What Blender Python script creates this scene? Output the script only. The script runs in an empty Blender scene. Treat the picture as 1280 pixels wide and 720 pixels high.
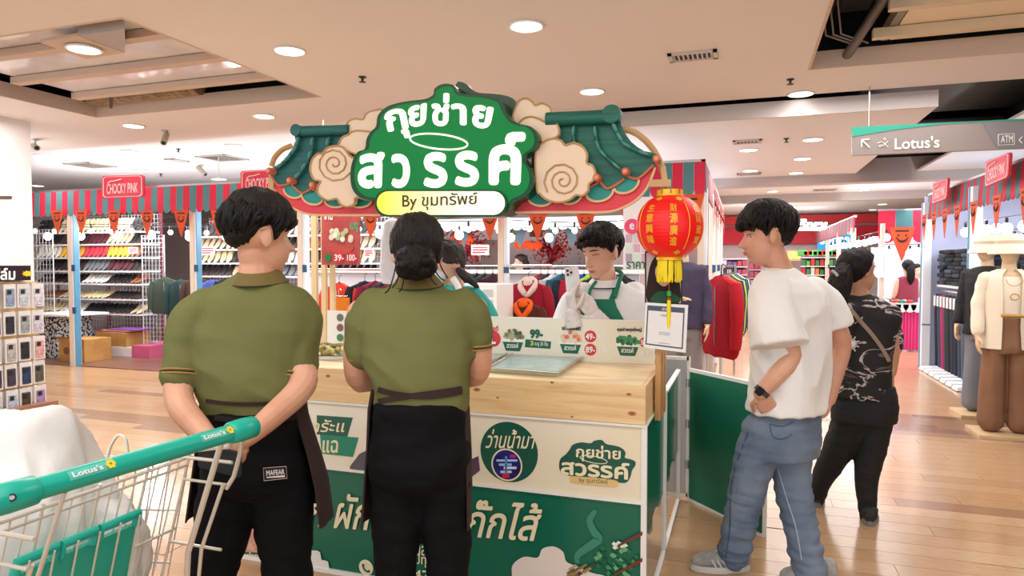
import bpy, bmesh, math, random
from mathutils import Vector as V, Matrix, noise, Euler
from mathutils.geometry import delaunay_2d_cdt
random.seed(7)
S = bpy.context.scene
COL = S.collection
PI = math.pi
# ---------------------------------------------------------------- camera
F = 850.0; YAW = math.radians(18.8); PITCH = math.radians(2.02); CH = 1.45
cd = bpy.data.cameras.new('camera'); cam = bpy.data.objects.new('camera', cd); COL.objects.link(cam)
cd.sensor_width = 36; cd.lens = 36*F/1280; cd.clip_end = 200; cd.clip_start = 0.02
cam.location = (0, 0, CH); cam.rotation_euler = (PI/2-PITCH, 0, YAW)
S.camera = cam
# ---------------------------------------------------------------- world, exposure
w = bpy.data.worlds.new('world'); S.world = w; w.use_nodes = True
bg = w.node_tree.nodes['Background']; bg.inputs[0].default_value = (.93, .97, 1, 1); bg.inputs[1].default_value = 1.25
S.view_settings.view_transform = 'Standard'; S.view_settings.look = 'None'; S.view_settings.gamma = 1
S.view_settings.exposure = 0.5; S.view_settings.use_curve_mapping = False
S.cycles.max_bounces = 6; S.cycles.diffuse_bounces = 3; S.cycles.glossy_bounces = 3; S.cycles.transparent_max_bounces = 8
S.cycles.use_denoising = True; S.cycles.sample_clamp_indirect = 4
def area_light(name, loc, sx, sy, power, col=(1, .96, .9)):
    l = bpy.data.lights.new(name, 'AREA'); l.shape = 'RECTANGLE'; l.size = sx; l.size_y = sy; l.energy = power; l.color = col
    o = bpy.data.objects.new(name, l); COL.objects.link(o); o.location = loc; return o
# rows of ceiling lamps of the hall, as broad lamps just under the ceiling
for n_, (x, y, z, sx, sy, e, c) in enumerate([(-1.0, .6, 2.9, 6, 1.6, 60, (1, .96, .92)), (-4.5, 4.4, 2.9, 5, 1.2, 70, (1, .97, .94)), (1.0, 5.0, 2.9, 1.6, 3, 40, (1, .97, .93)),
    (-5.0, 8.6, 2.45, 9.5, 1.6, 130, (.96, .98, 1)), (-5.0, 10.8, 2.45, 9, 1.6, 110, (.96, .98, 1)), (1.0, 9.0, 2.6, 2, 4, 45, (1, .98, .98)), (.8, 14.5, 2.6, 3, 8, 120, (1, .98, .98)),
    (3.3, 8.0, 2.35, 1.2, 5, 34, (.95, .97, 1)), (4.0, 13, 2.35, 3, 3, 90, (.97, .97, 1)), (-4.0, 16, 2.6, 7, 5, 200, (1, .98, .98))]):
    area_light('ceiling_lamp_light', (x, y, z), sx, sy, e, c)
for (x, y, z, e) in [(-9.6, 7.7, 1.95, 26), (-8.2, 7.7, 1.95, 26), (-6.6, 7.7, 1.95, 26), (-4.4, 7.9, 1.95, 18), (-3.2, 7.9, 1.95, 18), (-1.8, 7.9, 1.95, 18), (2.7, 6.2, 1.92, 8), (2.7, 8.2, 1.92, 8), (2.7, 10.0, 1.92, 8), (-8.5, 5.9, 2.2, 14), (1.9, 14, 2, 25), (0.2, 17, 2.0, 25)]:
    l_ = bpy.data.lights.new('bulb_string_light', 'POINT'); l_.energy = e; l_.shadow_soft_size = .12; l_.color = (.96, .98, 1); o_ = bpy.data.objects.new('bulb_string_light', l_); COL.objects.link(o_); o_.location = (x, y, z)
cp, sp_, cy, sy_ = math.cos(PITCH), math.sin(PITCH), math.cos(YAW), math.sin(YAW)
FW = V((-sy_*cp, cy*cp, -sp_)); RT = V((cy, sy_, 0)); UP = RT.cross(FW)
C0 = V((0, 0, CH))
def P(px, py, d=None, X=None, Y=None, Z=None):
    r = FW + RT*((px-640)/F) + UP*((360-py)/F)
    if d is not None: t = d
    elif X is not None: t = X/r.x
    elif Y is not None: t = Y/r.y
    else: t = (Z-CH)/r.z
    return C0 + r*t
def XY(px, Y=None, X=None): p = P(px, 330, X=X, Y=Y); return p
# ---------------------------------------------------------------- materials
MATS = {}
def mat(name, col, rough=.5, metal=0, noise_=0, nscale=8, col2=None, bump=0, bscale=60, emit=0, alpha=1, trans=0, stretch=None, spec=None, sheen=0, lo=.35, hi=.65, detail=3):
    if name in MATS: return MATS[name]
    m = bpy.data.materials.new(name); m.use_nodes = True; nt = m.node_tree; b = nt.nodes['Principled BSDF']
    c = tuple(col)+(1,)
    b.inputs['Base Color'].default_value = c; b.inputs['Roughness'].default_value = rough; b.inputs['Metallic'].default_value = metal
    if spec is not None: b.inputs['Specular IOR Level'].default_value = spec
    if sheen: b.inputs['Sheen Weight'].default_value = sheen
    tc = nt.nodes.new('ShaderNodeTexCoord'); mp = nt.nodes.new('ShaderNodeMapping')
    nt.links.new(tc.outputs['Object'], mp.inputs[0])
    if stretch: mp.inputs['Scale'].default_value = stretch
    if noise_ or col2:
        n = nt.nodes.new('ShaderNodeTexNoise'); n.inputs['Scale'].default_value = nscale; n.inputs['Detail'].default_value = detail
        nt.links.new(mp.outputs[0], n.inputs[0])
        r = nt.nodes.new('ShaderNodeValToRGB'); nt.links.new(n.outputs[0], r.inputs[0])
        c2 = col2 if col2 else tuple(max(0, x*(1-noise_)) for x in col)
        r.color_ramp.elements[0].position = lo; r.color_ramp.elements[1].position = hi
        r.color_ramp.elements[0].color = tuple(c2)+(1,); r.color_ramp.elements[1].color = c
        nt.links.new(r.outputs[0], b.inputs['Base Color'])
    if bump:
        n2 = nt.nodes.new('ShaderNodeTexNoise'); n2.inputs['Scale'].default_value = bscale; n2.inputs['Detail'].default_value = 3
        nt.links.new(mp.outputs[0], n2.inputs[0]); bp = nt.nodes.new('ShaderNodeBump'); bp.inputs['Strength'].default_value = bump; bp.inputs['Distance'].default_value = .01
        nt.links.new(n2.outputs[0], bp.inputs['Height']); nt.links.new(bp.outputs[0], b.inputs['Normal'])
    if emit: b.inputs['Emission Color'].default_value = c; b.inputs['Emission Strength'].default_value = emit
    if alpha < 1: b.inputs['Alpha'].default_value = alpha
    if trans: b.inputs['Transmission Weight'].default_value = trans
    MATS[name] = m; return m
def srgb(r, g, b):
    f = lambda c: (c/255/12.92) if c/255 <= .04045 else ((c/255+.055)/1.055)**2.4
    return (f(r), f(g), f(b))
def cm(r, g, b, rough=.55, **k): return mat('paint_%d_%d_%d_%d' % (r, g, b, int(rough*100)) + ''.join('_'+str(x) for x in k.values()), srgb(r, g, b), rough, **k)
# ---------------------------------------------------------------- objects
def tag(o, label=None, cat=None, group=None, kind=None):
    if label: o['label'] = label
    if cat: o['category'] = cat
    if group: o['group'] = group
    if kind: o['kind'] = kind
    return o
def empty(name, loc, label=None, cat=None, group=None, kind=None, rz=0):
    o = bpy.data.objects.new(name, None); COL.objects.link(o); o.location = loc; o.rotation_euler = (0, 0, rz); o.empty_display_size = .1
    return tag(o, label, cat, group, kind)
def worg(p):
    v = V((0, 0, 0))
    while p is not None: v += V(p.location); p = p.parent
    return v
class MB:
    def __init__(s): s.v = []; s.f = []; s.mi = []; s.k = 0
    def add(s, vs, fs):
        n = len(s.v); s.v += [tuple(x) for x in vs]; s.f += [tuple(i+n for i in f) for f in fs]; s.mi += [s.k]*len(fs); return s
    def box(s, x0, y0, z0, x1, y1, z1):
        return s.add([(x0,y0,z0),(x1,y0,z0),(x1,y1,z0),(x0,y1,z0),(x0,y0,z1),(x1,y0,z1),(x1,y1,z1),(x0,y1,z1)],
                     [(0,3,2,1),(4,5,6,7),(0,1,5,4),(1,2,6,5),(2,3,7,6),(3,0,4,7)])
    def bbox(s, x0, y0, z0, x1, y1, z1, b=.004):   # box with bevelled edges all round
        bm = bmesh.new(); bmesh.ops.create_cube(bm, size=1)
        for v in bm.verts: v.co = V(((x0+x1)/2+v.co.x*(x1-x0), (y0+y1)/2+v.co.y*(y1-y0), (z0+z1)/2+v.co.z*(z1-z0)))
        bmesh.ops.bevel(bm, geom=bm.edges[:], offset=b, segments=2, affect='EDGES', profile=.6)
        bm.verts.index_update(); s.add([v.co[:] for v in bm.verts], [[v.index for v in f.verts] for f in bm.faces]); bm.free(); return s
    def beam(s, a, b, w, h, up=V((0, 0, 1))):
        a = V(a); b = V(b); d = (b-a).normalized(); x = d.cross(up)
        if x.length < 1e-4: x = d.cross(V((0, 1, 0)))
        x.normalize(); y = x.cross(d)
        vs = [p+x*sx*w/2+y*sy*h/2 for p in (a, b) for sx, sy in ((-1,-1),(1,-1),(1,1),(-1,1))]
        return s.add(vs, [(0,1,2,3),(7,6,5,4),(0,4,5,1),(1,5,6,2),(2,6,7,3),(3,7,4,0)])
    def ring(s, rings, cap=True, closed=False):
        n = len(rings[0]); base = len(s.v); fs = []
        vs = [p for r in rings for p in r]; m = len(rings)
        for i in range(m if closed else m-1):
            a = i*n; b = ((i+1) % m)*n
            for j in range(n): k = (j+1) % n; fs.append((a+j, a+k, b+k, b+j))
        if cap and not closed: fs.append(tuple(range(n-1, -1, -1))); fs.append(tuple((m-1)*n+j for j in range(n)))
        return s.add(vs, fs)
    def tube(s, pts, r, n=8, cap=True, round_=False, closed=False):
        pts = [V(p) for p in pts]; rs = r if isinstance(r, (list, tuple)) else [r]*len(pts)
        if round_:
            d0 = (pts[0]-pts[1]).normalized(); d1 = (pts[-1]-pts[-2]).normalized()
            a = [pts[0]+d0*rs[0]*q for q in (.95, .7, .35)]; ar = [rs[0]*q for q in (.3, .7, .93)]
            b = [pts[-1]+d1*rs[-1]*q for q in (.35, .7, .95)]; br = [rs[-1]*q for q in (.93, .7, .3)]
            pts = a+pts+b; rs = ar+list(rs)+br
        rings = []; m = len(pts); ref = None
        for i, p in enumerate(pts):
            if closed: d = pts[(i+1) % m]-pts[i-1]
            else: d = pts[min(i+1, m-1)]-pts[max(i-1, 0)]
            d.normalize()
            if ref is None:
                ref = d.orthogonal().normalized()
            ref = (ref-d*ref.dot(d)).normalized(); y = d.cross(ref)
            rings.append([p+(ref*math.cos(2*PI*j/n)+y*math.sin(2*PI*j/n))*rs[i] for j in range(n)])
        return s.ring(rings, cap, closed)
    def cyl(s, c, r, h, n=20, r2=None):
        c = V(c); return s.tube([c, c+V((0, 0, h))], [r, r if r2 is None else r2], n)
    def lathe(s, c, prof, n=24, axis=None):
        c = V(c); rings = []
        for r, z in prof:
            if axis is None: rings.append([c+V((r*math.cos(2*PI*j/n), r*math.sin(2*PI*j/n), z)) for j in range(n)])
            else:
                a = axis.normalized(); u = a.orthogonal().normalized(); v = a.cross(u)
                rings.append([c+a*z+(u*math.cos(2*PI*j/n)+v*math.sin(2*PI*j/n))*r for j in range(n)])
        return s.ring(rings, True)
    def ell(s, c, r, n=12, m=8, R=None):
        c = V(c); rings = []
        for i in range(m+1):
            t = PI*(.02+.96*i/m); rings.append([])
            for j in range(n):
                p = V((r[0]*math.sin(t)*math.cos(2*PI*j/n), r[1]*math.sin(t)*math.sin(2*PI*j/n), -r[2]*math.cos(t)))
                rings[-1].append(c+(R @ p if R else p))
        return s.ring(rings, True)
    def prism(s, pts, off):     # closed outline of 3-D points, pushed along off; triangulated caps
        pts = [V(p) for p in pts]; n = len(pts); off = V(off)
        nrm = V((0, 0, 0))
        for i in range(n):
            a, b = pts[i], pts[(i+1) % n]; nrm += a.cross(b)
        nrm.normalize(); u = nrm.orthogonal().normalized(); v = nrm.cross(u)
        p2 = [V((p.dot(u), p.dot(v))) for p in pts]
        r = delaunay_2d_cdt(p2, [], [list(range(n))], 1, 1e-6)
        depth = pts[0].dot(nrm)
        vs = [u*q.x+v*q.y+nrm*depth for q in r[0]]
        k = len(vs); fs = [tuple(f) for f in r[2]]
        al = vs+[q+off for q in vs]
        s.add(al, [f if nrm.dot(off) < 0 else f[::-1] for f in fs]+[tuple(i+k for i in (f[::-1] if nrm.dot(off) < 0 else f)) for f in fs])
        b = [p for p in pts]+[p+off for p in pts]
        sd = [(i, (i+1) % n, n+(i+1) % n, n+i) for i in range(n)]
        if nrm.dot(off) < 0: sd = [f[::-1] for f in sd]
        return s.add(b, sd)
    def build(s, name, m, parent=None, smooth=False, label=None, cat=None, group=None, kind=None, base=True):
        me = bpy.data.meshes.new(name)
        if parent is not None: org = worg(parent)
        elif base and s.v:
            xs = [q[0] for q in s.v]; ys = [q[1] for q in s.v]; zs = [q[2] for q in s.v]
            org = V(((min(xs)+max(xs))/2, (min(ys)+max(ys))/2, min(zs)))
        else: org = V((0, 0, 0))
        me.from_pydata([(q[0]-org.x, q[1]-org.y, q[2]-org.z) for q in s.v], [], s.f)
        ms = m if isinstance(m, (list, tuple)) else [m]
        for q in ms: me.materials.append(q)
        if len(ms) > 1: me.polygons.foreach_set('material_index', s.mi)
        if smooth:
            me.polygons.foreach_set('use_smooth', [True]*len(me.polygons))
            if smooth != 'all' and hasattr(me, 'set_sharp_from_angle'): me.set_sharp_from_angle(angle=math.radians(45))
        o = bpy.data.objects.new(name, me); COL.objects.link(o)
        if parent is not None: o.parent = parent
        else: o.location = org
        return tag(o, label, cat, group, kind)
def copy_tree(o, loc=None, rz=None, parent=None, **kw):
    c = o.copy(); COL.objects.link(c)
    if parent is not None: c.parent = parent
    for ch in o.children: copy_tree(ch, parent=c)
    if loc is not None: c.location = loc
    if rz is not None: c.rotation_euler = (0, 0, rz)
    for k, v in kw.items(): c[k] = v
    return c
def remat(o, m):       # a copy's own mesh with another material
    o.data = o.data.copy(); o.data.materials[0] = m; return o
def crom(pts, k=4, closed=True):
    n = len(pts); out = []; pts = [V(p) for p in pts]
    rng = range(n) if closed else range(n-1)
    for i in rng:
        if closed: p0, p1, p2, p3 = pts[i-1], pts[i], pts[(i+1) % n], pts[(i+2) % n]
        else: p0, p1, p2, p3 = pts[max(i-1, 0)], pts[i], pts[i+1], pts[min(i+2, n-1)]
        for j in range(k):
            t = j/k; out.append(.5*((2*p1)+(p2-p0)*t+(2*p0-5*p1+4*p2-p3)*t*t+(3*p1-p0-3*p2+p3)*t**3))
    if not closed: out.append(pts[-1])
    return out
# ---------------------------------------------------------------- lettering
_TX = {}
def glyphs(s, shear=0):
    if (s, shear) in _TX: return _TX[(s, shear)]
    c = bpy.data.curves.new('t', 'FONT'); c.body = s; c.fill_mode = 'NONE'; c.resolution_u = 3; c.shear = shear
    o = bpy.data.objects.new('t', c); COL.objects.link(o)
    dg = bpy.context.evaluated_depsgraph_get(); me = o.evaluated_get(dg).to_mesh()
    vs = [V((v.co.x, v.co.y)) for v in me.vertices]; es = [tuple(e.vertices) for e in me.edges]
    nx = {}
    for a, b in es: nx.setdefault(a, []).append(b); nx.setdefault(b, []).append(a)
    seen = set(); loops = []
    for st in range(len(vs)):
        if st in seen or st not in nx: continue
        lp = [st]; seen.add(st); cur = st
        while True:
            c2 = [q for q in nx[cur] if q not in seen]
            if not c2: break
            q = min(c2); lp.append(q); seen.add(q); cur = q
        if len(lp) > 2: loops.append(lp)
    # orientation: follow ascending index
    o_loops = []
    for lp in loops:
        if len(lp) > 2 and lp[1] < lp[-1] or lp[1] == lp[0]+1: o_loops.append(lp)
        else: o_loops.append([lp[0]]+lp[1:][::-1])
    # group overlapping loops so each mark is triangulated alone
    V2 = []; T = []
    bbs = [(min(vs[i].x for i in l), min(vs[i].y for i in l), max(vs[i].x for i in l), max(vs[i].y for i in l)) for l in o_loops]
    grp = list(range(len(o_loops)))
    def fd(i):
        while grp[i] != i: i = grp[i]
        return i
    for i in range(len(bbs)):
        for j in range(i):
            a, b = bbs[i], bbs[j]
            if a[0] <= b[2] and b[0] <= a[2] and a[1] <= b[3] and b[1] <= a[3]: grp[fd(i)] = fd(j)
    gs = {}
    for i in range(len(bbs)): gs.setdefault(fd(i), []).append(o_loops[i])
    for ls in gs.values():
        pts = []; ed = []; polys = []
        for l in ls:
            b0 = len(pts); pl = [vs[i] for i in l]; pts += pl; polys.append(pl); m = len(pl)
            ed += [(b0+i, b0+(i+1) % m) for i in range(m)]
        try: r = delaunay_2d_cdt(pts, ed, [], 0, 1e-6)
        except Exception: continue
        b0 = len(V2); V2 += list(r[0])
        for f in r[2]:
            cx = sum(r[0][i].x for i in f)/len(f); cyy = sum(r[0][i].y for i in f)/len(f); wn = 0
            for pl in polys:
                m = len(pl)
                for i in range(m):
                    a = pl[i]; b = pl[(i+1) % m]
                    if (a.y <= cyy) != (b.y <= cyy):
                        t = (cyy-a.y)/(b.y-a.y)
                        if a.x+t*(b.x-a.x) > cx: wn += 1 if b.y > a.y else -1
            if wn: T.append(tuple(i+b0 for i in f))
    o.evaluated_get(dg).to_mesh_clear(); bpy.data.objects.remove(o); bpy.data.curves.remove(c)
    used = sorted({i for f in T for i in f}); mp = {a: b for b, a in enumerate(used)}
    V2 = [V2[i] for i in used]; T = [tuple(mp[i] for i in f) for f in T]
    _TX[(s, shear)] = (V2, T); return V2, T
def text(s, quad, m, parent=None, name='lettering', bold=0, lift=.002, mb=None, shear=0, **kw):
    """quad: TL,TR,BR,BL world points; the words fill it."""
    V2, T = glyphs(s, shear)
    if not V2: return None
    x0 = min(v.x for v in V2)-bold; x1 = max(v.x for v in V2)+bold; y0 = min(v.y for v in V2)-bold; y1 = max(v.y for v in V2)+bold
    TL, TR, BR, BL = [V(q) for q in quad]; nr = (BL-TL).cross(TR-TL).normalized()
    own = mb is None; mb = mb or MB()
    sh = [(0, 0)] if not bold else [(bold*math.cos(a*PI/4), bold*math.sin(a*PI/4)) for a in range(8)]
    for q, (dx, dy) in enumerate(sh):
        vs = []
        for v in V2:
            u = (v.x+dx-x0)/(x1-x0); t = 1-(v.y+dy-y0)/(y1-y0)
            vs.append((TL*(1-u)+TR*u)*(1-t)+(BL*(1-u)+BR*u)*t+nr*(lift+q*.00005))
        mb.add(vs, [f for f in T])
    if own: return mb.build(name, m, parent, **kw)
def pq(x0, y0, x1, y1, **k):        # px box on a plane -> world quad
    return [P(x0, y0, **k), P(x1, y0, **k), P(x1, y1, **k), P(x0, y1, **k)]
def pq4(pts, **k): return [P(x, y, **k) for x, y in pts]
def quadbox(q, t, nrm=None):  # slab from a quad, front face at the quad
    TL, TR, BR, BL = [V(x) for x in q]; n = (BL-TL).cross(TR-TL).normalized()
    return MB().prism([TL, TR, BR, BL], -n*t)
def disc(c, r, u, v, n=24): return [V(c)+u*(r*math.cos(2*PI*i/n))+v*(r*math.sin(2*PI*i/n)) for i in range(n)]
XU = V((1, 0, 0)); YU = V((0, 1, 0)); ZU = V((0, 0, 1))
# ================================================================ SETTING
M_CEIL = mat('ceiling_paint', srgb(240, 234, 228), .8, nscale=.35, col2=srgb(236, 230, 224))
M_CEIL2 = mat('ceiling_cool_lit', srgb(242, 242, 244), .8)  # same ceiling paint, with the cooler far light put into its colour
M_WARM = mat('ceiling_trim_paint', srgb(214, 192, 174), .75)
M_VOID = mat('void_dark', srgb(60, 64, 66), .8, noise_=.4, nscale=3)
M_WHITE = mat('white_paint', srgb(240, 240, 238), .45)
M_WALL = mat('wall_paint', srgb(226, 222, 222), .7)
M_BLACK = mat('black_plastic', srgb(22, 22, 24), .45)
M_CHROME = mat('chrome', srgb(215, 215, 212), .22, 1)
M_STEEL = mat('steel', srgb(190, 190, 190), .35, .9)
M_LAMP = mat('lamp_glow', (1, .97, .9), .5, emit=6)
M_BULB = mat('bulb_glow', (1, .99, .97), .5, emit=5)
# floor ----------------------------------------------------------
fl = mat('floor_base', srgb(196, 158, 120), .22, nscale=1.2, col2=srgb(184, 146, 110))
def floor_mat():
    m = bpy.data.materials.new('laminate_floor'); m.use_nodes = True; nt = m.node_tree; b = nt.nodes['Principled BSDF']
    tc = nt.nodes.new('ShaderNodeTexCoord'); br = nt.nodes.new('ShaderNodeTexBrick')
    nt.links.new(tc.outputs['Object'], br.inputs[0])
    br.inputs['Scale'].default_value = 1; br.inputs['Brick Width'].default_value = 1.2; br.inputs['Row Height'].default_value = .15; br.inputs['Mortar Size'].default_value = .0012
    br.inputs['Color1'].default_value = srgb(195, 157, 120)+(1,); br.inputs['Color2'].default_value = srgb(186, 148, 111)+(1,); br.inputs['Mortar'].default_value = srgb(140, 105, 78)+(1,)
    nt.links.new(br.outputs[0], b.inputs['Base Color']); b.inputs['Roughness'].default_value = .16
    return m
M_FLOOR = floor_mat()
flo = MB().box(-16, -4, -.05, 12, 26, 0).build('floor', M_FLOOR, kind='structure', base=False)
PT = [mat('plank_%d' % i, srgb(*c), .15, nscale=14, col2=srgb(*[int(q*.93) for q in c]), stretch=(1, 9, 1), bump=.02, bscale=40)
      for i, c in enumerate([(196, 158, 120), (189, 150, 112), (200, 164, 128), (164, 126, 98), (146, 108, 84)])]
plank_me = []
for i, m in enumerate(PT):
    o = MB().box(-.5985, -.0735, 0, .5985, .0735, .003).build('plank', m, base=False); plank_me.append(o.data); bpy.data.objects.remove(o)
def plank_ok(x, y):
    if -2.5 < x < -.3 and 2.4 < y < 4.4: return False
    r = V((x, y, 0))-C0; d = r.dot(FW)
    if d < 2.4: return False
    px = 640+F*r.dot(RT)/d; py = 360-F*r.dot(UP)/d
    return -100 < px < 1380 and py < 780
np_ = 0
for row in range(0, 40):
    y = 2.0+.075+row*.15; off = (row*.37) % 1.2
    for k in range(-9, 5):
        x = k*1.2+off
        if y > 7.0 and x < 0: continue
        if y > 7.4 or not plank_ok(x, y): continue
        if x < -7.2: continue
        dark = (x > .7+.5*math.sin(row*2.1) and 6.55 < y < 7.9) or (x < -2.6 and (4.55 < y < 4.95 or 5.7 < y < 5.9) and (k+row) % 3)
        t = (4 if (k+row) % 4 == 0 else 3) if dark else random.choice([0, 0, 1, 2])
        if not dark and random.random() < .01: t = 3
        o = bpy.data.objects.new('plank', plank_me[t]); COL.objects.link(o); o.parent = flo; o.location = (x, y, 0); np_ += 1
print('planks', np_)
M_STALLFLOOR = mat('stall_floor', srgb(132, 92, 78), .3, nscale=3, col2=srgb(112, 78, 66))
MB().box(-14, 7.1, 0, -.35, 16, .012).build('trim_1', M_STALLFLOOR, kind='structure', label=None)
# ceiling --------------------------------------------------------
ZC, ZL, ZF = 2.95, 2.79, 2.88
H1 = (-6.3, 3.2, -3.6, 5.28); H2 = (.45, 3.3, 3.6, 5.77)
ce = MB()
T = .03
def cpanel(x0, y0, x1, y1, z=ZC): ce.box(x0, y0, z, x1, y1, z+T)
cpanel(-16, -4, 12, 3.2); cpanel(-16, 3.2, H1[0], 6.6); cpanel(H1[0], H1[3], H1[2], 6.6); cpanel(H1[2], 3.2, H2[0], 6.6)
cpanel(H2[0], 3.2, 12, 3.3); cpanel(H2[2], 3.3, 12, 6.6); cpanel(H2[0], H2[3], H2[2], 6.6)
ce.build('ceiling', M_CEIL, kind='structure', base=False)
ce = MB(); cpanel(-16, 6.6, -2.6, 12); VX0, VX1, VY1 = 1.55, 2.35, 11.2
cpanel(-2.6, 6.7, VX0, VY1, ZL); cpanel(VX1, 6.7, 12, VY1, ZL); cpanel(-16, 12, -2.6, 26, ZF); cpanel(-2.6, VY1+.3, 12, 26, ZF)
ce.build('ceiling', M_CEIL2, kind='structure', base=False)
# drop beam beyond the black slot, end beams
M_BEAM = mat('beam_grey', srgb(196, 188, 186), .7)
MB().box(-2.6, 6.68, ZL-.003, VX0, 6.70, ZC-.02).box(VX1, 6.68, ZL-.003, 12, 6.70, ZC-.02).build('trim_2', M_BEAM, kind='structure', base=False)
MB().box(-2.6, VY1, 2.66, 12, VY1+.3, 3.0).build('trim_3', M_BEAM, kind='structure', base=False)
MB().box(-2.6, 15.0, 2.72, 12, 15.3, 3.0).build('trim_4', M_BEAM, kind='structure', base=False)
MB().box(-2.63, 6.6, ZL, -2.6, 12, ZC+.1).build('trim_5', M_BEAM, kind='structure', base=False)
# dark service void above everything
vo = MB(); vo.box(-16, -4, 3.78, 12, 26, 3.8).box(-2.6, 11.22, 3.0, 12, 11.25, 3.78)
for (a, b, c, d) in (H1, H2): vo.box(a-.5, b-.4, 3.02, a-.47, d+.4, 3.75).box(c+.47, b-.4, 3.02, c+.5, d+.4, 3.75).box(a-.5, d+.4, 3.02, c+.5, d+.43, 3.75).box(a-.5, b-.43, 3.02, c+.5, b-.4, 3.75)
vo.box(VX0-.6, 6.72, 2.85, VX0-.58, VY1, 3.75).box(VX1+.6, 6.72, 2.85, VX1+.62, VY1, 3.75)
vo.build('ceiling_void', M_VOID, kind='structure', base=False)
# frames of the two open hatches (upstands)
for n, (a, b, c, d) in ((6, H1), (7, H2)):
    f = MB(); h = .13
    f.box(a, b, ZC-.003, a+.02, d, ZC+h).box(c-.02, b, ZC-.003, c, d, ZC+h).box(a+.02, d-.02, ZC-.003, c-.02, d, ZC+h).box(a+.02, b, ZC-.003, c-.02, b+.02, ZC+h)
    f.build('trim_%d' % n, M_WARM, kind='structure', base=False)
M_PANEL = mat('acrylic_panel', srgb(246, 246, 250), .12, nscale=2.5, col2=srgb(230, 230, 240), bump=.25, bscale=4)
M_CREAM = mat('cream_panel', srgb(246, 232, 204), .5)
M_CREAM2 = mat('cream_beam', srgb(226, 206, 172), .5)
# left hatch: glossy panels carried by cross beams
t = empty('open_ceiling_hatch', (-5, 4.2, 3.05), 'glossy white panels on cream cross beams in the open ceiling hatch at left', 'ceiling panels')
for (y0, y1) in ((3.25, 3.66), (3.70, 4.22), (4.26, 4.78), (4.82, 5.0)):
    MB().box(-5.95 if y0 > 3.6 else -6.3, y0, 3.06, -3.6, y1, 3.075).build('panel', M_PANEL, t)
for y in (3.68, 4.24, 4.80):
    MB().box(-6.25 if y < 4 else -5.98, y-.045, 3.0, -3.62, y+.045, 3.055).box(-5.98, y-.008, 3.055, -3.62, y+.008, 3.09).build('beam', M_WARM, t)
MB().tube([(-5.55, 4.95, 3.5), (-5.6, 4.85, 3.02), (-5.6, 4.85, 2.9)], [.02, .02, .012], 8).build('hanging_rod', mat('rust', srgb(110, 84, 78), .7), t)
MB().tube([(-6.2, 5.15, 3.12), (-4.9, 5.2, 3.14)], .09, 14).build('duct', mat('duct_tan', srgb(168, 140, 104), .6, noise_=.5, nscale=20), t)
for i in range(4): MB().tube([(-5.7+i*.09, 4.9, 3.3), (-5.6+i*.08, 5.05, 3.08), (-5.35+i*.1, 5.15, 3.2)], .008, 6).build('cable', M_BLACK, t)
MB().box(-6.28, 5.05, 3.3, -3.6, 5.35, 3.32).build('back_plate', mat('brown_dark', srgb(70, 52, 44), .7), t)
# little soffit piece holding a lamp
q = [P(50, 53, Z=ZC-.005), P(97, 45, Z=ZC-.005), P(156, 66, Z=ZC-.005), P(108, 74, Z=ZC-.005)]
t = empty('soffit_plate', q[0], 'small cream soffit plate with a round lamp inside the left ceiling hatch', 'ceiling panel')
MB().prism(q, (0, 0, .02)).build('plate', M_WARM, t)
g = [P(97, 44.5, Z=ZC), P(156, 36.5, Z=ZC), P(156.5, 65, Z=ZC)]
MB().prism(g, (0, 0, .25)).build('side_panel', mat('grey_panel', srgb(186, 180, 178), .6), t)
# right hatch
t = empty('open_ceiling_hatch', (2, 4.6, 3.05), 'cream panels and dark ducting in the open ceiling hatch at upper right', 'ceiling panels')
for (y0, y1) in ((3.35, 4.2), (4.22, 4.82), (4.84, 5.39), (5.41, 5.7)):
    MB().box(1.0, y0, 3.10, 3.55, y1, 3.12).build('panel', M_CREAM, t)
for y in (4.2, 4.83, 5.4): MB().box(.84, y-.035, 3.03, 3.57, y+.035, 3.095).build('beam', M_CREAM2, t)
MB().box(.94, 3.35, 3.10, .99, 5.7, 3.18).build('side_rail', mat('grey_rail', srgb(150, 140, 128), .6), t)
MB().box(.46, 4.6, 3.35, 1.1, 5.74, 3.37).box(.5, 3.4, 3.55, 1.1, 4.5, 3.57).build('duct_plate', mat('duct_grey', srgb(72, 76, 84), .5), t)
for x in (.62, .86): MB().box(x, 3.4, 3.3, x+.02, 5.7, 3.36).build('hanger_bar', M_BLACK, t)
for k in range(3): MB().tube([(.5+.05*k, 5.3, 3.3), (.55+.05*k, 5.5, 3.12), (.75+.05*k, 5.65, 3.08)], .007, 6).build('cable', mat('cable_grey', srgb(150, 140, 130), .6), t)
a, b = P(1050, 82, Z=2.99), P(1108, -6, Z=3.25)
o = MB().tube([a, b+(b-a)*.5], .035, 14).build('pipe', mat('pipe_grey', srgb(120, 116, 116), .4, .4), label='grey diagonal pipe coming down into the upper right ceiling hatch', cat='pipe', smooth=True)
MB().box(a.x-.07, a.y-.02, 2.955, a.x+.07, a.y+.0, 3.04).build('trim_8', M_BLACK, kind='structure')
# things in the far void strip
MB().box(VX0-.5, 7.1, 3.25, VX1+.5, 9.3, 3.28).box(VX0-.5, 9.4, 3.15, VX1+.5, 11.1, 3.18).build('ceiling_void', mat('duct_dark', srgb(76, 84, 88), .5), kind='structure')
MB().box(1.0, 6.62, 3.1, 2.3, 6.68, 3.14).build('ceiling_void', M_VOID, kind='structure')
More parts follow.
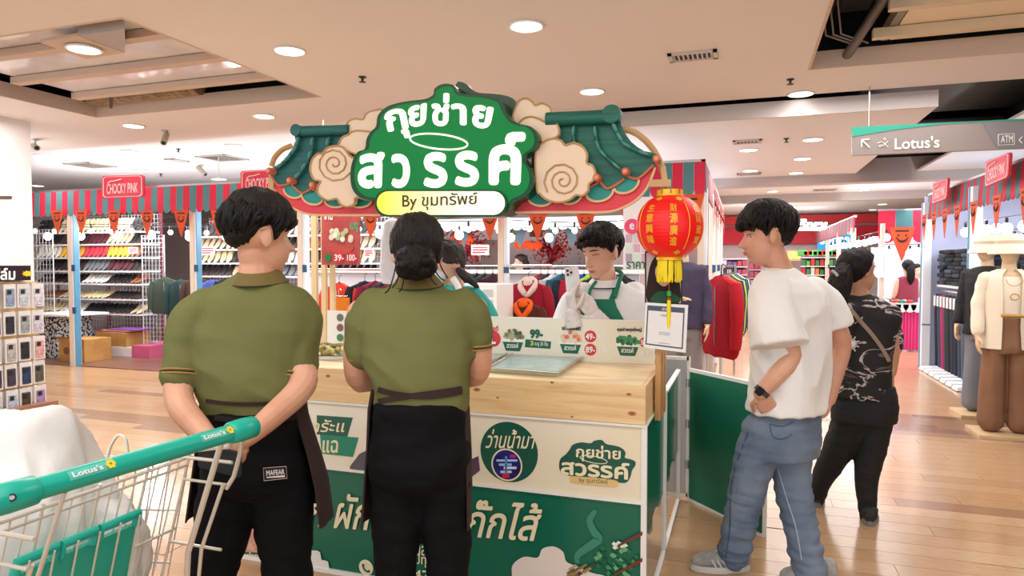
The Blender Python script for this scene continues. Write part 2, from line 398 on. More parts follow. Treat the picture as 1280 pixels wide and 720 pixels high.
# walls ----------------------------------------------------------
MB().box(-16.1, -4, 0, -16, 26, 3.8).build('wall_left', M_WALL, kind='structure', base=False)
MB().box(12, -4, 0, 12.1, 26, 3.8).build('wall_right', M_WALL, kind='structure', base=False)
MB().box(-16, 26, 0, 12, 26.1, 3.8).build('wall_back', M_WALL, kind='structure', base=False)
MB().box(-14, 12.5, 0, -4.9, 12.6, 2.4).build('wall_shop', mat('stall_backing', srgb(176, 184, 196), .7), kind='structure', base=False)
MB().box(-9.6, 3.0, 0, -7.16, 5.22, 2.95).build('column', mat('column_paint', srgb(236, 230, 230), .5), kind='structure', base=False)
q = pq(-8, 245, 15, 249, X=-7.155); quadbox(q, .01).build('trim_9', mat('slot_brown', srgb(92, 72, 62), .6), kind='structure')
MB().box(-7.16, 3.0, 0, -7.14, 5.22, .1).build('baseboard_left', M_BEAM, kind='structure', base=False)
# ceiling lamps --------------------------------------------------
def downlight(p, label, r=.1, power=9):
    t = empty('ceiling_light', p, label, 'ceiling light', 'round recessed ceiling lights')
    MB().lathe((p.x, p.y, p.z-.012), [(r*1.16, .012), (r*1.16, .004), (r*1.05, 0), (r*.97, .006), (r*.95, .03), (r*1.16, .03)], 28).build('frame', M_WHITE, t, True)
    MB().lathe((p.x, p.y, p.z-.008), [(.001, 0), (r*.96, 0), (r*.96, .006), (.001, .006)], 28).build('diffuser', M_LAMP, t)
    if power:
        l = bpy.data.lights.new('spot', 'SPOT'); l.energy = power*4; l.spot_size = 2.4; l.spot_blend = .8; l.shadow_soft_size = .1; l.color = (1, .95, .88)
        lo = bpy.data.objects.new('lamp', l); COL.objects.link(lo); lo.parent = t; lo.location = (0, 0, -.03)
DL = [(658, 32, ZC, 'round recessed ceiling light above the kiosk sign, topmost in view'), (362, 63, ZC, 'round recessed ceiling light right of the left ceiling hatch'),
 (740, 114, ZC, 'round recessed ceiling light just over the right end of the kiosk sign'), (1001, 117, ZC, 'round recessed ceiling light below the upper right ceiling hatch'),
 (330, 145, ZC, 'recessed ceiling light left of the sign beyond the left hatch corner'), (167, 157, ZC, 'recessed ceiling light just beyond the left hatch, near the security camera'),
 (105, 61, ZC-.012, 'round lamp set in the soffit plate inside the left hatch'),
 (54, 194, ZC, 'small recessed light beside the white column top'), (162, 189, ZC, 'small recessed light above the shoe stall, middle of its ceiling'), (292, 182, ZC, 'dim small recessed light left of the sign'),
 (175, 213, ZC, 'tiny recessed light just above the left stall name board'), (47, 232, ZC, 'recessed light by the column just above the striped awning'),
 (936, 187, ZL, 'recessed light next to the small vent beyond the black slot'), (1016, 174, ZL, 'recessed light beyond the black slot, left of the hanging direction sign'),
 (938, 213, ZL, 'recessed light over the aisle beside the second small vent'), (1003, 198, ZL, 'recessed light mid ceiling left of the dark opening'), (995, 216, ZL, 'recessed light just before the grey cross beam'),
 (966, 239, ZF, 'small recessed light over the walking man in white'), (1080, 237, ZF, 'small recessed light beyond the cross beam below the direction sign'),
 (1119, 248, ZF, 'tiny far light nearest the right hand awnings'), (1103, 255, ZF, 'tiny far light second along the right aisle'), (1091, 262, ZF, 'tiny far light at the end of the right aisle row'),
 (999, 250, ZF, 'tiny far light over the middle of the aisle'), (993, 259, ZF, 'tiny far light near the red far shop')]
for i, (x, y, z, lb) in enumerate(DL):
    downlight(P(x, y, Z=z-.002), lb, .098, 9 if i < 17 else 0)
def vent(p, w, d, label, n=7):
    t = empty('ceiling_vent', p, label, 'ceiling vent')
    x, y, z = p; m = mat('vent_grey', srgb(206, 198, 190), .5)
    MB().box(x-w/2, y-d/2, z-.015, x-w/2+.03, y+d/2, z).box(x+w/2-.03, y-d/2, z-.015, x+w/2, y+d/2, z).box(x-w/2, y-d/2, z-.015, x+w/2, y-d/2+.03, z).box(x-w/2, y+d/2-.03, z-.015, x+w/2, y+d/2, z).build('frame', m, t)
    MB().box(x-w/2+.02, y-d/2+.02, z-.004, x+w/2-.02, y+d/2-.02, z-.001).build('backing', M_BLACK, t)
    for i in range(n):
        xx = x-w/2+.04+(w-.08)*i/(n-1)
        MB().beam((xx, y-d/2+.03, z-.01), (xx, y+d/2-.03, z-.01), .012, .004).build('slat', m, t)
vent(P(866, 69, Z=ZC-.001), .34, .2, 'grey slatted air vent in the near ceiling right of centre', 9)
vent(P(934, 176.5, Z=ZL-.001), .3, .2, 'small air vent beyond the black ceiling slot')
vent(P(936, 217, Z=ZL-.001), .34, .2, 'small dark air vent above the aisle end beam')
vent(P(113, 206, Z=ZC-.001), .5, .5, 'dark square vent above the shoe stall at left')
vent(P(278, 197, Z=ZC-.001), .5, .5, 'dark square vent left of the sign above the striped awning')
vent(P(221, 200, Z=ZC-.001), .16, .3, 'narrow dark vent between the two square vents')
vent(P(1031, 237, Z=ZF-.001), .4, .3, 'thin dark vent beyond the cross beam over the aisle')
def sprinkler(p, label):
    t = empty('sprinkler', p, label, 'sprinkler', 'ceiling sprinkler heads')
    MB().lathe(p, [(.03, 0), (.03, -.006), (.012, -.01), (.008, -.035), (.028, -.04), (.028, -.043), (.002, -.044)][::-1], 14).build('head', mat('sprinkler_dark', srgb(60, 55, 52), .5, .5), t)
sprinkler(P(453, 96, Z=ZC), 'small dark sprinkler head above the left part of the sign'); sprinkler(P(983, 173, Z=ZL), 'small sprinkler head between two far lights'); sprinkler(P(988, 99, Z=ZC), 'thin dark ceiling nozzle left of the upper right hatch')
sprinkler(P(223, 186, Z=ZC), 'pale detector head above the left stall'); sprinkler(P(201, 217, Z=ZC), 'tiny sprinkler above the shoe stall awning')
def cctv(p, q, label):
    t = empty('security_camera', p, label, 'security camera'); d = (q-p).normalized()
    MB().lathe(p, [(.035, -.01), (.035, 0)], 12).tube([p, p-ZU*.08], .01).build('bracket', M_STEEL, t)
    a = p-ZU*.09
    MB().tube([a-d*.09, a+d*.09], .034, 14).build('housing', mat('camera_grey', srgb(176, 166, 150), .4), t, True)
    MB().tube([a+d*.085, a+d*.096], [.026, .022], 14).build('lens', M_BLACK, t)
cctv(P(206, 163, Z=ZC), P(198, 186, Z=2.7), 'cylindrical security camera beyond the left ceiling hatch')
cctv(P(44, 174, Z=ZC), P(60, 186, Z=2.75), 'security camera beside the top of the white column')
cctv(P(252, 206, Z=ZC), P(264, 218, Z=2.8), 'small far security camera left of the sign')
p = P(273, 196, Z=ZC); o = MB().tube([p, p-ZU*.3], .006, 6).lathe(p-ZU*.32, [(.1, 0), (.1, .012)], 18).build('access_point', M_WHITE, label='thin white disc hanging on a rod near the far camera', cat='antenna')
# direction sign -------------------------------------------------
YS = 6.45
t = empty('direction_sign', P(1180, 158, Y=YS), 'long grey hanging direction sign with teal sweep and supermarket arrow', 'hanging sign')
q = pq4([(1065, 159), (1300, 147.5), (1300, 184.5), (1065, 194)], Y=YS); quadbox(q, .05).build('board', mat('sign_grey', srgb(146, 134, 130), .5), t)
pts = [P(x, y, Y=YS-.002) for x, y in [(1065, 159), (1300, 147.5), (1300, 150), (1240, 151.5), (1180, 155), (1120, 162), (1065, 171)]]
MB().prism(pts, (0, -.004, 0)).build('teal_sweep', mat('teal', srgb(30, 158, 134), .5), t)
g = [P(x, y, Y=YS-.003) for x, y in [(1228, 154), (1300, 151), (1300, 184), (1247, 186)]]
MB().prism(g, (0, -.002, 0)).build('grey_panel', mat('sign_grey2', srgb(128, 126, 130), .5), t)
M_OFFW = cm(240, 232, 226)
text("Lotus's", pq4([(1118, 172.5), (1174.5, 169.5), (1174.5, 184.5), (1118, 187)], Y=YS-.006), M_OFFW, t, bold=.02)
text("ATM", pq4([(1251, 169.5), (1266, 169), (1266, 178), (1251, 178.5)], Y=YS-.008), M_OFFW, t, bold=.015)
f = MB()
def pl(pts, r=.006, Y=YS-.008): f.tube([P(x, y, Y=Y) for x, y in pts], r, 6)
pl([(1248, 168), (1268, 167), (1268, 180.5), (1248, 181.5), (1248, 168)], .003); pl([(1077, 175), (1087, 174.5)]); pl([(1077, 175), (1077, 184)]); pl([(1077.5, 175.5), (1087, 184.5)])
pl([(1278, 171), (1274, 175), (1278, 179)], .004)
pl([(1106, 172.5), (1104.5, 174), (1106, 175.5), (1107.5, 174), (1106, 172.5)], .003); pl([(1097, 179), (1102, 177), (1105, 179), (1110, 184)], .003); pl([(1110, 176), (1104, 182), (1099, 184)], .003); pl([(1098, 182), (1103, 181)], .003)
f.build('arrow_symbols', M_OFFW, t)
for x in (1086, 1290):
    a = P(x, 159, Y=YS+.02); MB().tube([a, V((a.x, a.y, ZC))], .006, 6).build('wire', M_STEEL, t)
# ================================================================ MARKET STALLS
SY = 7.06; AX = -.37; RX = 2.42
M_RED = mat('awning_red', srgb(206, 34, 68), .75); M_TEAL = mat('awning_teal', srgb(78, 128, 132), .75)
M_POST = mat('post_beige', srgb(226, 208, 190), .55); M_POSTW = mat('post_white', srgb(226, 232, 240), .4); M_BLUE = mat('post_blue', srgb(84, 144, 178), .4)
def awning(A, B, zt, zm, zb, w, label, out, start=0):
    A = V(A); B = V(B); L = (B-A).length; d = (B-A)/L; n = max(2, int(L/w)); w = L/n; out = V(out)
    t = empty('striped_awning', (A.x, A.y, 0), label, 'awning')
    for c in range(2):
        pts = [V((0, 0, 0))]
        prof = []
        for u in range(5): prof.append((w*(u/4), -.0))
        mb = MB(); vs = []
        # front of one stripe: top, mid (bellied out), then round scallop
        sc = [V((0, 0, zm))]+[V((w/2-w/2*math.cos(PI*k/6), 0, zm-(zm-zb)*math.sin(PI*k/6))) for k in range(1, 6)]+[V((w, 0, zm))]
        ring_f = [V((0, 0, zt)), ]+sc+[V((w, 0, zt))]
        W = lambda p, o: d*p.x*.985+ZU*p.z+out*(o+(.012*(zt-p.z)/(zt-zm) if p.z < zt else 0))
        vs = [W(p, 0) for p in ring_f]+[W(p, -.012) for p in ring_f]; k = len(ring_f)
        fs = [tuple(range(k)), tuple(range(2*k-1, k-1, -1))]+[(i, i+k, (i+1) % k+k, (i+1) % k) for i in range(k)]
        mb.add(vs, fs); o = mb.build('stripe', (M_RED, M_TEAL)[c], base=False); me = o.data; bpy.data.objects.remove(o)
        for i in range(n):
            if (i+start) % 2 == c:
                o = bpy.data.objects.new('stripe', me); COL.objects.link(o); o.parent = t; p = d*(i*w); o.location = (p.x, p.y, 0)
    MB().beam(A+ZU*(zt+.01)-out*.02, B+ZU*(zt+.01)-out*.02, .04, .03).build('rail', M_STEEL, t)
    return t
awning((-10.6, SY, 0), (AX, SY, 0), 2.47, 2.19, 2.12, .107, 'long red and teal striped awning along the stall fronts behind the kiosk', (0, -1, 0))
awning((AX, SY, 0), (AX, 13.5, 0), 2.47, 2.19, 2.12, .2, 'striped awning turning the corner and running away down the aisle', (1, 0, 0), 1)
awning((RX, 4.6, 0), (RX, 10.85, 0), 2.40, 2.14, 2.06, .115, 'striped awning over the jeans stall on the right', (-1, 0, 0))
YF = 12.6
xa, xb = XY(1097, Y=YF).x, XY(1162, Y=YF).x
awning((xa, YF, 0), (xb, YF, 0), P(1120, 263, Y=YF).z, P(1120, 296, Y=YF).z, P(1120, 304, Y=YF).z, .245, 'short striped awning of the far pink table stall', (0, -1, 0))
def post(x, y, h, label, w=.1, side=1, blue=True):
    t = empty('stall_post', (x, y, 0), label, 'post')
    MB().bbox(x-w/2, y-.05, 0, x+w*.1, y+.05, h).build('beige_side', M_POST, t)
    MB().box(x+w*.1, y-.04, 0, x+w*.42, y+.05, h).build('white_side', M_POSTW, t)
    if blue: MB().box(x+w*.42, y-.045, 0, x+w*.5, y+.04, h).build('blue_edge', M_BLUE, t)
    for z in (.75, 1.35): MB().box(x+w*.1, y-.05, z, x+w*.6, y-.035, z+.09).build('clip', mat('clip_blue', srgb(40, 80, 120), .5), t)
PX = [(90, 'beige and blue stall post left of the cardboard carton'), (243, 'stall post between the shoe stall and the man at left'), (378, 'white stall post behind the shoulder of the man at left'),
      (629, 'broad beige stall post left of the maroon hoodie')]
for x, lb in PX: post(XY(x, Y=SY+.02).x, SY+.05, 2.2, lb, .115, blue=(x < 300))
post(AX-.02, SY+.05, 2.2, 'beige corner post of the stall at the aisle behind the dark coat', .1, blue=False)
for k, y in enumerate((8.7, 10.3, 11.9)): post(AX, y, 2.3, ['first', 'second', 'farthest'][k]+' white post of the aisle awning row behind the lantern', .08, blue=False)
def rpost(y, lb):
    t = empty('stall_post', (RX, y, 0), lb, 'post')
    MB().bbox(RX-.06, y-.07, 0, RX+.04, y+.02, 2.3).build('white_side', M_POSTW, t)
    MB().box(RX-.068, y+.02, 0, RX+.04, y+.06, 2.3).build('blue_edge', M_BLUE, t)
    MB().box(RX-.064, y-.075, .6, RX+.04, y-.068, .62).build('joint', M_STEEL, t)
rpost(10.85, 'white stall post with blue edge left of the hanging jeans'); rpost(8.75, 'white stall post with blue edge right of the hanging jeans, by the mannequins')
# pennants --------------------------------------------------------
M_ORANGE = mat('pennant_orange', srgb(206, 78, 36), .75); M_DK = mat('pennant_dark', srgb(70, 88, 98), .7); M_INK = mat('ink', srgb(40, 28, 24), .7)
def pennant_proto(m, face=True):
    t = empty('pennant', (0, 0, 0), 'x', 'pennant')
    MB().prism([(-.115, 0, 0), (.115, 0, 0), (.088, 0, -.11), (.005, 0, -.34), (-.005, 0, -.34), (-.088, 0, -.11)], (0, .004, 0)).build('cloth', m, t)
    if face:
        MB().tube([(-.055, -.004, -.1), (-.03, -.004, -.135), (0, -.004, -.145), (.03, -.004, -.135), (.055, -.004, -.1)], [.004, .009, .011, .009, .004], 5).build('smile', M_INK, t)
        for s in (-1, 1): MB().prism([(s*.035-.014, -.001, -.075), (s*.035+.014, -.001, -.075), (s*.035, -.001, -.095)], (0, -.002, 0)).build('eye', M_INK, t)
        MB().box(-.06, -.003, -.045, .06, -.001, -.03).build('caption', M_INK, t)
    return t
PEN = pennant_proto(M_ORANGE); PEND = pennant_proto(M_DK, False)
PG = 'orange smiling pennants along the awnings'
def pen(p, src=PEN, rz=0, s=1, label='orange smiling pennant hanging under the striped awning left of the kiosk', g=PG):
    c = copy_tree(src, loc=p, rz=rz, label=label, group=g, category='pennant'); c.scale = (s, s, s); return c
for x, o_ in zip((71, 101, 142, 183.5, 226, 272.5, 318), ('first', 'second', 'third', 'fourth', 'fifth', 'sixth', 'seventh')): pen(P(x, 263, Y=SY-.1), label='%s orange smiling pennant from the left under the shoe stall awning' % o_, g='orange smiling pennants left of the kiosk')
for x, o_ in zip((463, 500, 539, 612, 672, 732, 790), ('first', 'second', 'third', 'fourth', 'fifth', 'sixth', 'seventh')): pen(P(x, 263, Y=SY-.1), s=.95, label='%s orange pennant from the left, seen just below the kiosk sign' % o_, g='orange pennants seen below the kiosk sign')
pen(P(862, 243, Y=SY-.1), s=1.25, label='large orange pennant right behind the red lantern', g='orange pennant by the lantern')
for k in range(7): pen((AX+.08, 7.4+k*.62, 2.2), rz=PI/2, label='orange pennant in the receding row along the aisle behind the lantern', g='orange pennants along the aisle')
for k, y in enumerate((5.2, 5.75, 6.4, 7.1, 7.8, 8.5, 9.1, 9.6, 10.1, 10.6)): pen((RX-.1, y, 2.12), rz=-PI/2, s=1.05, label='orange pennant under the jeans stall awning, %s from the near end' % ('first', 'second', 'third', 'fourth', 'fifth', 'sixth', 'seventh', 'eighth', 'ninth', 'tenth')[k], g='orange pennants of the jeans stall')
for k in range(4): pen((RX+.8, 6.0+k*.9, 1.98), rz=0, s=1.2, label='orange pennant hanging inside the jeans stall', g='orange pennants inside the jeans stall')
pen(P(1128, 284, Y=YF-.1), s=1.6, label='orange pennant on the far pink table stall awning', g='pennant of the far stall')
for x in (580, 650, 690, 715, 470): pen(P(x, 278, Y=9.6), src=PEND, s=1.1, label='dark grey pennant deep inside the stall behind the kiosk', g='dark pennants behind the kiosk')
bpy.data.objects.remove
# bulbs -----------------------------------------------------------
def bulb_proto(r):
    t = empty('light_bulb', (0, 0, 0), 'x', 'light bulb')
    MB().cyl((0, 0, -.01), .016, .06, 8).build('socket', M_BLACK, t)
    MB().ell((0, 0, -.01-r), (r, r, r*1.05), 12, 8).build('globe', M_BULB, t, 'all')
    return t
BB = bulb_proto(.06); BS = bulb_proto(.034)
def cable(pts, label): MB().tube(crom(pts, 3, False), .006, 5).build('light_cable', M_BLACK, label=label, cat='cable')
def bulbrow(pts, n, src, label, g, jit=.03):
    pts = [V(p) for p in pts]
    for i in range(n):
        u = i/(n-1)*(len(pts)-1); k = min(int(u), len(pts)-2); p = pts[k].lerp(pts[k+1], u-k)
        copy_tree(src, loc=p+V((random.uniform(-jit, jit), 0, random.uniform(-jit, 0)-.05)), label='%s, %s along its string' % (label, 'first second third fourth fifth sixth seventh eighth ninth tenth eleventh twelfth thirteenth fourteenth fifteenth sixteenth'.split()[i]), group=g, category='light bulb')
    cable(pts, 'thin black cable carrying '+g)
a, b, c = P(45, 281, Y=7.6), P(190, 280, Y=7.6), P(335, 281, Y=7.6)
bulbrow([a, b, c], 13, BS, 'small glowing bulb on the front string of the shoe stall', 'small bulbs on the front string of the shoe stall')
a, b, c = P(60, 284, Y=8.1), P(190, 283, Y=8.1), P(330, 285, Y=8.1)
bulbrow([a, b, c], 7, BB, 'large glowing bulb above the shoe shelves', 'large bulbs above the shoe shelves')
a, b, c = P(385, 276, Y=7.7), P(500, 277, Y=7.7), P(625, 276, Y=7.7)
bulbrow([a, b, c], 8, BS, 'small glowing bulb under the sign left of the broad post', 'small bulbs left of the broad post')
a, b = P(425, 281, Y=8.4), P(575, 281, Y=8.4)
bulbrow([a, b], 4, BB, 'large glowing bulb above the clothes rails', 'large bulbs above the clothes rails')
a, b, c = P(636, 275, Y=7.8), P(720, 278, Y=7.8), P(790, 275, Y=7.8)
bulbrow([a, b, c], 7, BS, 'small glowing bulb right of the broad post above the worker', 'small bulbs right of the broad post')
bulbrow([P(640, 285, Y=9), P(740, 283, Y=9)], 3, BB, 'large glowing bulb over the hoodies', 'large bulbs over the hoodies')
bulbrow([(RX+.35, 5.4, 2.0), (RX+.35, 7.5, 1.96), (RX+.35, 10.5, 2.0)], 16, BB, 'glowing bulb on the front string of the jeans stall', 'bulbs on the front string of the jeans stall')
bulbrow([(RX+.9, 5.8, 1.9), (RX+.9, 8, 1.86), (RX+.9, 10.5, 1.9)], 12, BB, 'glowing bulb on the rear string of the jeans stall', 'bulbs on the rear string of the jeans stall')
bulbrow([(RX-.25, 12.4, 2.0), (RX-.35, 15, 1.98), (RX-.4, 19, 2.0)], 14, BB, 'far bright bulb along the right of the aisle', 'far bulbs along the right of the aisle')
bulbrow([P(1102, 306, Y=12.9), P(1150, 305, Y=12.9)], 5, BB, 'bright bulb over the far pink table', 'bulbs over the far pink table')
bulbrow([P(944, 276, Y=17), P(985, 277, Y=17), P(1030, 276, Y=17)], 9, BB, 'far bright bulb before the red shop', 'far bulbs before the red shop')
for o in (BB, BS, PEN, PEND):
    for ch in list(o.children): bpy.data.objects.remove(ch)
    bpy.data.objects.remove(o)
# name boards -------------------------------------------------------
M_PINKRED = mat('board_red', srgb(222, 52, 76), .5); M_PINKW = mat('board_pale', srgb(250, 214, 214), .5)
def nameboard(TL, TR, BR, BL, label):
    t = empty('name_board', BL, label, 'sign'); TL, TR, BR, BL = [V(v) for v in (TL, TR, BR, BL)]
    def at(u, v): return (TL*(1-u)+TR*u)*(1-v)+(BL*(1-u)+BR*u)*v
    n = (BL-TL).cross(TR-TL).normalized(); c = .05
    def notch(m, z): a = [(m+c, m), (1-m-c, m), (1-m, m+c*1.6), (1-m, 1-m-c*1.6), (1-m-c, 1-m), (m+c, 1-m), (m, 1-m-c*1.6), (m, m+c*1.6)]; return [at(u, v)+n*z for u, v in a]
    MB().prism(notch(0, 0), -n*.025).build('board', M_PINKRED, t)
    o = notch(.035, .003); i = notch(.055, .003); vs = o+i; k = 8
    MB().add(vs, [(q, (q+1) % k, (q+1) % k+k, q+k) for q in range(k)]).build('border_line', M_PINKW, t)
    text('CHOCKY PINK', [at(.13, .36), at(.87, .34), at(.87, .8), at(.13, .82)], M_PINKW, t, bold=.015, lift=.004)
    MB().tube([at(.16, .34)+n*.006, at(.22, .25)+n*.006, at(.32, .24)+n*.006, at(.48, .17)+n*.006], .006, 5).build('flourish', M_PINKW, t)
nameboard(*pq4([(127, 220), (179.5, 218.5), (179.5, 246), (127, 248)], Y=SY-.12), 'red name board with pale lettering on the awning above the shoe stall')
nameboard(*pq4([(300.5, 214), (352, 211), (352, 240), (300.5, 242)], Y=SY-.12), 'red name board partly hidden by the left end of the kiosk sign')
q = pq4([(1232, 202), (1262, 190), (1260, 221), (1231, 234)], X=RX-.14); nameboard(q[0], q[1], q[2], q[3], 'red name board on the right hand awning nearer the camera')
q = pq4([(1166, 229), (1185, 222), (1183, 248), (1165, 255)], X=RX-.14); nameboard(q[0], q[1], q[2], q[3], 'red name board at the far end of the right hand awning')
# ---------------------------------------------------------------- shoes
def shoe_mesh(kind):
    mb = MB(); L = .25; rings = []
    for i in range(9):
        u = i/8; y = -L/2+L*u; w = .038*(1-.25*math.cos(PI*2*u*.9))*(1 if 0 < i < 8 else .45); w *= (1 if u < .75 else 1-.5*(u-.75)/.25*.8)
        h = (.075 if u < .35 else .075-.045*min(1, (u-.35)/.3)) if kind else (.045 if u < .3 else .03+.01*math.sin(u*6)); h *= (1 if 0 < i < 8 else .55)
        rings.append([V((w*math.cos(a), y, max(0, h/2+h/2*math.sin(a)+.006))) for a in [2*PI*j/8+PI/8 for j in range(8)]])
    mb.ring(rings); return mb
def sole_mesh():
    mb = MB(); pts = []
    for i in range(12):
        a = 2*PI*i/12; y = .125*math.sin(a); pts.append((.04*math.cos(a)*(1 if y > 0 else .8), y, 0))
    mb.prism(pts, (0, 0, .012)); return mb
SHOEM = [cm(30, 28, 30), cm(60, 44, 38), cm(214, 190, 158), cm(236, 230, 222), cm(206, 60, 74), cm(222, 170, 60), cm(150, 88, 60), cm(120, 124, 130), cm(90, 40, 50), cm(236, 220, 170)]
SH = {}
def shoe(x, y, z, mi, kind, tilt, label, g):
    key = (mi, kind)
    if key not in SH:
        t = empty('shoe', (0, 0, 0), 'x', 'shoe')
        a = shoe_mesh(kind).build('upper', SHOEM[mi], t, True); b = sole_mesh().build('sole', SHOEM[0] if mi != 0 else SHOEM[6], t)
        SH[key] = t
    c = copy_tree(SH[key], loc=(x, y, z), label=label, group=g, category='shoe'); c.rotation_euler = (tilt, 0, PI+random.uniform(-.12, .12)); c.scale = (1.12, 1.12, 1.25); return c
SCN = ['black', 'dark brown', 'beige', 'white', 'red', 'yellow', 'brown', 'grey', 'burgundy', 'cream']
NW = 'first second third fourth fifth sixth seventh eighth ninth tenth eleventh twelfth thirteenth fourteenth fifteenth sixteenth seventeenth eighteenth nineteenth twentieth'.split()
NW += ['twenty-'+w_ for w_ in NW[:9]]+['thirtieth']
names = ['bottom', 'second', 'third', 'fourth', 'fifth', 'sixth', 'seventh', 'top']
M_SHELF = mat('shelf_white', srgb(232, 232, 236), .4, .1); M_WIRE = mat('grid_wire', srgb(225, 228, 232), .3, .5)
def shelf_unit(x0, x1, y0, y1, zs, label):
    t = empty('shoe_rack', ((x0+x1)/2, (y0+y1)/2, 0), label, 'shelf rack')
    for z in zs: MB().box(x0, y0, z-.025, x1, y1, z).build('shelf', M_SHELF, t)
    n = max(2, int((x1-x0)/1.0)+1)
    for i in range(n):
        x = x0+(x1-x0)*i/(n-1); MB().box(x-.02, y1, 0, x+.02, y1+.04, zs[-1]+.35).build('upright', mat('upright_red', srgb(110, 50, 60), .5), t)
    g = MB()
    xx = x0
    while xx < x1+.01: g.box(xx-.003, y1-.01, .1, xx+.003, y1-.004, zs[-1]+.3); xx += .07
    zz = .1
    while zz < zs[-1]+.3: g.box(x0, y1-.012, zz-.003, x1, y1-.006, zz+.003); zz += .07
    g.build('wire_grid', M_WIRE, t, kind='stuff')
    return t
Z1 = [.16, .64, .88, 1.13, 1.34, 1.56, 1.78, 1.98]
shelf_unit(-11.5, -9.15, 8.4, 8.8, Z1, 'tall white wire backed shoe rack behind the carton in the left stall')
pal = {1: [9, 3, 0, 0, 2], 2: [6, 2, 9, 0, 1], 3: [0, 0, 3, 0, 6], 4: [0, 1, 7, 8], 5: [3, 5, 4, 5, 6], 6: [0, 1, 8, 2], 7: [0, 2, 9, 2, 0]}
for r in range(1, 8):
    x = -11.45; k = 0
    while x < -9.2:
        run = pal[r][int((x+11.5)*1.9) % len(pal[r])]
        shoe(x, 8.53, Z1[r]+(.035 if r < 4 else .085), run, r % 2, -.3 if r < 4 else -.8, '%s shoe, %s from the left on the %s shelf of the left rack' % (SCN[run], NW[k], names[r]), 'shoes on the %s shelf of the left rack' % names[r]); x += .105; k += 1
Z2 = [.5, 1.0, 1.25, 1.47, 1.7, 1.92]
shelf_unit(-8.95, -5.3, 9.3, 9.7, Z2, 'long shoe rack behind the man at left')
for r in range(2, 6):
    x = -8.9; k = 0
    while x < -5.4:
        run = [[0, 2, 7, 1], [9, 0, 3, 1], [2, 9, 0, 6], [0, 1, 2, 8]][r-2][int((x+9)*1.3) % 4]
        shoe(x, 9.45, Z2[r]+.085, run, r % 2, -.8, '%s shoe, %s from the left on the %s shelf behind the left man' % (SCN[run], NW[k], names[r]), 'shoes on the %s shelf behind the left man' % names[r]); x += .125; k += 1
for t in SH.values():
    for ch in list(t.children): bpy.data.objects.remove(ch)
    bpy.data.objects.remove(t)
# side wire grid with sandals
def grid_panel(x0, x1, y, z0, z1, label, axis='x', step=.07):
    t = empty('wire_grid_panel', (x0, y, z0), label, 'wire panel'); g = MB()
    A = (lambda s, z: V((s, y, z))) if axis == 'x' else (lambda s, z: V((y, s, z)))
    s = x0
    while s <= x1+.001: g.tube([A(s, z0), A(s, z1)], .004, 4); s += step
    z = z0
    while z <= z1+.001: g.tube([A(x0, z), A(x1, z)], .004, 4); z += step
    f = MB(); f.tube([A(x0, z0), A(x1, z0), A(x1, z1), A(x0, z1)], .009, 6, closed=True); f.build('frame', M_WIRE, t)
    g.build('wires', M_WIRE, t, kind='stuff')
grid_panel(-9.0, -8.55, 8.3, .1, 1.9, 'narrow white wire panel at the right side of the shoe rack')
grid_panel(-10.9, -10.4, 7.9, .6, 2.0, 'white wire panel left of the first stall post')
M_CARD = mat('cardboard', srgb(190, 142, 78), .75, nscale=6, col2=srgb(172, 124, 64))
def carton(x0, y0, x1, y1, h, label, rz=0):
    t = empty('carton', ((x0+x1)/2, (y0+y1)/2, .012), label, 'cardboard box')
    MB().bbox(x0, y0, .012, x1, y1, h).build('body', M_CARD, t)
    MB().box(x0, (y0+y1)/2-.03, h, x1, (y0+y1)/2+.03, h+.003).build('tape', mat('tape', srgb(214, 180, 120), .35), t)
    for k, dx in enumerate((.3, .72)):
        c = V((x0+(x1-x0)*dx, y0-.002, h*.5)); MB().prism(disc(c, h*.17, XU, ZU, 14), (0, -.002, 0)).build('printed_mark', mat('print_brown', srgb(120, 80, 40), .7), t)
    MB().add([(x0, y0, h), (x1, y0, h), (x1, y0-.1, h+.05), (x0, y0-.1, h+.05)], [(0, 1, 2, 3)]).build('flap', M_CARD, t)
a = P(70, 452, Z=.012); b = P(115, 452, Z=.012)
carton(a.x, a.y+.05, b.x, a.y+.5, .34, 'brown printed carton behind the first stall post')
def box_thing(name, q, m, label, cat, h=None): return MB().bbox(*q).build(name, m, label=label, cat=cat)
xx0, xx1 = XY(52, Y=7.7).x, XY(84, Y=7.7).x
t = empty('display_table', ((xx0+xx1)/2, 7.7, 0), 'white topped display table with black and white speckled cloth', 'table')
MB().box(xx0, 7.5, .02, xx1, 8.1, .66).build('cloth', mat('speckled', srgb(20, 20, 22), .8, nscale=26, col2=srgb(190, 190, 190), lo=.5, hi=.53), t)
MB().box(xx0-.04, 7.45, .66, xx1+.3, 8.15, .69).build('top', M_WHITE, t)
# bargain shelf at floor: low platform with packets and folded goods
t = empty('low_platform', (-9.8, 8.1, .012), 'low white edged platform with a pink end under the shoe rack', 'platform')
MB().bbox(-10.5, 8.0, .012, -8.9, 8.7, .16).build('base', M_SHELF, t); MB().bbox(-8.9, 7.98, .012, -8.55, 8.6, .2).build('pink_end', mat('pinkish', srgb(196, 92, 130), .5), t)
PK = [cm(70, 160, 120), cm(60, 90, 160), cm(220, 200, 60), cm(180, 60, 140), cm(230, 236, 240), cm(60, 60, 70)]
for i in range(26):
    x = random.uniform(-10.4, -9.75); y = random.uniform(8.03, 8.3); z = .2+random.random()*.14
    mb = MB(); R = Euler((random.uniform(-.6, .6), random.uniform(-.6, .6), random.uniform(0, 3))).to_matrix(); mb.ell((x, y, z), (.09, .06, .025), 8, 5, R)
    mb.build('plastic_packet', PK[i % 6], label='bright plastic packet in the heap under the shoe rack', cat='packet', group='plastic packets heaped under the shoe rack')
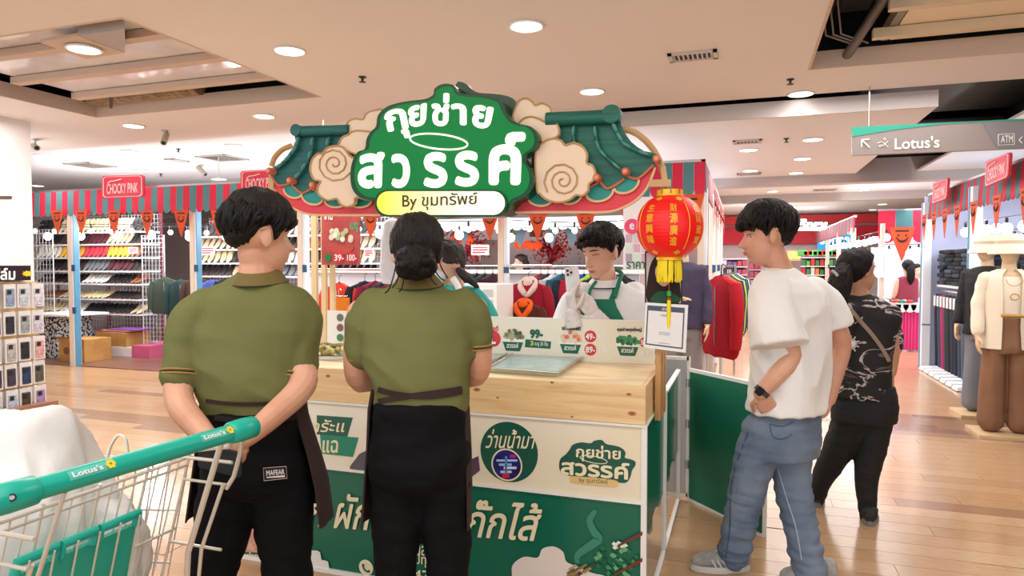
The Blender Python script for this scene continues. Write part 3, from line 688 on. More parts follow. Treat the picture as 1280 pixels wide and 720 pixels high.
MB().bbox(-9.7, 8.02, .16, -9.05, 8.45, .38).build('tray_carton', M_CARD, label='open brown tray carton beside the heap of packets', cat='cardboard box')
for i in range(6): MB().bbox(-9.7+.1*i, 8.05, .385+.012*(i % 3), -9.4+.1*i, 8.4, .40+.014*(i % 3), .004).build('folded_cloth', [cm(170, 60, 130), cm(214, 170, 60), cm(120, 60, 140)][i % 3], label='folded bright cloth lying on the tray carton', cat='cloth', group='folded cloths on the tray carton')
for i in range(4): MB().bbox(-10.95, 8.2, .16+.11*i, -10.5, 8.6, .255+.11*i, .02).build('brown_box', cm(150, 84, 60), label='reddish brown box stacked left under the shoe rack', cat='box', group='reddish brown boxes under the shoe rack')
# hanging garments -------------------------------------------------
def garment_proto(kind='jacket'):
    t = empty('garment', (0, 0, 0), 'x', 'garment')
    mb = MB(); L = .72
    prof = [(-.03, .06, .035), (-.055, .10, .045), (-.085, .19, .05), (-.13, .225, .055), (-.3, .225, .06), (-.5, .225, .06), (-.68, .235, .06), (-.72, .215, .05)]
    rings = []
    for z, hw, hd in prof: rings.append([V((math.copysign(abs(math.cos(a))**.7, math.cos(a))*hw, math.copysign(abs(math.sin(a))**.8, math.sin(a))*hd*(1+.2*math.sin(7*a+z*9)), z+.012*math.sin(5*a) if z < -.6 else z)) for a in [2*PI*j/20 for j in range(20)]])
    mb.ring(rings)
    for s in (-1, 1): mb.tube(crom([(s*.19, 0, -.11), (s*.235, -.01, -.22), (s*.255, -.02, -.42), (s*.25, -.03, -.64)], 3, False), [.055]*3+[.058]*3+[.05]*3+[.042], 10)
    mb.build('cloth', M_WHITE, t, True)
    MB().tube([(.0, 0, -.02), (0, 0, .05), (.02, 0, .075), (.035, 0, .06)], .004, 5).tube([(-.17, 0, -.09), (0, 0, -.02), (.17, 0, -.09)], .008, 6).build('hanger', mat('hanger_dark', srgb(40, 40, 44), .4), t)
    if kind == 'hoodie':
        h = MB(); h.ell((0, .02, -.055), (.105, .05, .07), 20, 12); h.tube(crom([(-.09, -.02, -.05), (-.085, -.05, -.1), (-.05, -.065, -.155), (0, -.075, -.2), (.05, -.065, -.155), (.085, -.05, -.1), (.09, -.02, -.05)], 3, False), [.02, .026, .03, .034, .036, .036, .034, .032, .03, .028]+[.03, .032, .034, .036, .036, .034, .03, .026, .02], 8, round_=True); h.build('hood', M_WHITE, t, 'all')
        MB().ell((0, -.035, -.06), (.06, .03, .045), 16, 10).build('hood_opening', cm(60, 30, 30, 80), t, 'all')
    if kind == 'jacket': MB().box(-.004, -.067, -.7, .004, -.06, -.12).build('zip', M_STEEL, t)
    return t
GJ = garment_proto('jacket'); GH = garment_proto('hoodie')
CN = {'black': (26, 27, 32), 'navy': (34, 44, 80), 'maroon': (140, 22, 46), 'grey': (70, 72, 80), 'pale grey': (195, 198, 206), 'teal': (24, 90, 110), 'blue': (60, 86, 150), 'lime green': (170, 204, 70), 'orange': (220, 90, 40), 'dark green': (50, 70, 60), 'pink': (226, 70, 120), 'red': (206, 36, 50), 'brown': (80, 44, 36), 'charcoal': (44, 50, 58)}
def cname(c): return min(CN, key=lambda k: sum((a-b)**2 for a, b in zip(CN[k], c)))
ORD = ['first', 'second', 'third', 'fourth', 'fifth', 'sixth', 'seventh', 'eighth', 'ninth', 'tenth', 'eleventh', 'twelfth', 'thirteenth', 'fourteenth']
def garment(src, loc, col, rz, label, g=None, hood=None, s=1):
    c = copy_tree(src, loc=loc, rz=rz, label=label, category='garment'); c.scale = (s, s, s)
    if g: c['group'] = g
    elif 'group' in c: del c['group']
    for ch in c.children:
        if ch.name.startswith('cloth'): remat(ch, cm(*col, 80))
        if hood and ch.name.startswith('hood'): remat(ch, cm(*hood, 80))
    return c
def rail(a, b, label, legs=True):
    t = empty('clothes_rail', (a[0], a[1], 0), label, 'clothes rail'); MB().tube([a, b], .014, 8).build('bar', M_CHROME, t)
    if legs:
        for p in (a, b): MB().tube([p, (p[0], p[1], .02)], .014, 8).build('upright', M_CHROME, t)
# rail behind the worker
ra, rb = P(560, 336, Y=7.5), P(815, 336, Y=7.5); zr = 1.42
rail((ra.x, 7.5, zr), (rb.x, 7.5, zr), 'chrome clothes rail with hoodies behind the serving man')
def gpx(px, ytop, Y, dz=.07): p = P(px, ytop, Y=Y); return V((p.x, Y, p.z-dz+.06))
garment(GH, P(661, 347, Y=7.0), (150, 18, 44), 0, 'maroon hoodie with pale collar facing front on the rail', hood=(220, 196, 188), s=.95)
garment(GH, P(655, 374, Y=6.75), (84, 36, 24), 0, 'dark brown hoodie with bright orange hood below the maroon one', hood=(236, 96, 30), s=.9)
rail((P(630, 336, Y=7).x, 7.0, 1.43), (P(690, 336, Y=7).x, 7.0, 1.43), 'short front arm of the hoodie rail', False)
for i, c in enumerate([(150, 24, 50), (30, 30, 36), (196, 200, 206), (24, 90, 110), (40, 44, 60), (170, 30, 60), (40, 60, 150), (150, 190, 60), (30, 30, 34), (36, 40, 46), (60, 62, 70), (28, 28, 30)]):
    x = P(676+i*9, 340, Y=7.5).x; garment(GJ, (x, 7.5, zr-.06), c, PI/2-.5, '%s jacket, %s from the left in the row right of the maroon hoodie' % (cname(c), ORD[i]), 'jackets in the row right of the maroon hoodie')
for i, c in enumerate([(32, 34, 44), (24, 26, 34), (44, 46, 58), (26, 26, 30), (36, 40, 52), (60, 24, 36)]):
    x = P(566+i*10, 340, Y=7.5).x; garment(GJ, (x, 7.5, zr-.06), c, PI/2-.4, '%s jacket, %s from the left in the row left of the broad post' % (cname(c), ORD[i]), 'dark jackets left of the broad post')
rail((P(385, 342, Y=7.5).x, 7.5, 1.38), (P(520, 342, Y=7.5).x, 7.5, 1.38), 'chrome clothes rail between the two people in green')
garment(GJ, P(424, 351, Y=7.3), (214, 60, 40), 0, 'bright orange red jacket on the rail between the two people in green')
p = P(424, 372, Y=7.1)
t = empty('shorts', p, 'small mustard garment on a clip hanger in front of the orange jacket', 'garment')
MB().prism([p+V(q) for q in [(-.13, 0, 0), (.13, 0, 0), (.14, 0, -.2), (-.14, 0, -.2)]], (0, .03, 0)).build('cloth', cm(206, 116, 30, 80), t)
MB().tube([p+V((-.12, -.01, .02)), p+V((.12, -.01, .02))], .005, 5).tube([p+V((0, -.01, .02)), p+V((0, -.01, .09)), p+V((.02, -.01, .11)), p+V((.035, -.01, .09))], .004, 5).build('hanger', M_CHROME, t)
for i, c in enumerate([(24, 28, 40), (120, 20, 48), (30, 34, 48), (90, 24, 40), (26, 30, 40)]):
    garment(GJ, P(456+i*13, 349, Y=7.45), c, PI/2-.5, '%s jacket, %s from the left, behind the woman in green' % (cname(c), ORD[i]), 'jackets behind the woman in green')
for i, c in enumerate([(60, 70, 60), (34, 60, 60), (70, 50, 44), (70, 90, 170), (40, 40, 48), (210, 40, 60), (226, 70, 120)]):
    garment(GJ, P(206+i*20, 345+(i % 2)*3, Y=8.1), c, .5, '%s garment, %s from the left, beside the shoulder of the left man' % (cname(c), ORD[i]), 'garments beside the left man', s=.8)
# jackets at the aisle corner
rail((-.2, 6.95, 1.42), (-.1, 9.2, 1.42), 'clothes rail standing on the aisle corner right of the dark coat')
for i, c in enumerate([(176, 18, 36), (214, 96, 40), (40, 70, 110), (30, 32, 36), (196, 214, 80), (44, 52, 60), (60, 84, 120), (28, 28, 32), (190, 196, 206), (34, 40, 52)]):
    g = garment(GJ, (-.2+.012*i, 6.85+i*.2, 1.37-.0*i), c, -.95, 'bright red zip jacket nearest the aisle' if i == 0 else '%s jacket, %s behind the red zip jacket at the aisle' % (cname(c), ORD[i-1]), None if i == 0 else 'jackets in the row behind the red zip jacket', s=1.12 if i == 0 else 1.0)
for o in (GJ, GH):
    for ch in list(o.children): bpy.data.objects.remove(ch)
    bpy.data.objects.remove(o)
p = P(893, 452, Z=.3); MB().ell((p.x+.02, 7.0, .22), (.16, .12, .1), 12, 8).build('red_bag', cm(200, 24, 40, 60), smooth=True, label='small red bag under the red zip jacket', cat='bag')
# white counter with small cards; fridge-like white unit
a, b = P(385, 338, Y=8.3), P(800, 338, Y=8.3)
t = empty('white_counter', ((a.x+b.x)/2, 8.3, 0), 'long white counter behind the clothes rails', 'counter')
MB().box(a.x, 8.2, 1.33, b.x, 8.7, 1.37).build('top', M_WHITE, t); MB().box(a.x, 8.25, 0, b.x, 8.28, 1.33).build('front', mat('pale_front', srgb(216, 222, 230), .5), t)
x0, x1 = XY(566, Y=6.2).x, XY(621, Y=6.2).x
t = empty('white_cabinet', ((x0+x1)/2, 6.3, 0), 'white cabinet with small printed sheets behind the teal shirt', 'cabinet')
MB().bbox(x0, 6.2, 0, x1, 6.7, 1.25).build('body', M_WHITE, t)
for k in range(3): q = pq(603, 362+k*13, 616, 371+k*13, Y=6.195); quadbox(q, .002).build('sheet', cm(190, 196, 204), t)
def card(px0, py0, px1, py1, Y, col, label, txt=None, tcol=(200, 40, 50)):
    t = empty('price_card', P((px0+px1)/2, py1, Y=Y), label, 'card'); q = pq(px0, py0, px1, py1, Y=Y); quadbox(q, .01).build('sheet', cm(*col), t)
    h = (py1-py0)
    for v in (.18, .42, .66): quadbox(pq(px0+1.5, py0+h*v, px1-(1.5 if v < .5 else 5), py0+h*(v+.12), Y=Y-.002), .001).build('print_line', cm(*tcol), t)
    MB().tube([P((px0+px1)/2, py1, Y=Y+.012), P((px0+px1)/2, py1+8, Y=Y+.012)], .006, 6).build('stem', M_STEEL, t)
card(589, 306, 611, 319, 8.0, (240, 226, 226), 'white price card with red lettering left of the broad post')
card(455, 311, 467, 322, 8.0, (244, 232, 232), 'small white price card left of the head of the woman in green')
card(160, 309, 172, 317, 8.0, (246, 214, 220), 'small pink price card on the shoe rack'); card(251, 308, 268, 319, 8.0, (244, 226, 230), 'white and red price card beside the head of the left man')
# deep background behind: white scalloped trim, lanterns, red blossom, head
x0, x1 = XY(380, Y=9.5).x, XY(860, Y=9.5).x
t = empty('scalloped_trim', (x0, 9.5, 2.0), 'white scalloped valance deep behind the clothes rails', 'valance'); n = 44; w = (x1-x0)/n
for i in range(n):
    xs = x0+i*w; pts = [(xs, 9.5, 2.12), (xs+w*.98, 9.5, 2.12)]+[(xs+w*.49+w*.49*math.cos(PI*k/6), 9.5, 1.985-.04*math.sin(PI*k/6)) for k in range(7)]
    MB().prism(pts, (0, .01, 0)).build('scallop', M_WHITE, t)
MB().box(x0, 9.55, 2.1, x1, 11.5, 2.13).build('canopy', mat('canopy_pale', srgb(200, 204, 214), .7), t)
for i, (x, y) in enumerate([(648, 307), (659, 306), (664, 307.5), (672, 307), (566, 301), (578, 303), (587, 300)]):
    c = P(x, y, Y=10.6); t = empty('small_lantern', c, 'small orange red lantern hanging deep behind the maroon hoodie' if i < 4 else 'small red lantern deep behind the teal shirt', 'lantern', 'small lanterns behind the hoodie' if i < 4 else 'small lanterns behind the teal shirt')
    MB().ell(c, (.075, .075, .065), 14, 8).build('globe', mat('lantern_orange', srgb(250, 84, 40), .5, emit=.4), t, 'all'); MB().cyl(c+V((0, 0, .055)), .025, .02, 8).cyl(c-V((0, 0, .075)), .025, .02, 8).build('cap', cm(220, 170, 60), t)
def blossom(c, r, n, label, col=(206, 34, 44)):
    c = V(c); t = empty('blossom_tree', (c.x, c.y, c.z-r), label, 'artificial tree')
    b = MB()
    for k in range(9): a = k*2.4; b.tube([c-ZU*r, c+V((math.cos(a)*.3*r, math.sin(a)*.3*r, -.2*r)), c+V((math.cos(a)*.8*r, math.sin(a)*.5*r, .5*r*math.sin(k)))], [.02, .012, .005], 5)
    b.build('branches', cm(80, 40, 30), t); m = MB()
    for k in range(n):
        p = V((random.gauss(0, .45), random.gauss(0, .45), random.gauss(0, .45)))*r+c; R = Euler((random.random()*6, random.random()*6, random.random()*6)).to_matrix()
        m.add([p+R @ V(q) for q in ((-.02, 0, 0), (0, -.03, 0), (.02, 0, 0), (0, .03, .01))], [(0, 1, 2, 3)])
    m.build('petals', cm(*col), t, kind='stuff')
blossom(P(690, 308, Y=10.9), .32, 500, 'red artificial blossom tree right of the small lanterns'); blossom(P(578, 306, Y=10.8), .42, 700, 'red glittering artificial tree behind the teal shirt', (220, 30, 40)); blossom(P(500, 315, Y=10.8), .3, 500, 'red artificial tree behind the head of the woman in green')
blossom(P(738, 296, Y=11.7), .32, 500, 'dark red artificial tree above the head of the serving man', (150, 20, 34))
for (x0, y0, x1, y1, c, lb) in [(636, 285, 650, 296, (214, 176, 70), 'mustard board with dark characters deep behind the hoodie'), (662, 286, 678, 296, (150, 90, 40), 'brown board deep behind the hoodie'),
        (594, 300, 622, 333, (196, 186, 176), 'pale grey display panel left of the broad post'), (735, 310, 800, 333, (228, 214, 216), 'pale display panel above the serving man')]:
    q = pq(x0, y0, x1, y1, Y=11.4); quadbox(q, .03).build('display_board', cm(*c), label=lb, cat='board')
a = P(430, 330, Y=11.9); b = P(870, 330, Y=11.9)
MB().box(a.x, 11.9, 0, b.x, 12.0, 1.35).build('trim_10', cm(232, 220, 214), kind='structure')
MB().box(-14, 12.4, 0, -.5, 12.45, 2.5).build('wall_inner', mat('inner_wall', srgb(150, 132, 128), .7), kind='structure', base=False)
# tall poster right of the worker (pale, pink emblem)
t = empty('tall_poster', P(797, 340, Y=5.4), 'tall pale poster with pink round emblem behind the lantern', 'poster'); Yp = 5.4
q = pq(779, 246, 816, 338, Y=Yp); quadbox(q, .012).build('board', cm(238, 232, 236), t)
c = P(790, 283, Y=Yp-.004); MB().prism(disc(c, .06, XU, ZU, 20), (0, -.002, 0)).build('emblem', cm(236, 70, 120), t)
text('e', pq(787, 279, 793, 287, Y=Yp-.008), M_WHITE, t, bold=.02)
for k in range(9):
    q = pq(782+(k % 3)*10, 293+(k//3)*12, 790+(k % 3)*10, 303+(k//3)*12, Y=Yp-.003); quadbox(q, .002).build('picture', cm(*[(206, 170, 190), (220, 200, 210), (170, 160, 180), (214, 226, 220)][k % 4]), t)
text('ราคา', pq(783, 327, 806, 336, Y=Yp-.004), cm(30, 110, 80), t, bold=.02)
# red menu poster behind the kiosk
Yp = 4.45; t = empty("menu_poster", P(426, 330, Y=Yp), 'red hanging menu poster with a bowl of dumplings and prices', 'poster')
q = pq(402, 262, 449.5, 331, Y=Yp); quadbox(q, .012).build('board', mat('poster_red', srgb(196, 88, 84), .5, nscale=5, col2=srgb(170, 60, 60)), t)
c = P(427, 304, Y=Yp-.004); MB().prism([c+V((.11*math.cos(a), 0, .065*math.sin(a)-.02)) for a in [PI+PI*k/14 for k in range(15)]], (0, -.002, 0)).build('bowl', cm(190, 70, 60), t)
for k in range(14):
    a = P(413+random.random()*27, 288+random.random()*15, Y=Yp-.006-k*.0004); MB().prism(disc(a, .022, XU, ZU, 10), (0, -.001, 0)).build('dumpling', cm(*[(222, 216, 190), (176, 190, 140), (236, 232, 214)][k % 3]), t)
for x, s in ((424, '39-'), (440, '100-')):
    c = P(x, 322, Y=Yp-.004); MB().prism(disc(c, .042, XU, ZU, 18), (0, -.002, 0)).build('price_dot', cm(214, 44, 60), t); text(s, pq(x-6, 318, x+6, 326, Y=Yp-.008), M_WHITE, t, bold=.02)
c = P(410, 322, Y=Yp-.004); MB().prism(disc(c, .03, XU, ZU, 18), (0, -.002, 0)).build('logo_dot', cm(30, 120, 60), t)
text('จาน', pq(405, 265, 416, 275, Y=Yp-.004), M_WHITE, t, bold=.03); text('เมนู', pq(438, 278, 448, 290, Y=Yp-.004), cm(70, 180, 120), t, bold=.03)
for x in (404, 448): MB().tube([P(x, 262, Y=Yp+.01), P(x, 150, Y=Yp+.01)], .002, 4).build('string', M_WHITE, t)
# ================================================================ JEANS STALL (right)
JB = [(34, 40, 58), (24, 28, 38), (52, 62, 78), (70, 84, 98), (44, 48, 56), (20, 22, 28)]
t = empty('jeans_rack', (RX+.35, 9.7, 0), 'tall rack carrying folded jeans above and hanging jeans below', 'clothes rack')
MB().box(RX+.1, 8.95, 1.14, RX+.75, 10.75, 1.17).build('shelf', M_SHELF, t)
MB().tube([(RX+.12, 8.95, 1.09), (RX+.12, 10.75, 1.09)], .014, 8).build('bar', M_CHROME, t)
for y in (8.95, 10.75): MB().box(RX+.7, y-.02, 0, RX+.74, y+.02, 1.9).build('upright', M_STEEL, t)
for k in range(5):
    for j in range(9):
        y = 9.05+k*.36; z = 1.172+j*.052; dx = random.uniform(-.02, .02)
        MB().bbox(RX+.12+dx, y, z, RX+.5+dx, y+.3, z+.05, .018).build('folded_jeans', cm(*JB[(k*2+j*j) % 6], 80), smooth=True, label='folded %s jeans, %s from the bottom of the %s stack in the right stall' % (cname(JB[(k*2+j*j) % 6]), ORD[j], ORD[k]), cat='jeans', group='folded jeans stacked in the right stall')
def jeans(x, y, ztop, col, label, g, w=.2):
    t = empty('hanging_jeans', (x, y, ztop), label, 'jeans', g); mb = MB()
    rings = []
    for z, a, b in ((0, .05, w), (-.05, .06, w*1.02), (-.25, .07, w*1.08), (-.9, .045, w*.75), (-.98, .045, w*.75)): rings.append([V((x+a*math.cos(q)*.8, y+b*.5*math.sin(q), ztop+z)) for q in [2*PI*i/12 for i in range(12)]])
    mb.ring(rings).build('denim', cm(*col, 80), t, True)
    MB().box(x-.062, y-.05, ztop-.16, x-.055, y+.04, ztop-.02).build('label_card', cm(226, 222, 226), t)
    MB().tube([(x, y, ztop), (x, y, ztop+.05)], .004, 5).build('hook', M_CHROME, t)
for k in range(12): jeans(RX+.12, 9.02+k*.15, 1.04, JB[(k*5) % 6] if k != 9 else (150, 40, 90), '%s jeans, %s from the near end under the folded stacks, right stall' % (cname(JB[(k*5) % 6] if k != 9 else (226, 70, 120)), ORD[k]), 'jeans hanging in the right stall')
for k in range(7):
    y = 8.98+k*.26; mb = MB(); mb.ring([[V((RX-.12, y+s*.1, .01)) for s in (-1, 1)]+[V((RX+.3, y+s*.1, .01)) for s in (1, -1)], [V((RX-.1, y+s*.09, .05)) for s in (-1, 1)]+[V((RX+.3, y+s*.09, .07)) for s in (1, -1)]])
    mb.build('white_leg_form', cm(236, 238, 242), label='white foot form under the hanging jeans, %s from the far post' % ORD[6-k], cat='display foot', group='white foot forms under the jeans')
t = empty('jeans_rack', (RX+.4, 7.2, 0), 'nearer rack of folded dark jeans behind the mannequins', 'clothes rack')
MB().box(RX+.15, 5.3, 1.1, RX+.8, 8.55, 1.13).build('shelf', M_SHELF, t); MB().box(RX+.75, 5.3, 0, RX+.8, 8.5, 2.0).build('back', cm(60, 70, 84), t)
for k in range(8):
    for j in range(8):
        y = 5.4+k*.38; z = 1.135+j*.052
        MB().bbox(RX+.17, y, z, RX+.6, y+.32, z+.05, .018).build('folded_jeans', cm(*JB[(k*3+j*j) % 6], 80), smooth=True, label='folded jeans behind the mannequins in hats', cat='jeans', group='folded jeans behind the mannequins')
for k in range(14): jeans(RX+.25, 5.5+k*.22, 1.02, JB[(k*5+1) % 6], 'dark jeans hanging behind the mannequins', 'jeans hanging behind the mannequins')
MB().box(RX+1.6, 4.5, 0, RX+1.65, 11.0, 2.5).build('wall_stall', mat('stall_wall_pale', srgb(128, 140, 160), .6), kind='structure', base=False)
MB().box(RX, 11.0, 0, 8, 11.05, 2.4).build('wall_stall', mat('stall_wall_lilac', srgb(200, 206, 236), .6), kind='structure', base=False)
# far pink table stall
a, b = XY(1104, Y=12.8), XY(1152, Y=12.8)
t = empty('cloth_table', ((a.x+b.x)/2, 13, 0), 'table with bright pink skirt and white scallops at the aisle end', 'table')
z = P(1128, 379, Y=12.8).z; MB().box(a.x, 12.8, z-.03, b.x, 13.6, z).build('top', M_WHITE, t)
n = 12; w = (b.x-a.x)/n
for i in range(n): MB().tube([(a.x+w*(i+.5), 12.82, z-.03), (a.x+w*(i+.5), 12.82, .02)], w*.55, 6).build('skirt_fold', mat('pink_cloth', srgb(222, 60, 130), .7), t, True)
for i in range(5):
    c = V((a.x+(b.x-a.x)*(i+.5)/5, 12.74, z-.02)); r = .1; MB().prism([c+V((r, 0, 0)), c+V((-r, 0, 0))]+[c+V((-r*math.cos(PI*k/8), 0, -r*1.3*math.sin(PI*k/8))) for k in range(1, 8)], (0, .01, 0)).build('scallop', M_WHITE, t)
for i in range(22):
    p = V((random.uniform(a.x+.05, b.x-.05), random.uniform(12.85, 13.4), z+.03)); MB().ell(p, (.06, .05, .03), 8, 5).build('small_item', cm(*[(220, 60, 60), (40, 40, 50), (236, 226, 210), (60, 140, 120), (210, 160, 60)][i % 5]), label='small %s item laid on the far pink table' % ('red', 'black', 'cream', 'green', 'yellow')[i % 5], cat='item', group='small items on the far pink table')
q = pq(1089, 309, 1105, 347, Y=12.2); quadbox(q, .02).build('notice_board', cm(232, 236, 240), label='tall white notice board left of the far pink table', cat='board')
MB().box(XY(1100, Y=12.3).x, 12.25, 0, XY(1105, Y=12.3).x, 12.35, 2.1).build('stall_post', M_POST, label='pale post left of the far pink table stall', cat='post')
MB().box(XY(1098, Y=15).x, 15.0, 0, 9, 15.05, 2.4).build('wall_stall', mat('stall_wall_lilac', srgb(200, 206, 236), .6), kind='structure', base=False)
awning((RX-.55, 13.5, 0), (RX-.6, 20, 0), 2.3, 2.08, 2.0, .22, 'farthest striped awning on the right side of the aisle', (-1, 0, 0))
for k, y in enumerate((13.6, 15.6, 17.6)): post(RX-.55, y, 2.1, ['nearest', 'middle', 'farthest'][k]+' far post on the right side of the aisle', .08, blue=False)
# red shop at the far end
YE = 21.0
x0, x1 = XY(865, Y=YE).x, XY(1130, Y=YE).x
MB().box(x0, YE, P(960, 305, Y=YE).z, x1, YE+.1, P(960, 283.5, Y=YE).z).build('trim_11', mat('shop_red', srgb(226, 24, 52), .5), kind='structure')
MB().box(x0, YE-.1, P(960, 281, Y=YE).z, x1, YE+.1, P(960, 270, Y=YE).z).build('trim_12', mat('shop_red2', srgb(240, 60, 60), .5), kind='structure')
MB().box(x0, YE+.2, 0, x1, YE+.25, 2.9).build('wall_shop', cm(226, 206, 206), kind='structure', base=False)
q = pq(1022, 293, 1065, 311.5, Y=YE-.6); t = empty('blue_sign', q[3], 'bright blue lit sign with white characters at the aisle end', 'sign')
quadbox(q, .05).build('board', mat('blue_lit', srgb(40, 160, 235), .4, emit=.5), t); text('ราคาถูก', pq(1025, 296, 1062, 309, Y=YE-.61), mat('lit_white', (1, 1, 1), .4, emit=1), t, bold=.04)
q = pq(985, 315, 1001, 324, Y=YE-.6); t = empty('yellow_sign', q[3], 'small glowing yellow letters on the red shop front', 'sign'); text('OTO', q, mat('lit_yellow', srgb(255, 214, 90), .4, emit=1.5), t, bold=.04, lift=.02); quadbox(pq(983, 313, 1004, 326, Y=YE-.58), .03).build('board', cm(236, 206, 170), t)
q = pq(988, 283, 1046, 290, Y=19.0); t = empty('light_bar_sign', q[3], 'white light bars hanging before the red shop', 'sign')
for (x0_, y0_, x1_, y1_) in [(986, 284, 1046, 288), (990, 278, 1034, 281), (986, 274, 1008, 277), (940, 284, 960, 289)]: quadbox(pq(x0_, y0_, x1_, y1_, Y=19), .05).build('light_bar', M_LAMP, t)
def gondola(px0, px1, ytop, ybot, Y, rows, cols, label, pals):
    x0, x1 = XY(px0, Y=Y).x, XY(px1, Y=Y).x; zt = P((px0+px1)/2, ytop, Y=Y).z
    t = empty('shop_gondola', ((x0+x1)/2, Y, 0), label, 'shelf rack'); MB().box(x0, Y+.4, 0, x1, Y+.44, zt).build('back', cm(170, 150, 160), t)
    for r in range(rows+1): MB().box(x0, Y, .12+r*(zt-.15)/rows-.02, x1, Y+.4, .12+r*(zt-.15)/rows).build('shelf', M_SHELF, t)
    for r in range(rows):
        for c in range(cols):
            w = (x1-x0)/cols; h = (zt-.15)/rows*random.uniform(.55, .85); cc_ = random.choice(pals); rr_ = cname(cc_); MB().box(x0+c*w+.01, Y+.03, .12+r*(zt-.15)/rows, x0+c*w+w-.01, Y+.35, .12+r*(zt-.15)/rows+h).build('packed_goods', cm(*cc_), label='%s pack on the %s' % (rr_, label), cat='goods', group='goods on the '+label)
gondola(884, 934, 322, 384, 19.0, 7, 8, 'shelf of purple goods left of the walking man', [(150, 60, 110), (200, 120, 160), (110, 70, 130), (214, 190, 200), (180, 60, 80), (90, 60, 70)])
gondola(1002, 1048, 320, 384, 18.0, 7, 8, 'shelf of green and red goods at the aisle end', [(200, 50, 50), (90, 160, 70), (220, 120, 60), (180, 40, 60), (226, 200, 190), (60, 120, 70)])
gondola(936, 975, 325, 384, 20.0, 6, 6, 'shelf of pale goods at the aisle end', [(226, 190, 200), (200, 90, 120), (236, 220, 220), (190, 60, 80)])
for i in range(8): MB().bbox(*(lambda p: (p.x-.12, 18.1, p.z, p.x+.12, 18.3, p.z+.14))(P(1004+i*6, 320, Y=18.1)), .03).build('green_pack', cm(*[(70, 170, 80), (220, 60, 50), (120, 190, 90)][i % 3]), label='%s pack, %s from the left on top of the green and red shelf' % (('green', 'red', 'light green')[i % 3], ORD[i]), cat='goods', group='packs on top of the green and red shelf')
# ================================================================ KIOSK
KY, KX, KB, KL = 2.70, -.36, 4.24, -2.35
ZT, ZW, ZS = .812, .967, .505
def wood_mat():
    m = bpy.data.materials.new('pine_wood'); m.use_nodes = True; nt = m.node_tree; b = nt.nodes['Principled BSDF']; N = nt.nodes.new; L = nt.links.new
    tc = N('ShaderNodeTexCoord'); mp = N('ShaderNodeMapping'); mp.inputs['Scale'].default_value = (.9, 7, 11); L(tc.outputs['Object'], mp.inputs[0])
    n = N('ShaderNodeTexNoise'); n.inputs['Scale'].default_value = 2.2; n.inputs['Detail'].default_value = 5; n.inputs['Distortion'].default_value = 1.2; L(mp.outputs[0], n.inputs[0])
    r = N('ShaderNodeValToRGB'); r.color_ramp.elements[0].position = .35; r.color_ramp.elements[1].position = .62
    r.color_ramp.elements[0].color = srgb(222, 182, 126)+(1,); r.color_ramp.elements[1].color = srgb(238, 206, 156)+(1,); L(n.outputs[0], r.inputs[0])
    v = N('ShaderNodeTexVoronoi'); v.inputs['Scale'].default_value = 3.4; mp2 = N('ShaderNodeMapping'); mp2.inputs['Scale'].default_value = (1, 1, 2.2); L(tc.outputs['Object'], mp2.inputs[0]); L(mp2.outputs[0], v.inputs[0])
    r2 = N('ShaderNodeValToRGB'); r2.color_ramp.elements[0].position = .045; r2.color_ramp.elements[1].position = .075; r2.color_ramp.elements[0].color = srgb(150, 96, 54)+(1,); r2.color_ramp.elements[1].color = (1, 1, 1, 1); L(v.outputs[0], r2.inputs[0])
    mx = N('ShaderNodeMix'); mx.data_type = 'RGBA'; mx.blend_type = 'MULTIPLY'; mx.inputs[0].default_value = .8; L(r.outputs[0], mx.inputs[6]); L(r2.outputs[0], mx.inputs[7]); L(mx.outputs[2], b.inputs['Base Color'])
    b.inputs['Roughness'].default_value = .42; return m
M_PINE = wood_mat()
M_GREEN = mat('kiosk_green', srgb(8, 104, 80), .25); M_GREEND = mat('kiosk_deep_green', srgb(12, 84, 66), .4); M_CREAMP = mat('kiosk_cream', srgb(238, 226, 198), .3, nscale=.9, col2=srgb(246, 240, 226)); M_EDGE = mat('white_edge', srgb(240, 240, 236), .35)
M_LET = mat('letter_cream', srgb(244, 232, 196), .45); M_GOLD = mat('gold_wood', srgb(196, 150, 92), .45, nscale=6, col2=srgb(170, 124, 70), stretch=(6, 6, 1)); M_CLEAR = mat('clear_acrylic', (.95, .97, .97), .03, alpha=.12)
t = kiosk = empty('food_kiosk', ((KL+KX)/2, 3.4, 0), 'food kiosk counter with cream and green printed front and clear side', 'kiosk')
g = lambda x0, y0, x1, y1: pq(x0, y0, x1, y1, Y=KY)
MB().box(KL, KY, ZS, KX, KY+.02, ZT-.006).build('cream_panel', M_CREAMP, t)
MB().box(KL, KY+.006, .02, KX-.012, KY+.02, ZS-.01).build('green_panel', M_GREEN, t)
for q in ((KL, KY-.012, ZT-.008, KX+.004, KY+.03, ZT), (KL, KY-.008, ZS-.012, KX+.004, KY+.03, ZS), (KX-.016, KY-.006, 0, KX+.006, KY+.016, ZT-.008), (KL, KY-.006, 0, KX, KY+.02, .02), (KX-.02, KY+.02, ZT-.01, KX+.006, KB, ZT)): MB().box(*q).build('edge_strip', M_EDGE, t)
MB().box(KL, KY+.02, ZT-.02, KX-.02, 3.35, ZT-.012).build('counter_top', M_WHITE, t)
MB().box(KL, KY, 0, KL+.02, KB-.6, ZT-.02).build('left_side', M_CREAMP, t)
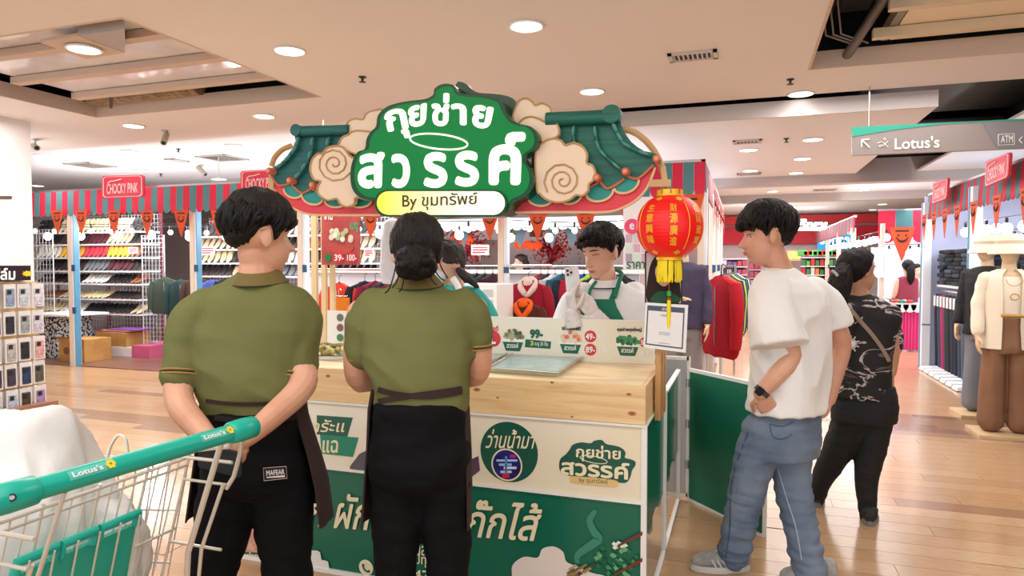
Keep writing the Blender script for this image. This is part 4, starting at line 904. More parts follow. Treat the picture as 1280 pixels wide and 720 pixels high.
# side: green fabric behind clear acrylic, white uprights
def sidebay(y0, y1):
    n = 10; mb = MB(); vs = []
    for i in range(n+1):
        y = y0+(y1-y0)*i/n; x = KX-.012+.005*math.sin(i*2.1); vs += [(x, y, ZT-.012), (x, y, .3+.03*math.sin(i*1.3))]
    mb.add(vs, [(2*i, 2*i+1, 2*i+3, 2*i+2) for i in range(n)]); mb.build('green_cloth', M_GREEN, t)
    MB().box(KX-.005, y0, .02, KX-.002, y1, .32).build('clear_pane', M_CLEAR, t)
sidebay(KY+.03, 3.42); sidebay(3.46, KB-.03)
for y in (3.44, KB-.015): MB().box(KX-.014, y-.013, 0, KX+.006, y+.013, ZT).build('edge_strip', M_EDGE, t)
MB().box(KX-.014, KY, 0, KX+.006, KB, .015).build('edge_strip', M_EDGE, t)
# printed front -----------------------------------------------------
def lettr(s, x0, y0, x1, y1, m, bold=0, dx=0, name='lettering', sh=0, sl=0): # sl: slope px drop over the width
    return text(s, pq4([(x0+dx, y0), (x1+dx, y0+sl), (x1, y1+sl), (x0, y1)], Y=KY-.001), m, t, bold=bold, shear=sh, name=name)
def pdisc(cx, cy_, rpx, m, z, name='printed_disc'):
    c = P(cx, cy_, Y=KY-z); r = rpx*((c-C0).dot(FW))/F; MB().prism(disc(c, r, XU, ZU, 40), (0, -.0006, 0)).build(name, m, t); return c, r
def pshape(pts, m, z, name='printed_shape', smooth=True, k=4):
    w = [P(x, y, Y=KY-z) for x, y in pts]; w = crom(w, k) if smooth else w; return MB().prism(w, (0, -.0006, 0)).build(name, m, t)
pdisc(636, 565, 38, M_GREEND, .001)
pdisc(633.5, 581, 20.5, M_LET, .002)
c, r = pdisc(633.5, 581, 18.5, mat('night_photo', srgb(34, 40, 150), .4, nscale=20, col2=srgb(16, 14, 50)), .003)
for (x0, y0, x1, y1, cc) in [(621, 574, 647, 576.5, (170, 210, 255)), (624, 579, 640, 582, (150, 190, 250)), (630, 583, 646, 586, (210, 230, 255)), (626, 588, 640, 591, (190, 200, 240)), (628, 592, 637, 597, (210, 30, 50)), (638, 568, 645, 572, (180, 40, 120)), (632, 570, 634, 592, (120, 160, 240))]:
    quadbox(g(x0, y0, x1, y1), .0006).build('photo_detail', cm(*cc), t).location.y = -.0045+ (0)
lettr('ว่านน้ำมา', 607, 536, 669, 560, M_LET, .008, sh=.35, sl=1)
logo_out = [(699, 580), (701, 573), (707, 568), (712, 562), (716, 556), (726, 553), (738, 554), (743, 551), (752, 550), (758, 555), (768, 557), (777, 560), (782, 566), (781, 572), (788, 574), (794, 577), (794, 582), (790, 588), (788, 596), (783, 603), (772, 603), (760, 600), (740, 597), (722, 596), (705, 593), (700, 588)]
pshape(logo_out, M_GREEND, .0015, 'logo_cloud')
lettr('กุยช่าย', 720, 555, 776, 576, M_LET, .022, sl=3)
lettr('สวรรค์', 701, 572, 787, 593, M_LET, .03, sl=7)
el = [P(742+17*math.cos(a*PI/16), 574.5+4.2*math.sin(a*PI/16)+(3*math.cos(a*PI/16)), Y=KY-.004) for a in range(32)]; MB().tube(el, .0018, 4, closed=True).build('halo_ring', M_LET, t)
pshape([(716, 595), (768, 600), (771, 604), (768, 609), (718, 604), (713, 600)], mat('banner_tan', srgb(226, 194, 130), .5), .0025, 'banner', k=2)
lettr('by ขุมทรัพย์', 724, 596, 760, 604, M_GREEND, .006, sl=3)
pshape([(396, 519), (441, 522), (434, 546), (396, 543)], mat('dark_green_tab', srgb(22, 92, 74), .4), .001, smooth=False); lettr('กรัะแ', 388, 524, 431, 540, M_LET, .012, sh=.2)
pshape([(400, 543), (448, 547), (441, 571), (402, 567)], mat('green_tab', srgb(26, 140, 108), .4), .002, smooth=False); lettr('ต แฉ', 386, 550, 423, 566, M_LET, .02, sh=.1)
pshape([(437, 587), (446, 572), (452, 566), (470, 562), (480, 588), (460, 590)], mat('slate_shape', srgb(92, 90, 96), .5), .001, k=3)
pshape([(589, 574), (598, 570), (600, 588), (590, 596)], cm(90, 60, 90), .001, smooth=False)
# green part
lettr('ก ผักจุกๆ ไม่กั๊กไส้', 385, 610, 678, 672, M_LET, .014, sh=.3, sl=19)
M_G2 = mat('print_pale_green', srgb(60, 140, 116), .4)
steam = crom([P(x, y, Y=KY-.001) for x, y in [(745, 638), (737, 650), (742, 664), (748, 674), (735, 684), (722, 694), (722, 704)]], 4, False)
mb = MB(); n = len(steam)
vs = []
for i, p in enumerate(steam):
    d = (steam[min(i+1, n-1)]-steam[max(i-1, 0)]).normalized(); q = d.cross(YU); w_ = .017*math.sin(PI*(.12+.76*i/(n-1)))**.8; vs += [p+q*w_, p-q*w_]
mb.add(vs, [(2*i, 2*i+1, 2*i+3, 2*i+2) for i in range(n-1)]).build('steam_swirl', M_G2, t)
pshape([(640, 722), (641, 706), (655, 696), (672, 697), (678, 686), (692, 683), (704, 690), (708, 702), (722, 708), (740, 716), (760, 724), (760, 760), (640, 750)], mat('print_cloud', srgb(236, 224, 214), .4), .001, 'cloud_print')
for k in range(46):
    a = random.random()*6.28; rr = math.sqrt(random.random()); x, y = 772+27*rr*math.cos(a), 699+21*rr*math.sin(a)+random.random()*5
    pshape([(x-3, y-1), (x, y-4), (x+4, y), (x, y+3)], cm(*random.choice([(24, 120, 70), (60, 150, 90), (14, 88, 60), (110, 176, 120)])), .0015+k*.00006, 'chive_print', False)
for k in range(7): x, y = 766+random.random()*16, 678+random.random()*7; pshape([(x-3, y), (x, y-3), (x+4, y+1), (x, y+3)], cm(238, 240, 226), .005+k*.0002, 'garlic_print', False)
for k in range(16): x, y = 702+random.random()*38, 706+random.random()*14; pshape([(x-5, y+2), (x+4, y-4), (x+6, y-2), (x-3, y+4)], cm(*random.choice([(120, 90, 60), (150, 130, 80), (90, 60, 44), (180, 160, 120)])), .003+k*.0002, 'noodle_print', False)
for (a, b) in (((772, 681), (804, 664)), ((768, 717), (804, 697))): pshape([(a[0], a[1]), (b[0]-1, b[1]), (b[0]-1, b[1]+5), (a[0], a[1]+3)], cm(120, 50, 44), .007, 'chopstick_print', False)
pshape([(301, 690), (300, 660), (306, 640), (318, 636), (326, 650), (328, 690)], mat('food_photo', srgb(224, 176, 160), .5, nscale=30, col2=srgb(190, 130, 110)), .001, 'food_print')
pshape([(286, 722), (287, 700), (296, 690), (310, 690), (326, 692), (334, 702), (334, 722)], M_GREEND, .0015, 'logo_cloud'); lettr('กุยช่าย', 298, 689, 323, 701, M_LET, .03, sl=1); lettr('สวรรค์', 293, 699, 330, 714, M_LET, .03, sl=1)
pshape([(384, 720), (386, 692), (392, 688), (400, 690), (402, 700), (410, 702), (410, 722)], mat('print_white', srgb(238, 236, 232), .4), .001, 'cloud_print', k=2); pshape([(386, 711), (424, 715), (424, 730), (386, 726)], cm(50, 80, 70), .002, smooth=False); lettr('แฟรนไชส์', 390, 714, 412, 724, M_LET, .01, sl=1)
pdisc(457.5, 709.5, 10, M_LET, .001); MB().tube(crom([P(x, y, Y=KY-.003) for x, y in [(454, 705), (454.5, 710), (458, 714), (462, 714)]], 4, False), [.006]*3+[.004]*7+[.006]*3, 6).build('phone_symbol', M_GREEND, t)
lettr('มีโสนสด', 502, 675, 540, 693, M_LET, .01, sl=2); lettr('ที่ปทุม', 511, 690, 541, 708, M_LET, .01, sl=2); lettr('0647', 497, 711, 538, 724, M_LET, .02, sl=2)
# pine riser --------------------------------------------------------
t = empty('pine_riser', (-1.4, 3.0, ZT), 'knotty pine box on the counter, empty at its right end', 'wooden box')
MB().bbox(KL+.05, KY-.004, ZT+.001, KX-.001, KY+.018, ZW, .0015).build('front_board', M_PINE, t)
MB().bbox(KX-.02, KY+.02, ZT+.001, KX-.001, 3.32, ZW, .0015).build('side_board', M_PINE, t)
M_PINEL = M_PINE.copy(); M_PINEL.name = 'pine_top'
for n_ in M_PINEL.node_tree.nodes:
    if n_.type == 'VALTORGB' and n_.color_ramp.elements[1].position > .5: n_.color_ramp.elements[0].color = srgb(228, 200, 150)+(1,); n_.color_ramp.elements[1].color = srgb(248, 232, 196)+(1,)
for k in range(5): y0 = KY+.018+k*.117; MB().bbox(KL+.05, y0, ZW-.02, KX-.021, y0+.1155, ZW, .001).build('top_board', M_PINEL, t)
for x, y, r in ((596, 487, .011), (622, 497, .005), (715, 521, .005), (786, 493, .008), (790, 517, .012), (410, 470, .009), (690, 478, .006)):
    c = P(x, y, Y=KY-.0045)
    for k, (q_, m_) in enumerate(((1, cm(190, 136, 84)), (.55, cm(140, 88, 50)))): MB().prism([c-YU*.0005*k+XU*(r*1.5*q_*math.cos(a*PI/8))+ZU*(r*.8*q_*math.sin(a*PI/8)) for a in range(16)], (0, -.0004, 0)).build('knot', m_, t)
# menu board --------------------------------------------------------
MY = 3.3; zt = 1.18
t = empty('menu_board', (-1.3, MY, ZW), 'long low cream menu board standing at the back of the pine box', 'menu board')
TLx = -2.1; a = P(602, 395, Y=MY).z; b = P(802, 404, Y=MY).z; print('menu z', a, b)
zt = (a+b)/2
MB().box(TLx, MY, ZW, -.40, MY+.012, zt).build('board', mat('menu_cream', srgb(236, 230, 206), .35, nscale=1.2, col2=srgb(244, 240, 226)), t)
MB().box(TLx, MY-.002, zt, -.40, MY+.014, zt+.006).build('top_edge', M_EDGE, t)
ml = lambda s, x0, y0, x1, y1, m, bold=0, sl=0, z=0: text(s, pq4([(x0, y0), (x1, y0+sl), (x1, y1+sl), (x0, y1)], Y=MY-.002-z), m, t, bold=bold)
def mdisc(cx, cy_, rp, m, z=.001, name='red_disc'):
    c = P(cx, cy_, Y=MY-z); r = rp*((c-C0).dot(FW))/F; MB().prism(disc(c, r, XU, ZU, 28), (0, -.0006, 0)).build(name, m, t); return c, r
MR = cm(214, 58, 70); MG = cm(18, 104, 78); MW = cm(250, 246, 240); MK = cm(40, 44, 40)
def bowl(cx, cy_, wpx, cols, z=.002):
    c = P(cx, cy_, Y=MY-z); r = wpx/2*((c-C0).dot(FW))/F
    MB().prism([c+V((r*.95, 0, 0)), c+V((r*.6, 0, -r*.95)), c+V((-r*.6, 0, -r*.95)), c+V((-r*.95, 0, 0))], (0, -.0006, 0)).build('bowl_print', MG, t)
    MB().prism([c+V((r, 0, .002)), c+V((r*.92, 0, -r*.22)), c+V((-r*.92, 0, -r*.22)), c+V((-r, 0, .002))], (0, -.0010, 0)).build('bowl_rim', MW, t)
    for k in range(26):
        a = PI*random.random(); rr = r*math.sqrt(random.random())*.9; q = c+V((math.cos(a)*rr, -.0012-k*.00005, math.sin(a)*rr*.85)); MB().prism(disc(q, r*.17, XU, ZU, 7), (0, -.0003, 0)).build('food_print', cm(*random.choice(cols)), t)
    text('สวรรค์', [c+V((-r*.5, -.002, -r*.3)), c+V((r*.5, -.002, -r*.3)), c+V((r*.5, -.002, -r*.7)), c+V((-r*.5, -.002, -r*.7))], MW, t, bold=.02)
bowl(641, 424, 31, [(120, 130, 90), (90, 96, 70), (176, 180, 140), (70, 90, 50)]); bowl(713, 427, 31, [(226, 150, 110), (240, 200, 170), (220, 120, 90), (236, 220, 200)]); bowl(784.5, 430, 31, [(30, 120, 70), (60, 150, 90), (20, 90, 60)])
ml('ขายดี', 610.5, 407, 623, 414, MR, .02); mdisc(616.5, 423.5, 10, MR); ml('L', 613, 418, 620, 430, MW, .05, z=.002)
ml('99-', 662.5, 411.5, 679, 423, MG, .06)
q = pq4([(657, 424), (689, 427), (688, 436), (656, 434)], Y=MY-.001); quadbox(q, .0006).build('green_stroke', MG, t); ml('3', 663, 426, 667, 432, cm(230, 214, 90), .03, z=.002); ml('เมนู 25 ชิ้น', 668.5, 426, 685, 433, MW, .01, 1, .002)
ml('เปาะเปี๊ยะสด', 702.5, 406.5, 726, 412.5, MK, .05, .5)
for y, s in ((420.5, '49-'), (437, '89-')): mdisc(738, y, 7.5, MR); ml(s, 732, y-4, 744, y+4, MW, .03, z=.002); q = pq(748, y-2.5, 761, y+3, Y=MY-.001); ml('5 ชิ้น', 748, y-2.5, 761, y+3.5, cm(252, 250, 246), .04)
ml('กุยช่ายถุงใหญ่', 771.5, 409, 802, 415, MK, .05, .5); mdisc(806, 428, 6.5, MR); ml('59-', 801, 425, 811, 431, MW, .03, z=.002); ml('8 ชิ้น', 801, 438, 815, 445, cm(250, 248, 244), .05)
# small dumpling leaflet at the left end of the board
q = pq4([(409, 388), (441, 389), (441, 431), (409, 430)], Y=MY-.03); t2 = empty('leaflet', q[3], 'small white leaflet with three round dishes left of the woman in green', 'leaflet'); quadbox(q, .006).build('sheet', MW, t2)
for k in range(3):
    c = P(425, 397+k*12.5, Y=MY-.034); MB().prism(disc(c, .021, XU, ZU, 18), (0, -.001, 0)).build('dish_print', cm(*[(110, 120, 100), (140, 90, 90), (80, 140, 80)][k]), t2)
    text('กุยช่าย', pq(434, 394+k*12.5, 440, 397+k*12.5, Y=MY-.034), MK, t2)
# trays ------------------------------------------------------------
M_TRAY = mat('tray_metal', srgb(206, 212, 212), .2, .85)
M_ICE = mat('tray_film_reflection', srgb(196, 222, 222), .08, nscale=30, col2=srgb(150, 186, 190), bump=.4, bscale=30, stretch=(1, 3, 1))  # ribbed reflections put into the film's two aqua tones
def tray(c4, label, h=.022):
    q = [P(x, y, Z=ZW+.001) for x, y in c4]; c = sum(q, V((0, 0, 0)))/4; t = empty('metal_tray', (c.x, c.y, ZW+.001), label, 'tray')
    o = [p+(p-c)*.0+ZU*h for p in q]; ins = [p+(c-p).normalized()*.022+ZU*h for p in q]; bt = [p+(c-p).normalized()*.03+ZU*.003 for p in q]; ob = [p+(c-p).normalized()*.02 for p in q]
    MB().ring([ob, o, ins, bt], True).build('pan', M_TRAY, t)
    f = [p+(c-p).normalized()*.026+ZU*(h-.007) for p in q]; MB().prism(f, (0, 0, .004)).build('wrapped_food', M_ICE, t)
    MB().tube(o, .004, 6, closed=True).build('rolled_rim', M_TRAY, t, True)
tray([(609, 466), (697, 472), (735, 447), (653, 440)], 'large square metal tray of wrapped food on the pine box right of the woman'); tray([(560, 463), (604, 463), (648, 439), (600, 436)], 'partly hidden metal tray just left of the large square tray')
q4 = [(375, 450), (440, 450), (446, 437), (388, 436)]
t = empty('metal_tray', P(410, 445, Z=ZW), 'metal tray under the heap of fried rolls between the two people in green', 'tray'); q = [P(x, y, Z=ZW+.001) for x, y in q4]; MB().prism(q, (0, 0, .018)).build('pan', M_TRAY, t)
for i in range(34):
    c = P(random.uniform(394, 440), random.uniform(441, 446), Z=ZW+.02); L = random.uniform(.035, .055); a = random.uniform(0, PI); zz = ZW+.03+random.random()*.045*(1-abs(i % 17-8)/12); d = V((math.cos(a), math.sin(a)*.6, random.uniform(-.25, .25)))*L
    c.z = zz; MB().tube([c-d, c-d*.3+ZU*.004, c+d*.4+ZU*.003, c+d], [.008, .012, .011, .007], 8, round_=False).build('fried_roll', cm(*random.choice([(150, 140, 70), (176, 160, 96), (120, 116, 56), (196, 184, 130)])), smooth=True, label='olive green fried roll in the heap left of the woman in green', cat='fried roll', group='heap of fried rolls on the counter')
# slatted posts -----------------------------------------------------
t = empty('slat_post', (KX+.01, 3.0, ZT), 'gold brown triple slats standing at the right end of the pine box', 'post')
for k in range(3): y = 2.93+k*.085; MB().box(KX+.008, y, ZT-.03, KX+.03, y+.055, 1.74).build('slat', M_GOLD, t)
t = empty('slat_post', (P(395, 400, Y=4.4).x, 4.4, 0), 'three pale gold slats standing behind the counter left of the menu poster', 'post')
for x, w in ((383, .045), (395, .04), (405.5, .035)): p = P(x, 400, Y=4.4); MB().box(p.x-w/2, 4.5, 0, p.x+w/2, 4.53, 2.25).build('slat', mat('pale_gold', srgb(226, 204, 158), .5), t)
# picture and payment placard ----------------------------------------
YQ = 2.9
q = pq4([(806, 314), (853, 316), (853, 381), (806, 379)], Y=YQ+.02)
t = empty('portrait_frame', q[3], 'glossy framed portrait of a long haired woman below the lantern tassel', 'picture'); quadbox(q, .02).build('frame', cm(60, 56, 58, 30), t)
i_ = lambda pts, m, z, nm='print', k=4: MB().prism(crom([P(x, y, Y=YQ+.02-z) for x, y in pts], k), (0, -.0006, 0)).build(nm, m, t)
quadbox(pq4([(808, 316), (851, 318), (851, 379), (808, 377)], Y=YQ+.018), .001).build('backdrop', cm(196, 188, 186, 25), t)
i_([(809, 376), (811, 340), (818, 322), (830, 318), (842, 322), (848, 342), (850, 377), (830, 378)], cm(48, 34, 38, 30), .004, 'long_hair'); i_([(819, 338), (824, 330), (836, 330), (840, 340), (838, 352), (830, 358), (822, 352)], cm(226, 184, 164, 40), .005, 'face')
i_([(814, 377), (820, 366), (830, 364), (842, 367), (850, 377)], cm(40, 84, 60, 40), .006, 'dress'); i_([(825, 350), (830, 348.5), (835, 350), (830, 352.5)], cm(196, 60, 66), .006, 'lips', 2)
q = pq4([(807, 378), (860, 381.5), (857, 441), (804, 434)], Y=YQ)
t = empty('payment_placard', q[3], 'white framed payment placard with navy border, hung under the portrait', 'placard'); quadbox(q, .015).build('frame', M_WHITE, t)
L4 = lambda u, v: (q[0]*(1-u)+q[1]*u)*(1-v)+(q[3]*(1-u)+q[2]*u)*v
def sub(u0, v0, u1, v1, z): return [L4(u0, v0)-YU*z, L4(u1, v0)-YU*z, L4(u1, v1)-YU*z, L4(u0, v1)-YU*z]
quadbox(sub(.05, .06, .93, .93, .002), .001).build('navy_border', cm(70, 84, 108), t); quadbox(sub(.08, .17, .90, .90, .003), .001).build('sheet', cm(236, 234, 236), t)
text('เป๋าตัง', sub(.4, .08, .56, .145, .003), M_WHITE, t, bold=.02); text('สแกนจ่าย', sub(.38, .22, .56, .27, .004), MK, t)
for v in (.62, .66, .85): quadbox(sub(.36, v, .62, v+.012, .0045), .0005).build('text_line', cm(150, 150, 156), t)
# ================================================================ ROOF SIGN
SYN = 3.0
s = lambda x, y, z=0: P(x, y, Y=SYN-z)
t = sign = empty('kiosk_sign', s(556, 268), 'big green cloud shaped kiosk sign with teal tiled roof ends and cream clouds', 'sign')
def A2(pts): return [(320+x/3.6, 80+y/3.6) for x, y in pts]
def A3(pts): return [(600+x/3.6, 80+y/3.6) for x, y in pts]
def plate(pts, m, z, th, name, k=4, smooth=True):
    w_ = [P(x, y, Y=SYN-z) for x, y in pts]; w_ = crom(w_, k) if smooth else w_
    return MB().prism(w_, (0, th, 0)).build(name, m, t)
M_RT = mat('roof_teal', srgb(18, 104, 100), .5, nscale=6, col2=srgb(12, 84, 84), bump=.3, bscale=12, stretch=(.3, .3, 8)); M_RT2 = mat('roof_teal_light', srgb(84, 152, 144), .5); M_RG = mat('roof_green_right', srgb(16, 112, 92), .5, nscale=6, col2=srgb(10, 88, 74), bump=.3, bscale=12, stretch=(.3, .3, 8)); M_LOBE = mat('eave_teal', srgb(28, 148, 140), .5)
M_SR = mat('sign_red', srgb(226, 62, 76), .5); M_RIM = mat('sign_cream_rim', srgb(236, 196, 150), .5); M_SAL = mat('salmon_cap', srgb(206, 116, 84), .5); M_CLD = mat('cloud_cream', srgb(240, 214, 186), .5); M_TAN = mat('tan_line', srgb(196, 152, 98), .5)
def spiral(cx, cy_, r, z, turns=2.1, ph=0): # px
    pts = [s(cx+r*(1-i/26*.93)*math.cos(ph+turns*2*PI*i/26), cy_+r*(1-i/26*.93)*math.sin(ph+turns*2*PI*i/26), z) for i in range(27)]; MB().tube(pts, .004, 5).build('swirl_line', M_TAN, t)
# red crescents
redL = A2([(60, 470), (70, 540), (100, 590), (160, 645), (240, 678), (400, 680), (560, 680), (560, 560), (300, 540), (150, 500)]); plate(redL, M_SR, .0, .05, 'red_eave')
MB().tube(crom([s(x, y, .004) for x, y in A2([(62, 500), (80, 560), (120, 615), (180, 655), (250, 678), (400, 680), (560, 680)])], 4, False), .006, 6).build('cream_rim', M_RIM, t)
redR = A3([(160, 668), (160, 560), (500, 540), (700, 500), (770, 465), (775, 500), (740, 570), (690, 620), (620, 655), (560, 668), (400, 668)]); plate(redR, M_SR, .0, .05, 'red_eave')
MB().tube(crom([s(x, y, .004) for x, y in A3([(160, 668), (400, 667), (560, 667), (630, 652), (700, 615), (750, 560), (780, 490), (786, 465)])], 4, False), .006, 6).build('cream_rim', M_RIM, t)
def lobe(pts3, A):  # eave lobe between three points: left, bottom, right (crop px)
    (x0, y0), (xm, ym), (x1, y1) = pts3; arc = []
    for i in range(13):
        u = i/12; a = PI*u; x = x0+(x1-x0)*(1-math.cos(a))/2; y = y0+(y1-y0)*u+(ym-(y0+y1)/2)*math.sin(a); arc.append((x, y))
    top = [(x1, y1-45), (x0, y0-45)]; plate(A(arc+top), M_LOBE, .006, .006, 'eave_lobe', smooth=False)
    MB().tube([s(x, y, .012) for x, y in A(arc)], .006, 6).build('lobe_rim', M_RIM, t)
for q in [((125, 560), (165, 602), (205, 585)), ((205, 585), (250, 632), (300, 610)), ((310, 615), (360, 645), (400, 625)), ((420, 620), (470, 645), (520, 615))]: lobe(q, A2)
for q in [((215, 600), (265, 638), (320, 615)), ((370, 612), (415, 628), (455, 590)), ((480, 590), (540, 618), (600, 565)), ((605, 560), (665, 580), (715, 520))]: lobe(q, A3)
roofL = A2([(170, 285), (240, 290), (420, 282), (440, 420), (420, 560), (290, 560), (250, 578), (205, 578), (160, 545), (115, 548), (72, 505), (65, 475), (110, 445), (150, 400), (178, 345)]); plate(roofL, M_RT, .012, .03, 'tiled_roof', k=2)
roofR = A3([(250, 235), (540, 220), (620, 230), (640, 290), (680, 350), (740, 392), (795, 405), (785, 455), (745, 495), (690, 512), (640, 520), (600, 548), (555, 556), (500, 548), (430, 560), (300, 560), (250, 400)]); plate(roofR, M_RG, .012, .03, 'tiled_roof', k=2)
for arc, A in (([(72, 508), (100, 545), (150, 540)], A2), ([(160, 540), (205, 580), (250, 560)], A2), ([(250, 560), (285, 575), (310, 560)], A2), ([(535, 520), (575, 560), (650, 518)], A3), ([(655, 500), (710, 515), (780, 455)], A3), ([(480, 560), (510, 545), (535, 530)], A3)):
    MB().tube(crom([s(x, y, .016) for x, y in A(arc)], 6, False), .006, 6).build('roof_rim', M_SAL, t)
# ridges
MB().tube([s(x, y, .03) for x, y in A2([(200, 303), (420, 298)])], .028, 16).build('ridge', M_RT, t, True); MB().tube([s(x, y, .03) for x, y in A3([(600, 238), (300, 250)])], .032, 16).build('ridge', M_RG, t, True)
for A, p, m, k_ in ((A2, (198, 303), M_RT, .32), (A3, (597, 232), M_RG, .42)):
    x, y = A([p])[0]; c = s(x, y, .02); MB().lathe(c, [(.001, -.04), (.095*k_, -.04), (.1*k_, -.03), (.1*k_, .03), (.09*k_, .04), (.001, .04)], 28, YU).build('ridge_end', m, t, True)
def beads(pts, A, n, m, r0, name='roll_tile'):
    c = crom([s(x, y, .03) for x, y in A(pts)], 8, False); r0 *= .56; MB().tube(c, .009, 10).build('tile_rib', M_RT if A is A2 else M_RG, t, True)
    for i in range(n):
        p = c[int((i+.6)/n*(len(c)-1))]; q = c[min(len(c)-1, int((i+.6)/n*(len(c)-1))+1)]; d = (q-p).normalized() if (q-p).length > 0 else ZU; R = d.to_track_quat('Z', 'Y').to_matrix()
        MB().ell(p-YU*.006, (r0*1.25, .008, r0*1.7), 12, 8, R).build(name, m, t, 'all')
beads([(195, 330), (180, 380), (140, 430), (95, 470)], A2, 4, M_RT2, .022); beads([(258, 330), (250, 400), (215, 470), (180, 515)], A2, 4, M_RT2, .024); beads([(330, 330), (322, 380), (300, 430)], A2, 2, M_RT2, .022)
beads([(597, 265), (625, 325), (665, 370), (770, 415)], A3, 4, M_RT2, .026); beads([(517, 280), (530, 360), (560, 410), (640, 480)], A3, 4, M_RT2, .028); beads([(425, 285), (422, 330), (440, 400)], A3, 2, M_RT2, .026)
for A, l in ((A2, [(65, 482), (157, 525), (258, 545)]), (A3, [(527, 512), (656, 485), (796, 428)])):
    for (x, y) in A(l):
        c = s(x, y, .05); MB().lathe(c, [(.001, -.02), (.013, -.02), (.0175, -.013), (.0175, .03), (.001, .03)], 20, YU).build('round_end_cap', M_SAL, t, True); MB().lathe(c-YU*.021, [(.001, -.003), (.008, -.003), (.010, .002), (.001, .002)], 18, YU).build('cap_boss', mat('cap_boss', srgb(236, 150, 110), .5), t)
# hoops
MB().tube(crom([s(x, y, -.03) for x, y in A2([(160, 368), (120, 385), (85, 420), (70, 460)])], 6, False), .014, 8).build('bamboo_hoop', M_TAN, t, True)
MB().tube(crom([s(x, y, -.03) for x, y in A3([(620, 292), (690, 305), (750, 350), (795, 410), (822, 480), (835, 560)])], 6, False), .014, 8).build('bamboo_hoop', mat('hoop_tan', srgb(206, 164, 112), .5), t, True)
MB().beam(s(812, 229.5, .0), s(838, 229, .0), .03, .03).beam(s(829, 208, .0), s(831, 234, .0), .02, .02).build('lantern_arm', mat('hoop_tan', srgb(206, 164, 112), .5), t)
MB().beam(s(341, 222), s(341, 244), .03, .03).build('end_post', mat('hoop_tan', srgb(206, 164, 112), .5), t)
# clouds
def cloud(pts, z, rim=True, k=4):
    plate(pts, M_CLD, z, .03, 'cloud', k)
    if rim: MB().tube(crom([s(x, y, z+.003) for x, y in pts], k), .0045, 5, closed=True).build('cloud_rim', M_TAN, t)
cloud(A2([(480, 330), (405, 320), (402, 290), (415, 258), (445, 245), (480, 248), (495, 222), (530, 208), (580, 215), (600, 330)]), .03)
cloud(A2([(500, 420), (380, 380), (376, 350), (390, 328), (415, 318), (430, 305), (470, 300), (540, 320), (540, 420)]), .045)
cloud(A2([(250, 500), (243, 470), (252, 430), (275, 405), (298, 402), (320, 378), (360, 368), (395, 378), (430, 420), (500, 430), (520, 600), (450, 600), (440, 628), (410, 642), (380, 630), (360, 605), (320, 612), (280, 585), (278, 550), (290, 528), (262, 520)]), .06)
x, y = A2([(352, 448)])[0]; spiral(x, y, 23, .064, 2.4, .5)
cloud(A3([(150, 250), (160, 195), (180, 162), (210, 155), (236, 170), (248, 185), (280, 176), (312, 192), (324, 225), (320, 260), (200, 290)]), .03)
cloud(A3([(170, 290), (190, 250), (225, 237), (262, 245), (290, 258), (330, 255), (352, 280), (355, 315), (330, 335), (270, 350)]), .045)
cloud(A3([(255, 560), (250, 400), (290, 350), (330, 335), (365, 345), (385, 365), (420, 355), (460, 370), (482, 405), (480, 445), (505, 455), (520, 490), (512, 520), (490, 540), (485, 570), (460, 592), (430, 590), (400, 612), (350, 622), (300, 610), (270, 585)]), .06)
x, y = A3([(372, 525)])[0]; spiral(x, y, 24, .064, 2.4, 2.5)
# green cloud light box
OUT = [(478, 268), (470, 260), (468, 251), (455, 249), (445, 243), (439, 232), (438, 215), (441, 200), (447, 190), (456, 186), (458, 174), (463, 165), (470, 158), (472, 145), (481, 135), (494, 129.5), (512, 126), (530, 124), (541, 119), (543, 111), (550, 106), (559, 104.5), (568, 107), (573, 115), (586, 118), (602, 119), (618, 122), (627, 127), (632, 138), (640, 150), (650, 155), (663, 158), (671, 166), (673, 178), (668, 187), (659, 193), (658, 203), (664, 212), (667, 224), (664, 238), (655, 247), (644, 252), (637, 260), (628, 267), (600, 270), (540, 270), (500, 270)]
M_SGD = mat('lightbox_side', srgb(4, 72, 36), .25, spec=.3); M_SGF = mat('lightbox_face', srgb(0, 122, 58), .35, emit=.18, spec=.2)
plate(OUT, M_SGD, .10, .17, 'light_box', 3)
cxm = sum(a for a, b in OUT)/len(OUT); cym = sum(b for a, b in OUT)/len(OUT)
IN = [(a+(cxm-a)*.028+(1.8 if a < cxm else -1.8), b+(cym-b)*.045) for a, b in OUT]; plate(IN, M_SGF, .103, .003, 'lit_face', 3)
# second, rear cloud layer peeking out at the top right
plate([(x+9, y+1) for x, y in [(560, 106), (572, 103), (580, 110), (590, 115), (615, 117), (632, 122), (640, 135), (648, 150), (668, 155), (676, 170), (672, 188), (662, 200), (665, 240), (600, 240), (560, 160)]], mat('lightbox_back', srgb(6, 62, 36), .3), -.02, .03, 'back_layer', 3)
M_GLOW = mat('lit_letter', srgb(255, 252, 226), .4, emit=.5); M_SH = mat('letter_edge', srgb(4, 100, 50), .4)
def sl_(txt, q, bold, m=M_GLOW): return text(txt, pq4(q, Y=SYN-.106), m, t, bold=bold)
sl_('กุ', [(479, 140), (506, 133), (514, 172), (487, 176)], .035)
sl_('ย', [(509.5, 134), (534, 128), (532.5, 157), (512, 160)], .042); sl_('ช่', [(539, 116), (563, 116.5), (561, 158), (540, 158)], .035); sl_('า', [(564, 129), (583.5, 130), (583.5, 157), (564, 156)], .042); sl_('ย', [(591, 130), (618, 134), (612, 162), (590, 159)], .042)
